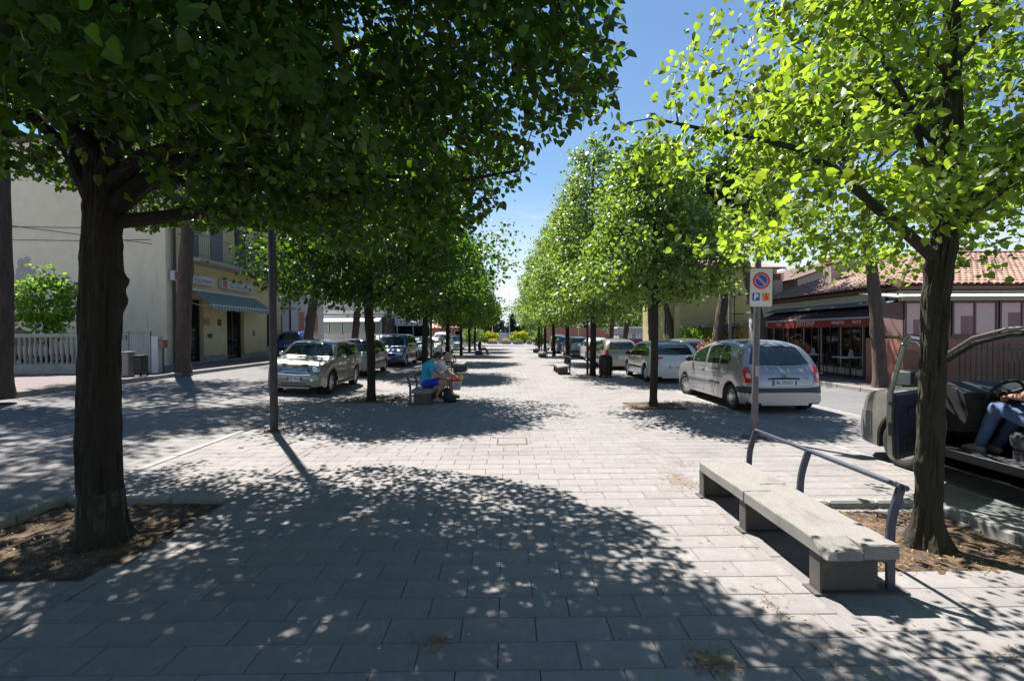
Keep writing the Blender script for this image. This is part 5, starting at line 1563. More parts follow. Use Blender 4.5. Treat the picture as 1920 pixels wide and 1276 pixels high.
b = MB(); b.tube([(-.04, -.03, .36), (-.07, -.05, .46), (-.02, -.05, .47), (.02, -.02, .36)], .01, 6); b.build('handle', M_BLACK, bk)
b = MB(); b.tube([(-.1, .05, .3), (-.17, .03, .2), (-.13, 0, .05)], .014, 6); b.build('strap', M_BLACK, bk)
sb = empty('shopping_bag', (-1.34, 12.86, .25), 0, 'white paper shopping bag with red rim and yellow pack inside, held by the woman', 'bag')
b = MB(); b.add([(-.09, -.06, 0), (.09, -.06, 0), (.09, .06, 0), (-.09, .06, 0), (-.12, -.075, .26), (.12, -.075, .26), (.12, .075, .26), (-.12, .075, .26)], [(3, 2, 1, 0), (0, 1, 5, 4), (1, 2, 6, 5), (2, 3, 7, 6), (3, 0, 4, 7)]); b.build('bag', M_WHT, sb)
b = MB(); b.box((-.125, -.08, .235), (.125, .08, .29)); b.build('red_rim', M_LRED, sb)
b = MB(); b.box((-.03, -.04, .2), (.07, .04, .42), ch=.02, M=Matrix.Rotation(.25, 4, 'Y')); b.build('yellow_pack', mat('yellow_foil', (.7, .6, .06), .5), sb)
b = MB(); b.prism(circ(.02, 10), .0, .004, M=Matrix.Translation((0.02, -.075, .15)) @ FACE); b.prism(circ(.014, 8), .0, .004, M=Matrix.Translation((-.03, -.073, .11)) @ FACE); b.build('printed_mark', M_LBLUE, sb)
fars = [('seated person in pale shirt on the distant left bench', -2.30, 40.5, M_WHT, M_JEAN), ('seated person in dark clothes on the distant left bench beside the pale shirted one', -2.25, 39.7, M_BLACK, M_JEAN)]
for lb, x, y, sh, tr in fars:
    seated(lb, (x, y, 0), 0, dict(pelvis=(.02, 0, .49), waist=(0.0, 0, .68), chest=(.02, 0, .93), neck=(.05, 0, 1.12), head=(.08, 0, 1.22), face=(1, -.2, -.1),
            sh_l=(.03, .19, 1.03), sh_r=(.03, -.19, 1.03), el_l=(.14, .22, .78), el_r=(.12, -.22, .78), wr_l=(.36, .1, .66), wr_r=(.36, -.1, .66),
            hip_l=(.08, .10, .48), hip_r=(.08, -.10, .48), kn_l=(.52, .10, .52), kn_r=(.52, -.10, .50), an_l=(.75, .10, .13), an_r=(.62, -.10, .11)), M_SKIN2, M_HAIR, sh, tr, M_BLACK, long_trousers=True)

# ------------------------------------------------------------------ van with its driver door open
VL, VW, VH = 4.3, 1.74, 1.82
zp = [(0, .48), (.03, .64), (.10, .76), (.35, .90), (.8, 1.02), (1.0, 1.08), (1.35, 1.36), (1.7, 1.62), (2.0, 1.745), (2.4, 1.80), (3.2, 1.82), (4.1, 1.80), (4.22, 1.70), (4.27, 1.1), (4.29, .8), (4.3, .5)]
zb_ = [(0, .46), (.4, .86), (1.0, 1.04), (2.0, 1.07), (4.0, 1.08), (4.3, .46)]
DY0, DY1 = 1.36, 2.46
def vskip(y, j, side):
    # side -1 is the local left; with the van turned round it faces the walk
    if side == 1 and DY0 < y < DY1 and 4 <= j <= 12: return True          # open doorway
    if side == 1 and .98 < y < DY0 and 9 <= j <= 12: return True
    if side == -1 and 1.25 < y < 2.3 and 9 <= j <= 11: return True        # far window opening
    if side == -1 and 2.45 < y < 3.3 and 9 <= j <= 11: return True
    if 1.06 < y < 1.74 and 14 <= j: return True                          # windscreen opening
    return False
vx, vy = 5.86, 7.02
c = Car('parked_van', 'champagne family van at the right edge with its driver door open', VL, VW, VH, 2.69, .98, .315, zp, zb_, P_VAN, cat='van', rz=pi, loc=(vx, vy, 0), wst='cap',
        group=None, tumble=.22, nose=.30, tail=.08, skip=vskip, nst=80, steer=.0)
VR = c.root
M_CLEAR = bpy.data.materials.new('clear_glass'); M_CLEAR.use_nodes = True
t_ = M_CLEAR.node_tree; bsdf = t_.nodes['Principled BSDF']; tr = t_.nodes.new('ShaderNodeBsdfTransparent'); tr.inputs[0].default_value = (.75, .82, .80, 1)
gl = t_.nodes.new('ShaderNodeBsdfGlossy'); gl.inputs['Roughness'].default_value = .02; mx = t_.nodes.new('ShaderNodeMixShader'); mx.inputs[0].default_value = .07
t_.links.new(tr.outputs[0], mx.inputs[1]); t_.links.new(gl.outputs[0], mx.inputs[2]); t_.links.new(mx.outputs[0], t_.nodes['Material Output'].inputs['Surface'])
c.patch('windscreen', 'f', [(-.55, 1.66), (0, 1.69), (.55, 1.66)], [(-.70, 1.13), (0, 1.12), (.70, 1.13)], M_CLEAR, off=.002, nx=12, nz=8)
c.patch('passenger_window', 'l', [(1.28, 1.26), (1.7, 1.52), (2.3, 1.60)], [(1.28, 1.1), (1.7, 1.11), (2.3, 1.12)], M_CLEAR, off=.002, nx=10, nz=5)
both(c, 'rear_side_window', [(3.35, 1.62), (4.0, 1.58)], [(3.35, 1.14), (4.0, 1.15)], M_DGLASS, nx=6, nz=4)
c.patch('rear_window', 'b', [(-.6, 1.62), (.6, 1.62)], [(-.66, 1.15), (.66, 1.15)], M_DGLASS)
c.patch('sliding_door_window', 'r', [(2.70, 1.62), (3.3, 1.62)], [(2.70, 1.14), (3.3, 1.14)], M_DGLASS, nx=6, nz=4)
both(c, 'side_strip', [(2.56, .60), (4.0, .60)], [(2.56, .53), (4.0, .53)], M_BLACK, nx=10, nz=2, off=.014)
c.patch('bumper_corner', 'r', [(.06, .62), (.3, .66), (.52, .66)], [(.06, .30), (.3, .28), (.52, .34)], mat('grey_bumper_plastic', (.12, .12, .13), .6), nx=8, nz=4, off=.010)
c.patch('front_bumper', 'f', [(-.8, .60), (.8, .60)], [(-.8, .28), (.8, .28)], mat('grey_bumper_plastic', (.12, .12, .13), .6), nx=12, nz=4, off=.010)
sym(c, 'headlight', 'f', [(.42, .86), (.76, .90)], [(.42, .70), (.76, .70)], M_LENS, nx=6, nz=4)
sym(c, 'tail_light', 'b', [(.74, 1.1), (.84, 1.1)], [(.74, .7), (.84, .7)], M_REDL, nx=3, nz=5)
c.plate('b', .62, 'BX 452FT')
c.seam('r', [(2.52, 1.70), (2.52, 1.1), (2.52, .34)]); c.handles([(2.72, 1.0)], P_VAN)
# cabin
M_DASH = mat('dark_dashboard', (.018, .019, .022), .65, bump=.2, bscale=120); M_SEAT = mat('dark_seat_fabric', (.03, .032, .04), .9, var=.2, vscale=30); M_GREYP = mat('grey_trim', (.12, .125, .13), .6)
b = MB(); b.box((-.74, .95, .30), (.78, 4.1, .335)); b.box((.60, DY0 - .02, .336), (.80, DY1 + .02, .40)); b.build('cabin_floor', M_DASH, VR)
b = MB(); b.box((.60, DY0, .402), (.83, DY1, .412)); b.build('door_sill_plate', M_ALLOY, VR)
b = MB()
P = [(.95, .55), (1.70, .62), (1.78, .82), (1.72, 1.06), (1.46, 1.16), (1.0, 1.09)]
b.add([(-.76, y, z) for y, z in P] + [(.76, y, z) for y, z in P], [tuple(range(6)), tuple(range(11, 5, -1))] + [(i, i + 6, (i + 1) % 6 + 6, (i + 1) % 6) for i in range(6)])
b.build('dashboard', M_DASH, VR, smooth=40)
sw = empty('steering_wheel', (.37, 1.80, 1.045), 0, parent=VR); sw.rotation_euler = (radians(62), 0, 0)
b = MB(); b.tube([(.185 * cos(2 * pi * i / 32), .185 * sin(2 * pi * i / 32), 0) for i in range(33)], .016, 8); b.build('rim', M_DASH, sw, smooth=60)
b = MB(); b.lathe([(.065, -.03), (.07, .0), (.055, .03), (0.001, .035)], 16); b.build('hub', M_DASH, sw, smooth=50)
for a in (0, 2.2, 4.08):
    b = MB(); b.box((.05, -.022, -.008), (.175, .022, .010), M=Matrix.Rotation(a + .5, 4, 'Z'), ch=.004); b.build('spoke', M_GREYP, sw)
b = MB(); b.tube([(.37, 1.78, 1.03), (.37, 1.5, .86)], .035, 8); b.build('steering_column', M_DASH, VR)
for side in (.38, -.38):
    b = MB(); b.box((side - .25, 2.05, .52), (side + .25, 2.62, .70), ch=.05); b.box((side - .24, 2.55, .62), (side + .24, 2.72, 1.30), ch=.05, M=Matrix.Translation((side, 2.6, .62)) @ Matrix.Rotation(radians(-9), 4, 'X') @ Matrix.Translation((-side, -2.6, -.62)))
    b.box((side - .22, 2.1, .34), (side + .22, 2.5, .52)); b.box((side - .13, 2.72, 1.32), (side + .13, 2.82, 1.52), ch=.03)
    b.build('seat', M_SEAT, VR, smooth=30)
b = MB()          # linings: pillars and headliner
b.tube([(.80, 1.30, .45), (.80, 1.32, 1.06)], .03, 6); b.tube([(.80, 2.48, .42), (.80, 2.48, 1.08), (.70, 2.48, 1.68)], .035, 8)
b.tube([(.775, 1.06, 1.12), (.72, 1.40, 1.38), (.665, 1.75, 1.62), (.64, 2.1, 1.72), (.64, 2.5, 1.74)], .032, 8)
b.build('door_frame_lining', M_BLACK, VR, smooth=60)
b = MB(); b.tube([(.81, 1.0, 1.10), (.785, 1.08, 1.17), (.735, 1.40, 1.435), (.685, 1.75, 1.68), (.665, 2.1, 1.775), (.66, 2.6, 1.80), (.66, 4.0, 1.79)], .015, 8); b.build('roof_rail', P_VAN, VR, smooth=60)
b = MB(); b.add([(-.60, 1.80, 1.69), (.60, 1.80, 1.69), (.62, 4.0, 1.76), (-.62, 4.0, 1.76)], [(0, 1, 2, 3)]); b.build('headliner', M_GREYP, VR)
b = MB(); b.box((-.79, DY0, .4), (-.755, 4.0, 1.07)); b.box((.60, 2.54, .4), (.79, 2.6, 1.07)); b.build('inner_trim', M_DASH, VR)
# the open door, hinged at its front edge
dr = empty('driver_door', (.865, 1.38, 0), 0, parent=VR); dr.rotation_euler = (0, 0, radians(-62))
# door local: +y along the closed door, x outward
def doorx(z): return 0 if z < 1.07 else -(z - 1.07) * .21
dout = [(0.0, .36), (.0, .75), (-.02, 1.06), (.10, 1.20), (.30, 1.42), (.45, 1.58), (.62, 1.66), (.86, 1.69), (.93, 1.60), (.96, 1.07), (.96, .70), (.93, .40), (.86, .34), (.1, .34)]
win = [(.12, 1.10), (.16, 1.18), (.33, 1.37), (.48, 1.52), (.64, 1.60), (.84, 1.62), (.875, 1.55), (.89, 1.10)]
def panel(name, poly, x0, x1, m):
    n = len(poly); b = MB()
    vs = [(x0 + doorx(z), y, z) for y, z in poly] + [(x1 + doorx(z), y, z) for y, z in poly]
    b.add(vs, [tuple(range(n)), tuple(range(2 * n - 1, n - 1, -1))] + [(i, n + i, n + (i + 1) % n, (i + 1) % n) for i in range(n)])
    o = b.build(name, m, dr)
    me = o.data; bm = bmesh.new(); bm.from_mesh(me); bmesh.ops.recalc_face_normals(bm, faces=bm.faces)
    bm.to_mesh(me); bm.free(); return o
low = [p for p in dout if p[1] <= 1.08]
low = [(0.0, .36), (.0, .75), (-.02, 1.085), (.96, 1.085), (.96, .70), (.93, .40), (.86, .34), (.1, .34)]
panel('door_skin', low, -.045, 0, P_VAN)
panel('inner_panel', [(.05, .40), (.04, 1.06), (.90, 1.06), (.91, .72), (.88, .42)], -.085, -.046, mat('navy_black_trim', (.02, .026, .055), .7, bump=.2, bscale=100))
b = MB()
fr_ = [(-.0, 1.07), (.10, 1.20), (.30, 1.42), (.45, 1.58), (.62, 1.66), (.86, 1.68), (.925, 1.60), (.945, 1.07)]
for i in range(len(fr_) - 1):
    (y0, z0), (y1, z1) = fr_[i], fr_[i + 1]
    b.tube([(doorx(z0) - .025, y0, z0), (doorx(z1) - .025, y1, z1)], .030, 8)
b.build('window_frame', P_VAN, dr, smooth=60)
panel('window_glass', win, -.028, -.022, M_CLEAR)
b = MB(); b.box((-.13, .30, .86), (-.086, .72, .90), ch=.01); b.box((-.10, .18, .46), (-.086, .80, .60), ch=.006); b.build('armrest', M_DASH, dr)
b = MB(); b.box((-.06, .962, .62), (-.02, .968, .76)); b.box((-.06, .955, .95), (-.02, .963, .985)); b.build('door_latch', M_BLACK, dr)
b = MB(); b.box((.06, .10, 1.10), (.27, .215, 1.29), ch=.035); b.tube([(0, .10, 1.12), (.1, .15, 1.16)], .03, 8); b.build('wing_mirror', M_BLACK, dr, smooth=60)
b = MB(); b.box((.08, .2155, 1.12), (.25, .220, 1.27), ch=.002); b.build('mirror_glass', M_CHROME, dr)
b = MB(); b.lathe([(.012, 0), (.012, .004)], 8, M=Matrix.Translation((-.087, .45, .5)) @ Matrix.Rotation(-pi / 2, 4, 'Y')); b.build('red_reflector', M_REDL, dr)
# the driver
M_ORG = mat('orange_knit', (.55, .18, .03), .85)
seated('driver in jeans and orange top sitting behind the wheel of the open van', (vx - .38, vy - 2.42, .22), pi / 2,
       dict(pelvis=(0, 0, .58), waist=(-.04, 0, .76), chest=(-.06, 0, 1.0), neck=(-.05, 0, 1.19), head=(-.02, 0, 1.29), face=(1, -.2, -.1),
            sh_l=(-.02, .2, 1.09), sh_r=(-.02, -.2, 1.09), el_l=(.18, .27, .86), el_r=(.18, -.25, .86), wr_l=(.40, .17, .84), wr_r=(.40, -.14, .84),
            hip_l=(.06, .12, .57), hip_r=(.06, -.10, .57), kn_l=(.54, .16, .70), kn_r=(.52, -.10, .68), an_l=(.74, .15, .24), an_r=(.80, -.10, .22)), M_SKIN, M_HAIR, M_ORG, M_JEAN, M_SHOE, long_trousers=True)
# ------------------------------------------------------------------ buildings, left side
M_CREAM = mat('cream_render', (.78, .70, .53), .9, var=.08, vscale=1.5, bump=.2, bscale=60, col2=(.66, .60, .47), c2scale=.8, c2lo=.52, c2hi=.78)
M_OCHRE = mat('pale_ochre_render', (.60, .52, .31), .9, var=.08, vscale=2, col2=(.52, .45, .29), c2scale=.9)
M_PALEW = mat('white_render', (.56, .55, .55), .9, var=.06, vscale=2)
M_PINKW = mat('pale_pink_render', (.58, .52, .50), .9, var=.06, vscale=2)
M_YELL = mat('yellow_render', (.42, .37, .17), .9, var=.08, vscale=1.2, col2=(.42, .37, .16), c2scale=.6)
M_GREYB = mat('grey_render', (.36, .35, .36), .9, var=.06)
M_BRICK = mat('terracotta_render', (.42, .20, .13), .9, var=.12)
M_TILE = mat('terracotta_roof_tile', (.30, .19, .14), .9, var=.25, vscale=6, rnd=.22, island=.22, col2=(.19, .145, .12), c2scale=2.5, c2lo=.5, c2hi=.7)
M_DGREEN = mat('dark_green_shutter', (.03, .06, .055), .6); M_ORSH = mat('orange_shutter', (.45, .19, .10), .7)
M_CONC = mat('aged_concrete', (.33, .32, .29), .92, var=.2, vscale=5, bump=.4, bscale=50, col2=(.20, .195, .18), c2scale=2.5)
M_RAILG = mat('grey_railing', (.20, .21, .23), .5, .3); M_PIPE = mat('dark_downpipe', (.04, .04, .045), .5)
M_WOOD = mat('brown_wood', (.10, .05, .03), .6, var=.2)
M_AWG = mat('awning_green', (.12, .20, .19), .85); M_AWW = mat('awning_cream', (.34, .37, .35), .85)
M_AWR = mat('awning_red_shaded', (.04, .010, .012), .85, var=.25, vscale=3); M_VALR = mat('valance_red', (.20, .024, .016), .8)  # canvas red darkened to stand in for pine shade, valance left brighter
M_TENT = mat('white_canvas', (.70, .70, .70), .8); M_FRAMEB = mat('brown_aluminium', (.09, .055, .05), .45, .3)
M_DARKIN = mat('dark_interior', (.015, .015, .016), .8)
GL = .47

def window(parent, axis, u0, u1, z0, z1, d, out_, m_frame, m_pane, mull=1, sill=True, name='window'):
    """axis 'x': wall plane x=d with outward sign out_; axis 'y': wall plane y=d"""
    def bx(b, a0, a1, c0, c1, e0, e1):
        lo_, hi_ = sorted((d + out_ * e0, d + out_ * e1))
        if axis == 'x': b.box((lo_, a0, c0), (hi_, a1, c1))
        else: b.box((a0, lo_, c0), (a1, hi_, c1))
    f = .06
    b = MB()
    bx(b, u0, u0 + f, z0, z1, .0, .045); bx(b, u1 - f, u1, z0, z1, 0, .045); bx(b, u0 + f, u1 - f, z1 - f, z1, 0, .045); bx(b, u0 + f, u1 - f, z0, z0 + f, 0, .045)
    for i in range(1, mull + 1):
        m_ = u0 + (u1 - u0) * i / (mull + 1); bx(b, m_ - f / 2, m_ + f / 2, z0 + f, z1 - f, 0, .04)
    w_ = b.build(name, m_frame, parent)
    for i in range(mull + 1):
        a0 = u0 + (u1 - u0) * i / (mull + 1) + f / 2; a1 = u0 + (u1 - u0) * (i + 1) / (mull + 1) - f / 2
        b = MB(); bx(b, a0, a1, z0 + f, z1 - f, .003, .015); b.build('pane', m_pane, w_)
    if sill:
        b = MB(); bx(b, u0 - .06, u1 + .06, z0 - .05, z0 - .002, .002, .10); b.build('sill', M_CONC, w_)
    return w_
def boxpart(name, a, c, m, parent, ch=0.0):
    b = MB(); b.box(a, c, ch=ch); return b.build(name, m, parent)

# cream house with the blank wall
ch_ = empty('cream_house', (-20, 20.5, GL), 0, 'large cream house with a blank stained side wall behind the balustrade', 'house')
boxpart('wall', (-22, .0, -.3), (5.6, .36, 9.4), M_CREAM, ch_); boxpart('rear_wing', (-22, .362, -.3), (-4.5, 9.5, 9.4), M_CREAM, ch_)
boxpart('eaves', (-22.2, -.25, 9.4), (5.75, .5, 9.6), M_WOOD, ch_)
b = MB()
for z, s0 in ((5.85, .1), (5.3, .0)): b.tube([(-15 + i, -.03, z + .02 * sin(i) + s0 * (0)) for i in range(21)], .012, 5)
b.tube([(-6, -.04, 6.7), (-1.5, -.1, 6.0), (5.4, -.5, 5.05)], .014, 5)
b.build('wall_cable', M_BLACK, ch_)
M_DIRT = mat('wall_stain', (.56, .51, .42), .95, var=.3, vscale=5)
b = MB()
def stain(cx, cz, rx, rz_, n=26, seed=1):
    r = random.Random(seed); P = []
    for i in range(n):
        a = 2 * pi * i / n; q = r.uniform(.7, 1.15); P.append((cx + rx * q * cos(a), -.0035, cz + rz_ * q * sin(a)))
    b.face(P)
stain(-.3, 3.9, .42, .75, seed=2); b.build('stain', mat('wall_patch_grey', (.42, .39, .38), .95, var=.25, vscale=4), ch_)
for i in range(4): b = MB(); stain(4.6 + i * .21, 1.0 + i * .9, .018, .35, 14, 40 + i); b.build('stain', M_DIRT, ch_)

# bank: facade faces the street
X0 = -14.35
bk_ = empty('bank_building', (X0, 20.9, GL), 0, 'ochre two storey bank building with balcony and striped green awning', 'bank')
def loc_(b_): return b_
H1 = 4.55
b = MB()
op = [(.42, 2.0, 0, 2.95), (3.9, 5.5, 0, 2.9), (8.0, 8.8, .55, 2.7)]
y = 0.0
for a0, a1, z0, z1 in op:
    b.box((-.4, y, -.2), (0, a0, H1)); b.box((-.4, a0, z1), (0, a1, H1))
    if z0 > 0: b.box((-.4, a0, -.2), (0, a1, z0))
    y = a1
b.box((-.4, y, -.2), (0, 9.8, H1)); b.box((-.4, 0, H1), (0, 9.8, 9.2)); b.box((-9, .002, -.2), (-.402, .3, 9.2)); b.box((-9, 9.5, -.2), (-.4, 9.8, 9.2))
b.build('wall', M_OCHRE, bk_)
boxpart('interior', (-1.2, .3, -.1), (-1.1, 9.4, H1), M_DARKIN, bk_)
boxpart('plinth', (0, 0, -.2), (.03, .40, .3), M_CONC, bk_); boxpart('plinth', (0, 2.02, -.2), (.03, 3.88, .3), M_CONC, bk_); boxpart('plinth', (0, 5.52, -.2), (.03, 7.9, .3), M_CONC, bk_)
for nm, a0, a1, z0, z1, ml in (('glass_door', .44, 1.98, .03, 2.93, 1), ('glass_door', 3.92, 5.48, .03, 2.88, 1), ('window', 8.02, 8.78, .57, 2.68, 1)):
    window(bk_, 'x', a0, a1, z0, z1, -.22, 1, M_FRAMEB, M_WGLASS, ml, sill=False, name=nm)
boxpart('doorstep', (.0, .42, -.2), (.25, 2.0, .05), M_CONC, bk_); boxpart('doorstep', (0, 3.9, -.2), (.25, 5.5, .05), M_CONC, bk_)
# balcony
b = MB(); b.box((.0, .3, H1 - .02), (1.0, 9.4, H1 + .14), ch=.02); bal = b.build('balcony', M_CONC, bk_)
yy = .35
while yy < 9.35:
    b = MB(); b.box((.945, yy, H1 + .14), (.957, yy + .012, H1 + 1.12)); b.build('baluster', M_RAILG, bal); yy += .135
b = MB(); b.box((.93, .3, H1 + 1.12), (.972, 9.4, H1 + 1.16)); b.box((.93, .3, H1 + .22), (.97, 9.4, H1 + .25)); b.box((0, .3, H1 + 1.12), (.93, .34, H1 + 1.16)); b.build('handrail', M_RAILG, bal)
for y0_ in (.7, 2.6, 4.7, 7.0, 8.5):
    o = boxpart('shutter_door', (.003, y0_, H1 + .16), (.06, y0_ + .95, H1 + 2.35), M_DGREEN if y0_ > 4 else mat('grey_blue_shutter', (.16, .18, .21), .7), bk_)
    b = MB()
    for k in range(18): b.box((.061, y0_ + .06, H1 + .3 + k * .11), (.072, y0_ + .89, H1 + .36 + k * .11))
    b.build('louvre', M_DGREEN if y0_ > 4 else mat('grey_blue_shutter', (.16, .18, .21), .7), o)
ac = empty('air_conditioner', (X0 + .55, 27.6, GL + H1 + .14), 0, 'white air conditioner unit standing on the bank balcony', 'air conditioner')
boxpart('case', (-.15, -.4, .05), (.15, .4, .6), M_PALEW, ac, .02)
b = MB(); b.lathe([(.2, 0), (.2, .01)], 20, M=Matrix.Translation((.15, -.08, .33)) @ Matrix.Rotation(pi / 2, 4, 'Y')); b.build('fan_grille', M_BLACK, ac)
b = MB(); b.box((-.12, -.35, 0), (.12, -.31, .05)); b.box((-.12, .31, 0), (.12, .35, .05)); b.build('foot', M_BLACK, ac)
# down pipe
b = MB(); b.tube([(.12, -.10, 9.2), (.12, -.10, 4.2), (.14, -.18, 4.0), (.14, -.22, 3.7), (.14, -.16, 3.55), (.12, -.12, 3.4), (.12, -.12, 0.05)], .062, 10); b.build('downpipe', M_PIPE, bk_, smooth=60)
# signs
def bank_sign(y0_, y1_, z0, z1, label):
    s = empty('shop_sign', (X0 + .12, y0_, GL + z0), pi / 2, label, 'shop sign', 'bank signs over the awning')
    W_, H_ = y1_ - y0_, z1 - z0
    b = MB(); b.box((0, -.09, 0), (W_, .10, H_), ch=.01); b.build('box', mat('sign_pale_grey', (.50, .52, .54), .5), s)
    b = MB(); b.box((.08, -.096, .04), (.42, -.0905, H_ - .04)); b.build('emblem_square', mat('sign_navy', (.02, .025, .20), .5), s)
    b = MB(); b.prism([(.13, .05), (.22, .04), (.24, .12), (.36, .05), (.38, .14), (.28, .19), (.38, .27), (.30, .33), (.22, .24), (.14, .33), (.12, .22), (.19, .17)], .0965, .099, M=FACE); b.build('emblem', mat('emblem_orange_red', (.70, .14, .05), .5), s)
    text('lettering', 'Banca FIDEURAM', .23, mat('sign_grey_blue_ink', (.10, .13, .20), .6), s, Matrix.Translation((W_ * .56, -.093, H_ * .38)), .002, xs=1.08)
    text('small_lettering', 'Gruppo Bancario Imprese e Persone', .075, mat('sign_grey_blue_ink', (.10, .13, .20), .6), s, Matrix.Translation((W_ * .46, -.093, H_ * .80)), .001)
    b = MB()
    for r0_, cz in ((.10, H_ * .38), (.07, H_ * .5)):
        b.tube([(W_ - .17 + r0_ * cos(a), -.094, cz + r0_ * .7 * sin(a)) for a in [pi * k / 8 for k in range(17)]], .006, 4)
    b.build('globe_emblem', mat('sign_grey_blue_ink', (.10, .13, .20), .6), s)
    return s
bank_sign(20.62, 23.4, 3.62, 4.04, 'pale bank sign nearest the downpipe, half hidden by the pine trunk')
bank_sign(24.1, 26.9, 3.60, 4.02, 'pale bank sign centred above the striped awning')
# striped awning
aw = empty('awning', (X0, 21.9, GL), 0, 'green and cream striped awning over the bank doors', 'awning')
W_ = 5.6
b = MB(); n = 46
for i in range(n):
    y0_, y1_ = W_ * i / n, W_ * (i + 1) / n; m_ = i % 2
    P = [(.02, 3.36), (.5, 3.02), (.98, 2.66)]
    for k in range(2):
        b.face([(P[k][0], y0_, P[k][1]), (P[k + 1][0], y0_, P[k + 1][1]), (P[k + 1][0], y1_, P[k + 1][1]), (P[k][0], y1_, P[k][1])], m_)
    b.face([(.99, y0_, 2.65), (1.0, y0_, 2.44 + .02 * sin(i)), (1.0, y1_, 2.44 + .02 * sin(i + 1)), (.99, y1_, 2.65)], m_)
o = b.build('canvas', [M_AWG, M_AWW], aw); sm = o.modifiers.new('thickness', 'SOLIDIFY'); sm.thickness = .006
b = MB(); b.tube([(.99, 0, 2.66), (.99, W_, 2.66)], .022, 8); b.tube([(.04, 0, 3.37), (.04, W_, 3.37)], .05, 8); b.build('front_bar', M_WHITE, aw, smooth=60)
for y_ in (.15, W_ - .15):
    b = MB(); b.tube([(.02, y_, 2.75), (.5, y_ , 2.62), (.98, y_, 2.64)], .018, 6); b.build('arm', M_WHITE, aw)
for nm, y_, z_, wy, wz, m_ in (('notice_plate', 22.9, 1.75, .45, .34, mat('brass_plate', (.35, .28, .12), .4, .6)), ('notice_plate', 24.0, 1.75, .30, .32, M_WOOD), ('letter_slot', 23.2, 1.15, .34, .20, M_PIPE), ('notice_plate', 27.3, 1.2, .22, .32, M_RAILG)):
    b = MB(); b.box((0, 0, 0), (.02, wy, wz)); o = b.build(nm, m_, bk_); o.location = (.0 + .004, y_ - 20.9, z_)
wl = empty('wall_lamp', (X0, 27.9, GL + 3.75), 0, 'small round wall lamp right of the awning sign on the bank front', 'wall lamp')
b = MB(); b.tube([(0, 0, 0), (.12, 0, .02)], .02, 6); b.build('arm', M_PIPE, wl)
b = MB(); b.ball((.17, 0, .0), .075, n=10); b.build('lamp_shade', mat('cream_globe', (.5, .42, .25), .4), wl, smooth=60)

# balustrade and gate
fb = empty('balustrade', (-18.6, 16.5, GL), 0, 'pale concrete balustrade with bulging balusters on a low wall', 'balustrade')
boxpart('base_wall', (-2.5, -.12, -.3), (4.6, .12, .30), M_CONC, fb); boxpart('rail', (-2.5, -.1, 1.12), (4.6, .1, 1.24), M_CONC, fb, .015)
bal_me = None
prof = [(.055, 0), (.055, .04), (.03, .08), (.035, .2), (.065, .36), (.06, .46), (.03, .62), (.028, .72), (.05, .78), (.055, .82)]
b = MB(); b.lathe(prof, 8); bme = b.mesh('baluster', M_CONC); smooth_mesh(bme, 50)
for i in range(40):
    x_ = -2.4 + i * .178
    if x_ > 4.5: break
    link('baluster', bme, fb, (x_, 0, .30))
boxpart('post', (4.6, -.16, -.3), (4.95, .16, 1.40), M_CONC, fb)
gt = empty('metal_gate', (-13.55, 16.5, GL), 0, 'pale grey metal gate of thin upright bars with a solid lower panel', 'gate')
boxpart('lower_panel', (0, -.03, .06), (2.1, .03, .42), mat('grey_metal_panel', (.22, .23, .25), .6), gt)
boxpart('frame', (0, -.025, 1.2), (2.1, .025, 1.25), M_RAILG, gt); boxpart('frame', (0, -.02, .43), (2.1, .02, .47), M_RAILG, gt)
b = MB(); b.box((-.012, -.012, .47), (.012, .012, 1.2)); gme = b.mesh('bar', mat('pale_bar', (.45, .46, .48), .5))
for i in range(23): link('bar', gme, gt, (.05 + i * .092, 0, 0))
for x_ in (-.03, 1.02, 2.13): boxpart('post', (x_ - .025, -.035, 0), (x_ + .025, .035, 1.28), M_RAILG, gt)
boxpart('lock_box', (.80, -.05, 1.0), (.92, .05, 1.15), M_RAILG, gt)
gp = empty('gate_pillar', (-11.3, 16.7, GL), 0, 'pale gate pillar with a rusty letter box, next to the bank corner', 'gate pillar')
gp.location = (-12.0, 16.6, GL)
gt.scale = (.66, 1, 1.12); fb.scale = (1, 1, 1.10)
boxpart('pillar', (-.12, -.12, -.1), (.12, .12, 1.25), M_PALEW, gp, .01); boxpart('letter_box', (.13, -.12, .85), (.30, .1, 1.12), mat('rusty_box', (.24, .14, .09), .7, var=.3), gp, .01); boxpart('post', (.19, -.02, 0), (.23, .02, .85), M_PIPE, gp)
bush('garden_shrub', (-16.0, 17.15, GL), (1.15, .8, 2.3), 2600, .14, L_SHRUB, 'bright green garden shrub spilling over the balustrade', 'shrub', 5, droop=.6).location = (-16.35, 17.2, GL + 1.25)
tr_ = bpy.data.objects['garden_shrub']
b = MB(); b.tube([(0, 0, -1.25), (.05, 0, -.3), (0, 0, .8)], [.07, .06, .04], 8); b.build('trunk', M_BARK, tr_)

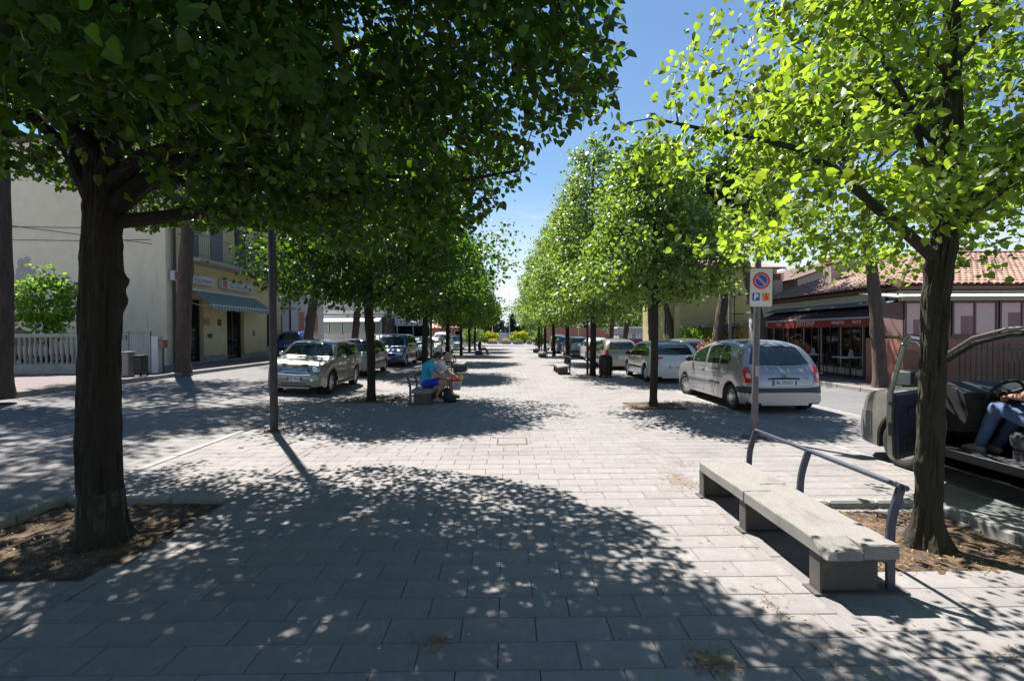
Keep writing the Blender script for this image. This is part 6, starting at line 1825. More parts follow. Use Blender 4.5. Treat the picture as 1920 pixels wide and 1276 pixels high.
# white house with orange shutters
wh = empty('white_house', (-15.2, 30.6, GL), 0, 'white house with orange shutters beyond the bank', 'house')
boxpart('wall', (-8, 0, -.2), (0, 9.5, 7.4), M_PALEW, wh); boxpart('eaves', (-8.3, -.3, 7.4), (.4, 9.8, 7.6), M_WOOD, wh)
boxpart('door', (.004, .9, 0), (.05, 2.0, 2.6), M_WOOD, wh); boxpart('canopy', (0, .5, 3.0), (.8, 2.5, 3.12), M_CONC, wh)
for y0_, z0 in ((4.6, 1.5), (7.2, 1.5), (.9, 4.5), (4.6, 4.5), (7.2, 4.5)):
    w_ = window(wh, 'x', y0_, y0_ + 1.0, z0, z0 + 1.5, 0, 1, M_PALEW, M_ORSH, 0)
    b = MB()
    for k in range(12): b.box((.016, y0_ + .07, z0 + .09 + k * .115), (.03, y0_ + .93, z0 + .15 + k * .115))
    b.build('shutter_slat', M_ORSH, w_)
b = MB(); b.tube([(.06, 3.2, 7.3), (.06, 3.2, 0)], .05, 8); b.build('downpipe', M_PIPE, wh)
# pale building with veranda
pv = empty('veranda_house', (-15.5, 46, GL), 0, 'pale pink house with curved striped balcony awning and white glazed veranda', 'house')
boxpart('wall', (-9, 6, -.2), (2.6, 15, 8.5), M_PINKW, pv)
boxpart('veranda_base', (-4, 0, -.2), (3.6, 5.9, 1.3), M_PALEW, pv); boxpart('veranda_roof', (-4.2, -.3, 3.2), (3.9, 5.95, 3.5), M_PALEW, pv, .02); boxpart('fascia', (-4.2, -.32, 2.95), (3.9, -.22, 3.1), M_WHITE, pv)
for i in range(6): window(pv, 'y', -3.9 + i * 1.25, -2.75 + i * 1.25, 1.3, 2.8, .2, -1, M_WHITE, mat('pale_green_glass', (.22, .32, .30), .15, spec=.8), 0, sill=False)
boxpart('veranda_core', (-3.95, .25, 1.3), (3.5, 5.8, 2.94), M_DARKIN, pv)
b = MB(); b.add([(-4, -.3, 2.9), (3.7, -.3, 2.9), (3.7, -1.5, 2.45), (-4, -1.5, 2.45)], [(0, 1, 2, 3)]); o = b.build('awning', M_TENT, pv); o.modifiers.new('thickness', 'SOLIDIFY').thickness = .02
boxpart('balcony', (-.2, 5.0, 3.55), (2.5, 5.95, 3.7), M_PALEW, pv)
boxpart('balcony_door', (.2, 5.94, 3.7), (1.3, 5.99, 6.0), M_DARKIN, pv); boxpart('balcony_door', (1.6, 5.94, 4.6), (2.3, 5.99, 6.0), M_DARKIN, pv)
b = MB()
for k in range(19): b.box((-.15 + k * .145, 5.02, 3.7), (-.13 + k * .145, 5.04, 4.7))
b.box((-.2, 5.0, 4.7), (2.5, 5.05, 4.75)); b.build('railing', M_WHITE, pv)
b = MB()
for k in range(10):
    a0, a1 = pi / 2 * k / 10, pi / 2 * (k + 1) / 10
    q = lambda a: (5.95 - 1.1 * sin(a), 5.6 + .95 * cos(a))
    (ya, za), (yb, zb2) = q(a0), q(a1)
    for i in range(12): b.face([(-.1 + i * .22, ya, za), (.12 + i * .22, ya, za), (.12 + i * .22, yb, zb2), (-.1 + i * .22, yb, zb2)], i % 2)
o = b.build('striped_awning', [M_AWG, M_TENT], pv); o.modifiers.new('thickness', 'SOLIDIFY').thickness = .02
b = MB(); b.tube([(-2.1, 5.93, 8.4), (-2.1, 5.93, 3.5)], .06, 6); b.build('downpipe', M_WOOD, pv)
tb = empty('brick_building', (-12.0, 62, GL), 0, 'terracotta red building behind the pale veranda house', 'building')
boxpart('wall', (-8, 0, -.2), (0, 10, 7.2), M_BRICK, tb); boxpart('roof', (-8.3, -.3, 7.2), (.3, 10.3, 7.5), M_TILE, tb)
for k in range(3): window(tb, 'y', -6.5 + k * 2.2, -5.3 + k * 2.2, 3.8, 5.2, 0, -1, M_WHITE, M_WGLASS, 1)
wt = empty('white_tent_canopy', (-11.4, 54, GL), 0, 'low white canopy over dark glazed panels left of the avenue', 'canopy')
b = MB(); b.add([(-2.8, 0, 2.5), (2.9, 0, 2.3), (2.9, 4, 2.9), (-2.8, 4, 3.1)], [(0, 1, 2, 3)]); o = b.build('canvas', M_TENT, wt); o.modifiers.new('thickness', 'SOLIDIFY').thickness = .05
b = MB(); b.box((-2.8, -.03, 2.2), (2.9, .03, 2.55)); b.build('valance', M_TENT, wt)
for x_ in (-2.7, -.9, .9, 2.8): boxpart('post', (x_ - .05, .05, 0), (x_ + .05, .15, 2.3), M_PALEW, wt)
boxpart('screen', (-2.6, .2, 0), (2.7, .25, 2.2), M_WGLASS, wt)
mk = empty('market_hall', (-12, 74, GL), 0, 'long low hall with pink red tiled roof far down the left side', 'building')
boxpart('wall', (-8, 0, -.2), (5.5, 8, 2.3), M_BRICK, mk)
b = MB(); b.add([(-8.4, -.6, 2.2), (6, -.6, 2.2), (6, 4, 3.6), (-8.4, 4, 3.6), (6, 8.6, 2.2), (-8.4, 8.6, 2.2)], [(0, 1, 2, 3), (3, 2, 4, 5), (1, 4, 2), (0, 3, 5)]); b.build('roof', mat('pink_tile', (.52, .27, .22), .9, var=.2, vscale=4), mk)
for k in range(9): window(mk, 'y', -7.6 + k * 1.45, -6.6 + k * 1.45, .6, 1.8, 0, -1, M_WHITE, M_WGLASS, 0)

# ------------------------------------------------------------------ buildings, right side
rs = empty('restaurant', (13.2, 16, 0), 0, 'low cream restaurant with hipped terracotta tile roof on the right', 'restaurant')
Z0 = .11
b = MB(); b.box((0, .0, Z0), (16, 9, 3.12)); b.build('wall', mat('pale_green_cream_render', (.58, .57, .46), .9, var=.08, col2=(.50, .51, .43), c2scale=.7), rs)
boxpart('fascia', (-.24, -.24, 3.14), (16, 9.4, 3.26), M_WOOD, rs)
boxpart('sign_board', (-.03, 2.5, 2.72), (0, 6.5, 3.02), mat('cream_board', (.5, .46, .34), .8), rs)
# hipped roof: deck, then tiles
E = [Vector((-.32, -.32, 3.27)), Vector((-.32, 9.6, 3.27)), Vector((4.4, 4.6, 5.05)), Vector((16, -.32, 3.27)), Vector((16, 4.6, 5.05)), Vector((16, 9.6, 3.27))]
b = MB(); b.add(E, [(0, 1, 2), (0, 2, 4, 3), (1, 5, 4, 2)]); b.build('roof_deck', M_WOOD, rs)
tb_ = MB(); k_ = 4
vs = []
for j in (0, 1):
    for i in range(k_ + 1):
        a = pi * i / k_
        vs.append((.105 * (1 - .12 * j) * cos(a), j * .42, .065 * (1 - .1 * j) * sin(a) + (.018 if j == 0 else 0)))
vs += [(x, y, z - .014) for x, y, z in vs]
n5 = k_ + 1
fs = [(i, n5 + i, n5 + i + 1, i + 1) for i in range(k_)] + [(2 * n5 + i, i, i + 1, 2 * n5 + i + 1) for i in range(k_)] + [(2 * n5 + i + 1, 3 * n5 + i + 1, 3 * n5 + i, 2 * n5 + i) for i in range(k_)]
tb_.add(vs, fs); TILE = tb_.mesh('roof_tile', M_TILE); smooth_mesh(TILE, 60)
tiles = []
def tile_plane(o, ux, uy, L, width_at):
    """o eave corner, ux along the eave, uy up the slope"""
    nn = ux.cross(uy).normalized(); r = 0
    while r * .34 < L:
        s0 = r * .34
        a0, a1 = width_at(s0 + .17)
        x = a0 + .1
        while x < a1 - .05:
            M = Matrix((ux, uy, nn)).transposed().to_4x4(); M.translation = o + ux * x + uy * s0 + nn * .02
            jit = Matrix.Rotation(random.uniform(-.03, .03), 4, 'Z') @ Matrix.Translation((random.uniform(-.006, .006), random.uniform(-.012, .012), random.uniform(0, .006)))
            tiles.append(M @ jit); x += .215
        r += 1
sl1 = (Vector((4.4, 4.6, 5.05)) - Vector((-.32, 4.6, 3.27)))
tile_plane(Vector((-.36, 9.6, 3.27)), Vector((0, -1, 0)), sl1.normalized(), sl1.length, lambda s: (5.0 * s / sl1.length, 9.92 - 4.92 * s / sl1.length))
sl2 = (Vector((4.4, 4.6, 5.05)) - Vector((4.4, -.32, 3.27)))
tile_plane(Vector((-.32, -.36, 3.27)), Vector((1, 0, 0)), sl2.normalized(), sl2.length, lambda s: (4.72 * s / sl2.length, 13.5))
tiles.sort(key=lambda M: (M.translation + Vector((13.2, 16, 0))).length)
b = MB()
tv = [v.co.copy() for v in TILE.vertices]; tf = [tuple(p.vertices) for p in TILE.polygons]
for i, M in enumerate(tiles):
    if i < 298:
        o = link('roof_tile', TILE, rs); o.matrix_local = M
    else: b.add(tv, tf, M=M)
tag(b.build('roof_tiles', M_TILE, rs, smooth=60), kind='stuff')
for p, q in ((E[0], E[2]), (E[2], E[4]), (E[1], E[2])):
    b = MB(); d = q - p; n_ = int(d.length / .36)
    for i in range(n_):
        a = p + d * (i / n_); c_ = p + d * ((i + 1.12) / n_)
        b.tube([a + Vector((0, 0, .05)), c_ + Vector((0, 0, .075))], [.12, .10], 8)
    b.build('ridge_tile', M_TILE, rs)
for x_, y_, h_ in ((1.4, 1.0 + 4.4, 1.35), (.6, 8.5, 1.0)):
    b = MB(); b.box((x_ - .22, y_ - .28, 3.4), (x_ + .22, y_ + .28, 3.4 + h_), ch=.01); cm = b.build('chimney', mat('chimney_render', (.42, .33, .30), .9, var=.15, vscale=6), rs)
    for k in range(3): boxpart('chimney_slab', (x_ - .26, y_ - .32, 3.44 + h_ + k * .11), (x_ + .26, y_ + .32, 3.49 + h_ + k * .11), M_BRICK, cm)
    boxpart('chimney_core', (x_ - .15, y_ - .2, 3.4 + h_), (x_ + .15, y_ + .2, 3.44 + h_ + .24), M_DARKIN, cm)
b = MB(); b.tube([(-.15, .35, 2.6), (-.15, .35, 3.42), (-.15, .27, 3.52), (-.15, .12, 3.52), (-.15, .05, 3.42)], .055, 8); b.build('vent_pipe', M_PIPE, rs, smooth=60)
# street front under the awning
for i in range(7):
    y0_ = .5 + i * 1.18
    window(rs, 'x', y0_, y0_ + 1.05, .35, 2.45, 0, -1, M_FRAMEB, M_WGLASS, 1, sill=False)
ka = empty('awning', (13.15, 16.0, -.12), 0, 'red awning, its canvas darkened like shade, lettered KETCHUP on its scalloped valance', 'awning')
b = MB(); AL = 7.4
nA = 24
for i in range(nA):
    y0_, y1_ = AL * i / nA, AL * (i + 1) / nA
    sg0, sg1 = .02 * sin(i * 1.9), .02 * sin((i + 1) * 1.9)
    P = [(0, 2.80), (-.9, 2.62), (-1.8, 2.34)]
    for k in range(2):
        s0 = sg0 if k == 0 else 0
        b.face([(P[k][0], y0_, P[k][1] - (sg0 if k else 0)), (P[k][0], y1_, P[k][1] - (sg1 if k else 0)), (P[k + 1][0], y1_, P[k + 1][1] - (0 if k else sg1)), (P[k + 1][0], y0_, P[k + 1][1] - (0 if k else sg0))])
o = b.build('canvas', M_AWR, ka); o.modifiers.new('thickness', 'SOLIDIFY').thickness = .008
b = MB(); k_ = 60
for i in range(k_):
    y0_, y1_ = AL * i / k_, AL * (i + 1) / k_
    z = lambda t: 2.335; zz = lambda t: 2.06 - .035 * abs(sin(t * 12))
    b.face([(-1.80, y0_, 2.33), (-1.80, y1_, 2.33), (-1.815 + .012 * sin(y1_ * 9), y1_, zz(y1_)), (-1.815 + .012 * sin(y0_ * 9), y0_, zz(y0_))])
b.add([(-.02, 0, 2.8), (-1.8, 0, 2.34), (-1.8, 0, 2.08), (-.02, 0, 2.5)], [(0, 1, 2, 3)])
o = b.build('valance', M_VALR, ka); o.modifiers.new('thickness', 'SOLIDIFY').thickness = .006
b = MB(); b.tube([(-1.80, -.02, 2.35), (-1.80, AL + .02, 2.35)], .035, 8); b.build('front_bar', mat('pale_rail', (.30, .30, .32), .5), ka, smooth=60)
b = MB(); b.box((-.25, -.05, 2.80), (.05, AL + .05, 2.92)); b.add([(-.9, -.1, 2.78), (-.9, AL + .1, 2.78), (.05, AL + .1, 2.98), (.05, -.1, 2.98)], [(0, 1, 2, 3)]); b.build('cassette', mat('faded_cover', (.22, .21, .21), .8), ka)
Mside = Matrix.Rotation(-pi / 2, 4, 'Z')      # lettering facing -x
M_LET = mat('faded_white_letter', (.55, .42, .38), .8)
for s_, y_, z_, sz in (('KETCHUP', 3.4, 2.20, .26), ('MINESTRE', 1.5, 2.20, .15), ('FRITTI', .55, 2.20, .15), ('PIZZE', 5.3, 2.20, .15), ('PASTA', 6.4, 2.20, .12)):
    text('lettering', s_, sz, M_LET, ka, Matrix.Translation((-1.835, y_, z_)) @ Mside, .003, bold=.004)
for y_ in (.2, 3.7, 7.2):
    b = MB(); b.tube([(-.05, y_, 2.3), (-.9, y_ + .02, 2.22), (-1.78, y_, 2.32)], .022, 6); b.build('arm', M_FRAMEB, ka)
for i, y_ in enumerate((.3, 2.7, 5.1, 7.3)):
    b = MB(); b.box((-1.70, y_ - .04, Z0), (-1.62, y_ + .04, 2.2)); b.build('post', M_FRAMEB, ka)
ka.scale = (.54, 1, 1)
# glazed veranda facing the camera
gv = empty('glazed_veranda', (12.0, 14.4, Z0), 0, 'brown framed veranda with pinkish panes and pale roof at the restaurant corner', 'veranda')
boxpart('base_wall', (.0, .0, -.1), (9.0, 1.5, 1.42), mat('salmon_render', (.34, .15, .105), .9, var=.08), gv)
boxpart('base_trim', (-.03, -.04, 1.42), (9.0, .1, 1.50), M_FRAMEB, gv)
M_PPANE = mat('pink_curtained_pane', (.50, .34, .33), .25, spec=.6, var=.1, vscale=1.5)
for i in range(6):
    window(gv, 'y', .02 + i * 1.45, 1.42 + i * 1.45, 1.50, 2.55, 0, -1, M_FRAMEB, M_PPANE, 1, sill=False)
    b = MB(); b.box((.3 + i * 1.45, -.02, 1.55), (.7 + i * 1.45, -.017, 2.0 + .1 * (i % 3))); b.build('curtain', mat('dim_red_drape', (.27, .16, .16), .8), gv)
boxpart('veranda_core', (.03, .05, 1.5), (8.8, 1.4, 2.54), mat('veranda_inside', (.20, .12, .11), .8), gv)
boxpart('gutter', (-.25, -.28, 2.55), (9.2, -.14, 2.68), mat('aged_gutter', (.30, .26, .17), .7), gv)
b = MB(); b.add([(-.2, -.2, 2.68), (9.2, -.2, 2.68), (9.2, 1.55, 2.92), (-.2, 1.55, 2.92)], [(0, 1, 2, 3)]); 
o = b.build('canvas_roof', mat('pale_veranda_roof', (.66, .64, .60), .7, var=.08, vscale=3), gv); o.modifiers.new('thickness', 'SOLIDIFY').thickness = .03
fn = empty('railing_fence', (11.6, 13.2, Z0), 0, 'dark upright bar railing in front of the salmon veranda wall', 'fence')
b = MB(); b.box((-.012, -.012, 0), (.012, .012, 1.3)); bm_ = b.mesh('bar', M_PIPE)
for i in range(48): link('bar', bm_, fn, (1.0 + i * .155, 0, 0))
boxpart('rail', (.95, -.02, 1.15), (8.4, .02, 1.19), M_PIPE, fn); boxpart('rail', (.95, -.02, .12), (8.4, .02, .16), M_PIPE, fn); boxpart('base_wall', (.9, -.1, -.1), (8.4, .1, .1), M_CONC, fn)
mb = empty('meter_box', (15.5, 13.35, Z0), 0, 'dark green metal cabinet by the railing at the veranda wall', 'cabinet')
boxpart('case', (0, 0, .1), (.6, .3, 1.25), M_DGREEN, mb, .01); boxpart('door', (.04, -.02, .15), (.56, -.001, 1.2), M_DGREEN, mb); boxpart('foot', (.05, .02, 0), (.55, .28, .1), M_CONC, mb)
# tables and chairs in the shade
for i, (x_, y_, lb) in enumerate([(12.2, 16.9, 'small white topped cafe table nearest the pine trunk'), (12.2, 19.0, 'small white topped cafe table with menu card in the middle of the terrace'), (12.2, 21.2, 'small white topped cafe table furthest along the terrace')]):
    t = empty('cafe_table', (x_, y_, Z0), 0, lb, 'table', 'terrace tables')
    boxpart('table_top', (-.4, -.4, .72), (.4, .4, .75), M_PALEW, t, .008); b = MB(); b.tube([(0, 0, .03), (0, 0, .72)], .03, 8); b.lathe([(.25, 0), (.22, .03)], 14); b.build('leg', M_PIPE, t)
    cdd = empty('menu_card', (x_ - .05, y_ - .1, Z0 + .75), .4, ['white menu card on the table nearest the pine trunk', 'white menu card on the middle terrace table', 'white menu card on the furthest terrace table'][i], 'menu card', 'menu cards on the terrace tables')
    b = MB(); b.add([(-.08, -.05, 0), (.08, -.05, 0), (.08, 0, .26), (-.08, 0, .26), (-.08, .05, 0), (.08, .05, 0)], [(0, 1, 2, 3), (3, 2, 5, 4)]); o = b.build('card', M_WHITE, cdd); o.modifiers.new('thickness', 'SOLIDIFY').thickness = .004
    for k, (dx, dy, rz_) in enumerate(((0, -.75, 0), (0, .75, pi))):
        chd = empty('terrace_chair', (x_ + dx, y_ + dy, Z0), rz_, 'dark chair on the ' + ('near' if k == 0 else 'far') + ' side of the ' + ['table nearest the pine trunk', 'middle terrace table', 'furthest terrace table'][i], 'chair', 'terrace chairs')
        boxpart('seat', (-.22, -.22, .43), (.22, .22, .46), M_BLACK, chd, .008); boxpart('backrest', (-.22, -.24, .56), (.22, -.21, .88), M_BLACK, chd, .008)
        for sx in (-.2, .2):
            for sy in (-.2, .2):
                b = MB(); b.tube([(sx, sy, 0), (sx, sy, .43 if sy > 0 else .86)], .013, 5); b.build('leg', M_PIPE, chd)
# houses behind
yh = empty('yellow_house', (10.9 + .0, 31, 0), 0, 'yellow two storey house with tiled roof behind the right pines', 'house')
yh.location = (10.95, 31, 0)
boxpart('wall', (0, 0, -.1), (6.6, 7.5, 5.9), M_YELL, yh); boxpart('corner_strip', (-.03, -.03, -.1), (.25, -.002, 5.9), mat('pale_corner', (.55, .48, .26), .9), yh)
b = MB(); b.add([(-.5, -.5, 5.9), (7.1, -.5, 5.9), (7.1, 8, 5.9), (-.5, 8, 5.9), (3.3, 3.0, 7.0), (3.3, 4.6, 7.0)], [(0, 1, 4), (1, 2, 5, 4), (2, 3, 5), (3, 0, 4, 5), (0, 3, 2, 1)]); b.build('roof', M_TILE, yh)
window(yh, 'x', 1.2, 2.1, 1.6, 3.0, 0, -1, M_RAILG, M_WGLASS, 1); window(yh, 'x', 4.5, 5.4, 1.6, 3.0, 0, -1, M_RAILG, M_WGLASS, 1)
window(yh, 'y', 3.1, 3.9, .9, 2.1, 0, -1, M_WHITE, M_WGLASS, 1); window(yh, 'y', 3.1, 3.9, 4.0, 5.0, 0, -1, M_DGREEN, M_DGREEN, 1)
b = MB(); b.prism(circ(.42, 20), 0, .03, M=Matrix.Translation((3.1, -.003, 3.75)) @ FACE); b.box((2.55, -.035, 2.35), (3.75, -.003, 3.3)); b.build('wall_sign', mat('painted_yellow', (.62, .50, .10), .7), yh)
b = MB(); b.prism([(-.25, 0), (.0, .1), (.22, .02), (.3, .16), (.05, .2), (-.28, .12)], .036, .045, M=Matrix.Translation((3.1, 0, 2.42)) @ FACE); b.build('wall_sign_stripe', mat('painted_orange', (.70, .25, .03), .7), yh)
boxpart('canopy', (1.0, -1.8, 2.15), (6.4, -.05, 2.25), M_CONC, yh); boxpart('canopy_fascia', (1.0, -1.84, 2.05), (6.4, -1.81, 2.28), M_RAILG, yh)
cr = empty('corrugated_awning', (14.3, 27.5, Z0), 0, 'curved dark red canopy between the yellow house and the restaurant', 'canopy')
b = MB()
for k in range(8):
    a0, a1 = pi * k / 8, pi * (k + 1) / 8
    b.face([(-1.2 * cos(a0), 0, 1.85 + .35 * sin(a0)), (-1.2 * cos(a1), 0, 1.85 + .35 * sin(a1)), (-1.2 * cos(a1), 3, 1.85 + .35 * sin(a1)), (-1.2 * cos(a0), 3, 1.85 + .35 * sin(a0))])
o = b.build('canvas', M_AWR, cr); o.modifiers.new('thickness', 'SOLIDIFY').thickness = .03
for sx in (-1.15, 1.15): boxpart('post', (sx - .04, .02, 0), (sx + .04, .1, 1.85), M_FRAMEB, cr)
ww = empty('white_annex', (13.6, 25.6, Z0), 0, 'small white annex wall between the yellow house and the restaurant', 'building')
boxpart('wall', (0, 0, -.1), (1.5, 1.2, 2.7), M_WHITE, ww); boxpart('roof', (-.1, -.1, 2.7), (1.6, 1.3, 2.8), M_TILE, ww)
up_ = empty('utility_pole', (11.9, 25.5, Z0), 0, 'grey utility pole with brackets beside the yellow house wall', 'utility pole')
b = MB(); b.tube([(0, 0, -.1), (.05, 0, 5.9)], [.09, .06], 10); b.build('pole', M_CONC, up_, smooth=60)
for z in (1.9, 2.6): boxpart('bracket', (.05, -.03, z), (.75, .03, z + .05), M_PIPE, up_)
boxpart('bracket', (.22, -.03, 1.8), (.27, .03, 3.6), M_PIPE, up_)
# far houses
gh = empty('grey_house', (21.5, 31, 0), 0, 'tall grey gabled house behind the restaurant roof', 'house')
b = MB(); b.add([(-2.6, 0, 0), (7, 0, 0), (7, 0, 7.0), (2.2, 0, 8.6), (-2.6, 0, 6.6), (-2.6, 10, 0), (7, 10, 0), (7, 10, 7.0), (2.2, 10, 8.6), (-2.6, 10, 6.6)], [(0, 1, 2, 3, 4), (9, 8, 7, 6, 5), (0, 4, 9, 5), (1, 6, 7, 2)]); b.build('wall', M_GREYB, gh)
b = MB(); b.add([(-3.2, -.6, 6.4), (2.2, -.6, 8.72), (2.2, 10.6, 8.72), (-3.2, 10.6, 6.4), (7.5, -.6, 6.9), (7.5, 10.6, 6.9)], [(0, 1, 2, 3), (1, 4, 5, 2)]); o = b.build('roof', M_WOOD, gh); o.modifiers.new('thickness', 'SOLIDIFY').thickness = .12
window(gh, 'y', -.6, .3, 5.0, 5.9, 0, -1, M_WHITE, M_WGLASS, 1); window(gh, 'y', 1.4, 2.3, 5.0, 5.9, 0, -1, M_WHITE, M_WGLASS, 1)
gh.scale = (1, 1, .80)
bh = empty('apartment_block', (27.5, 29.5, 0), 0, 'brown roofed apartment block rising behind the restaurant ridge', 'building')
boxpart('wall', (-3.6, 0, 0), (4.2, 10, 7.6), mat('brown_pink_render', (.36, .27, .24), .9), bh)
b = MB(); b.add([(-4.2, -.6, 7.6), (4.8, -.6, 7.6), (4.8, 10.6, 7.6), (-4.2, 10.6, 7.6), (.3, 4, 9.0), (.3, 6, 9.0)], [(0, 1, 4), (1, 2, 5, 4), (2, 3, 5), (3, 0, 4, 5)]); b.build('roof', M_TILE, bh)
for k in range(4): window(bh, 'y', -3.2 + k * 1.9, -2.2 + k * 1.9, 5.3, 6.6, 0, -1, M_WHITE, M_WGLASS, 1)
boxpart('chimney', (2.4, 1.6, 7.9), (3.0, 2.2, 9.2), M_BRICK, bh)
bh.scale = (1, 1, .79)
fh = empty('distant_house', (22.5, 85, 0), 0, 'small distant pinkish house among trees beyond the right pines', 'house')
boxpart('wall', (0, 0, 0), (8, 8, 6.2), M_BRICK, fh); b = MB(); b.add([(-.5, -.5, 6.2), (8.5, -.5, 6.2), (8.5, 8.5, 6.2), (-.5, 8.5, 6.2), (4, 3, 7.8), (4, 5, 7.8)], [(0, 1, 4), (1, 2, 5, 4), (2, 3, 5), (3, 0, 4, 5)]); b.build('roof', M_TILE, fh)
for k in range(4): window(fh, 'y', .5 + k * 1.9, 1.5 + k * 1.9, 4.1, 5.4, 0, -1, M_WHITE, M_WGLASS, 1)
rw = empty('boundary_wall', (5.5, 82, 0), 0, 'long low terracotta wall far beyond the right parked cars', 'wall')
boxpart('wall', (0, 0, 0), (16, .3, 2.6), M_BRICK, rw); boxpart('coping', (-.05, -.05, 2.6), (16.05, .35, 2.7), M_CONC, rw)
wb = empty('white_pavilion', (15.5, 66, 0), 0, 'long low white roofed shed with magenta panels in the distance at right', 'shed')
boxpart('wall', (0, 0, 0), (7, 4, 2.4), M_GREYB, wb); boxpart('roof', (-.3, -.3, 2.4), (7.3, 4.3, 2.6), M_WHITE, wb); boxpart('magenta_panel', (.6, -.05, .2), (5, -.002, .9), mat('magenta_print', (.25, .02, .12), .6), wb)
for k in range(3): boxpart('white_panel', (.8 + k * 1.4, -.06, 1.0), (1.8 + k * 1.4, -.002, 1.6), M_WHITE, wb)
fr2 = empty('railing_fence', (9.9, 52, Z0), pi / 2 * 0, 'dark railing along the right pavement far behind the parked cars', 'fence')
b = MB(); b.box((-.02, -.02, 0), (.02, .02, 1.5)); bm2 = b.mesh('bar', M_PIPE)
for i in range(26): link('bar', bm2, fr2, (1.1 + i * .3, 0, 0))
boxpart('rail', (1, -.02, 1.35), (8.8, .02, 1.4), M_PIPE, fr2); boxpart('base_wall', (1, -.1, -.1), (8.8, .1, .5), M_CONC, fr2)
# wires
for i, (p, q, lb) in enumerate([((11.9, 25.5, 6.0), (13.3, 16.2, 7.4), 'thin overhead wire running from the utility pole over the restaurant'), ((26, 24, 6.3), (11.95, 25.5, 5.2), 'thin slack wire crossing the sky above the restaurant roof')]):
    b = MB(); p, q = Vector(p), Vector(q); b.tube([p.lerp(q, t / 8) - Vector((0, 0, .5 * 4 * (t / 8) * (1 - t / 8))) for t in range(9)], .012, 5); tag(b.build('overhead_wire', M_PIPE), lb, 'wire')
# hedge and flowers before the yellow house
for i, (x_, y_, sx, sy, h_, lb) in enumerate([(11.2, 29.2, .9, .8, 1.9, 'light green bush at the foot of the yellow house corner'), (13.0, 29.0, 1.3, .8, 2.2, 'broad green bush before the yellow house wall'), (15.6, 28.6, 1.2, .8, 1.9, 'bush beside the dark red canopy')]):
    bush('bush', (x_, y_, Z0), (sx, sy, h_), 1500, .13, L_SHRUB if i < 2 else L_MID, lb, 'bush', 100 + i)
for i, (x_, y_, lb) in enumerate([(9.7, 22.8, 'pink flowering bush visible over the white sporty car'), (11.0, 18.2, 'pink flowers by the terrace beside the silver people carrier')]):
    bush('flower_bush', (x_, y_, 0 if x_ < 10.4 else Z0), (.6, .6, 1.4), 700, .08, L_MID, lb, 'flowers', 120 + i, flowers=L_PINK)

# ------------------------------------------------------------------ the far end of the avenue
mn = empty('monument', (-.40, 80, 0), 0, 'white stone plinth with dark bronze statue at the end of the avenue', 'monument')
b = MB(); b.add([(-.95, -.7, .0), (1.25, -.7, 0), (1.25, .7, 0), (-.95, .7, 0), (-.85, -.5, 1.95), (.55, -.5, 1.95), (.55, .5, 1.95), (-.85, .5, 1.95)], [(0, 1, 5, 4), (1, 2, 6, 5), (2, 3, 7, 6), (3, 0, 4, 7), (4, 5, 6, 7)]); b.build('plinth', mat('white_stone', (.55, .54, .56), .8, var=.08), mn)
blobmesh('statue', [((-.6, 0, 2.05), (.3, 0, 2.1), .22, .2), ((-.3, 0, 2.2), (-.2, 0, 3.1), .22, .18), ((-.2, 0, 3.2), (-.2, 0, 3.6), .12, .14), ((-.1, 0, 3.0), (.5, -.1, 2.6), .1, .08), ((-.1, 0, 3.1), (.0, .1, 4.7), .06, .04)], mat('dark_bronze', (.03, .03, .035), .4, .6), mn, .05, 3)
ch2 = empty('anchor_chain', (-.7, 78.9, 0), 0, 'dark chain hanging from the monument down to a stone block', 'chain')
b = MB()
P = [Vector((.6, .2, 2.25)), Vector((1.0, 0, 1.3)), Vector((1.7, -.4, .6)), Vector((2.6, -.8, .45)), Vector((4.6, -1.2, .75)), Vector((6.6, -1.3, 1.1))]
for i in range(len(P) - 1):
    n_ = 5
    for k in range(n_):
        a = P[i].lerp(P[i + 1], k / n_); c_ = P[i].lerp(P[i + 1], (k + .8) / n_); b.tube([a, a.lerp(c_, .5) + Vector((0, 0, -.02)), c_], .05, 6)
b.build('links', M_PIPE, ch2)
for i, (x_, y_, w_, lb) in enumerate([(-2.2, 76.5, 1.5, 'leftmost stone planter trough before the monument'), (-.1, 76.0, 1.3, 'middle stone planter trough before the monument'), (1.75, 75.5, 1.6, 'right stone planter trough before the monument'),
                                     (3.6, 76.5, .8, 'small stone planter trough at the right end of the row')]):
    p_ = empty('stone_planter', (x_, y_, 0), 0, lb, 'planter', 'stone planters before the monument')
    b = MB(); b.box((-w_ / 2, -.4, 0), (w_ / 2, .4, .62), ch=.04); b.build('trough', M_KERB, p_); b = MB(); b.box((-w_ / 2 + .08, -.32, .62), (w_ / 2 - .08, .32, .64)); b.build('soil', M_SOIL, p_)
    if i != 3: bush('planter_flowers', (x_, y_, .62), (w_ * .42, .3, .35), 260, .09, L_YEL if i < 2 else L_SHRUB, ['yellow flowers in the leftmost planter trough', 'yellow flowers in the middle planter trough', 'greenery in the right planter trough'][i], 'flowers', 140 + i)
for i, (x_, y_, sx, lb) in enumerate([(-2.9, 80.0, 1.5, 'yellow flowering hedge left of the monument'), (2.3, 80.0, 1.6, 'yellow flowering hedge right of the monument')]):
    bush('flowering_hedge', (x_, y_, 0), (sx, .9, 2.0), 2600, .16, L_SHRUB, lb, 'hedge', 150 + i, flowers=L_YEL, stems=6)
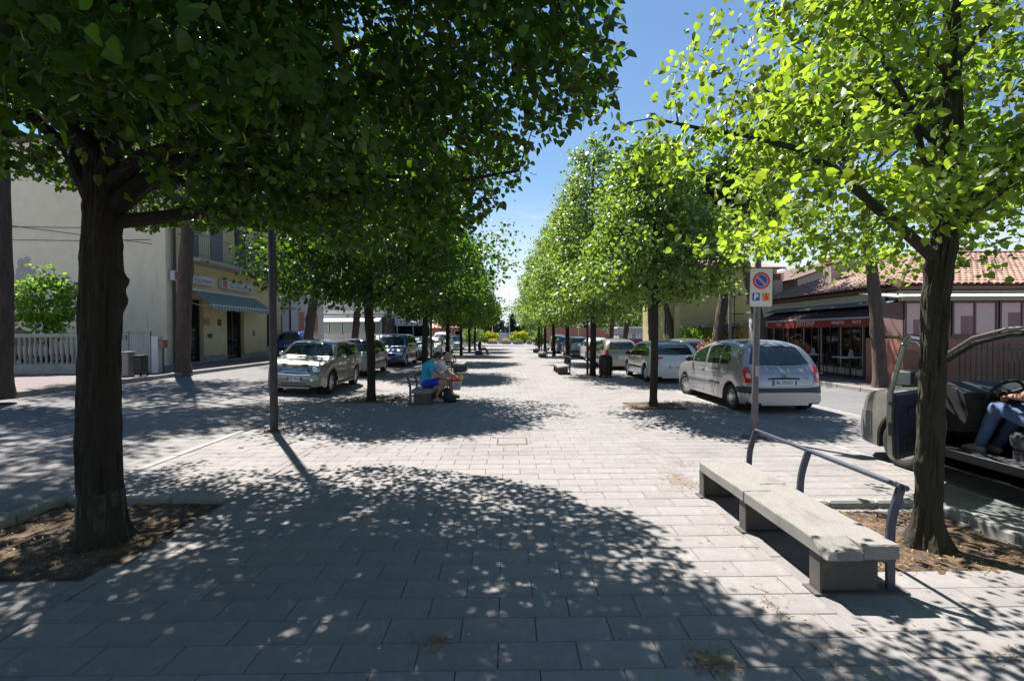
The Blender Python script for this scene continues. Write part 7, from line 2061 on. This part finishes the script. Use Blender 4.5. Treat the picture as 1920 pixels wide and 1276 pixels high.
for i, (x_, y_, sx, h_, lb) in enumerate([(-5.0, 70, 1.5, 3.0, 'large round shrub at the end of the left bench row'), (4.9, 74, 1.4, 3.0, 'pale green shrub right of the monument hedge'), (4.2, 62, .8, 1.9, 'yellow green shrub in a tub on the right before the planters'), (-5.2, 79, 1.6, 3.0, 'shrub behind the left flowering hedge')]):
    bush('bush', (x_, y_, 0), (sx, sx * .8, h_), 1600, .2, L_FAR if i % 2 else L_MID, lb, 'bush', 160 + i)
for i, (x_, y_) in enumerate([(-2.6, 88), (.5, 88)]):
    f_ = empty('flag_pole', (x_, y_, 0), 0, ['thin white flag pole left of the monument', 'thin white flag pole right of the monument'][i], 'flag pole')
    b = MB(); b.tube([(0, 0, 0), (0, 0, 9)], [.06, .035], 8); b.build('pole', M_WHITE, f_); b = MB(); b.ball((0, 0, 9.05), .09, n=8); b.build('knob', M_ALLOY, f_)
gl_ = empty('globe_lamp', (-1.9, 78, 0), 0, 'park lamp with two white globes in front of the monument trees', 'lamp')
b = MB(); b.tube([(0, 0, 0), (0, 0, 4.3)], .06, 8); b.tube([(0, 0, 3.2), (.5, 0, 3.3)], .04, 6); b.build('pole', M_PIPE, gl_)
for p_ in ((0, 0, 4.5), (.55, 0, 3.5)): b = MB(); b.ball(p_, .2, n=12); b.build('globe', M_WHITE, gl_, smooth=60)
# no entry sign far right
ne = empty('no_entry_sign', (8.4, 56, 0), 0, 'round red no entry sign on a pole beyond the right parked cars', 'road sign')
b = MB(); b.tube([(0, 0, 0), (0, 0, 3.2)], .04, 6); b.build('pole', M_ALLOY, ne); b = MB(); b.prism(circ(.42, 24), .05, .07, M=Matrix.Translation((0, 0, 3.4)) @ FACE); b.build('disc', M_LRED, ne)
b = MB(); b.box((-.28, -.08, 3.33), (.28, -.071, 3.46)); b.build('white_bar', M_WHITE, ne)

# trees far off, sharing three grown crowns
def far_tree(name, loc, R, H, z0, seed, m, n, leaf, label, conic=False, trunk_r=.25):
    rng = np.random.default_rng(seed); pr = random.Random(seed)
    root = empty(name, loc, 0, label, 'tree', 'trees closing the far end of the avenue')
    b = MB(); b.tube([(0, 0, -.1), (0.1, 0, z0), (0, 0, H * .8)], [trunk_r, trunk_r * .8, trunk_r * .3], 8)
    for i in range(6):
        a = i * 1.1; b.tube([(0, 0, z0 + i * .3), (cos(a) * R * .5, sin(a) * R * .5, z0 + (H - z0) * .45 + i * .2)], [trunk_r * .5, .03], 5)
    b.build('trunk', M_BARK, root)
    cl = []
    for _ in range(70):
        t = pr.random(); a = pr.uniform(0, 6.28)
        r = R * ((1 - t) if conic else sqrt(max(0, 1 - (2 * t - .85) ** 2 * .75))) * pr.uniform(.6, 1)
        cl.append((cos(a) * r, sin(a) * r, z0 + (H - z0) * t))
    C0 = np.array(cl)
    C = C0[rng.integers(0, 70, n)] + rng.normal(size=(n, 3)) * R * np.array([.16, .16, .12])
    A, B = orient(n, rng, None, .3)
    leaves('crown', C, A, B, leaf * rng.uniform(.6, 1.3, n), T_DIAM, m, root, 'stuff')
    return root
FA = far_tree('broadleaf_tree', (-13, 92, 0), 5.5, 10, 2.0, 1, L_FAR, 5200, .42, 'bushy green tree far off at the left beyond the market hall')
FB = far_tree('cypress_tree', (-2.2, 96, 0), 2.6, 7.2, .3, 2, L_CONIF, 4200, .36, 'dark conifer directly behind the monument', conic=True)
for i, (x_, y_, s_, lb) in enumerate([(-24, 100, 1.2, 'large green tree behind the market hall, far left'), (-7.5, 96, .8, 'green tree left of the flag poles, far off'), (6.5, 96, .85, 'green tree right of the flag poles, far off'),
                                     (15, 92, 1.0, 'sunlit green tree beyond the terracotta wall'), (24, 96, 1.15, 'broad green tree behind the distant pinkish house'), (34, 88, 1.1, 'green tree far right beyond the distant house'), (-38, 84, 1.3, 'tree behind the pale veranda house'), (19.5, 74, .75, 'smaller sunlit tree by the white roofed shed')]):
    o = copy_tree(FA); o.location = (x_, y_, 0); o.scale = (s_, s_, s_); o.rotation_euler = (0, 0, i * 1.1); o['label'] = lb
for i, (x_, y_, s_, lb) in enumerate([(-5.0, 97, .85, 'dark conifer a little left of the monument'), (1.2, 98, .75, 'dark conifer a little right of the monument'), (4.2, 98, .8, 'dark conifer behind the right flowering hedge')]):
    o = copy_tree(FB); o.location = (x_, y_, 0); o.scale = (s_ * 1.2, s_ * 1.2, s_); o['label'] = lb
print('OBJECTS', len(S.objects))
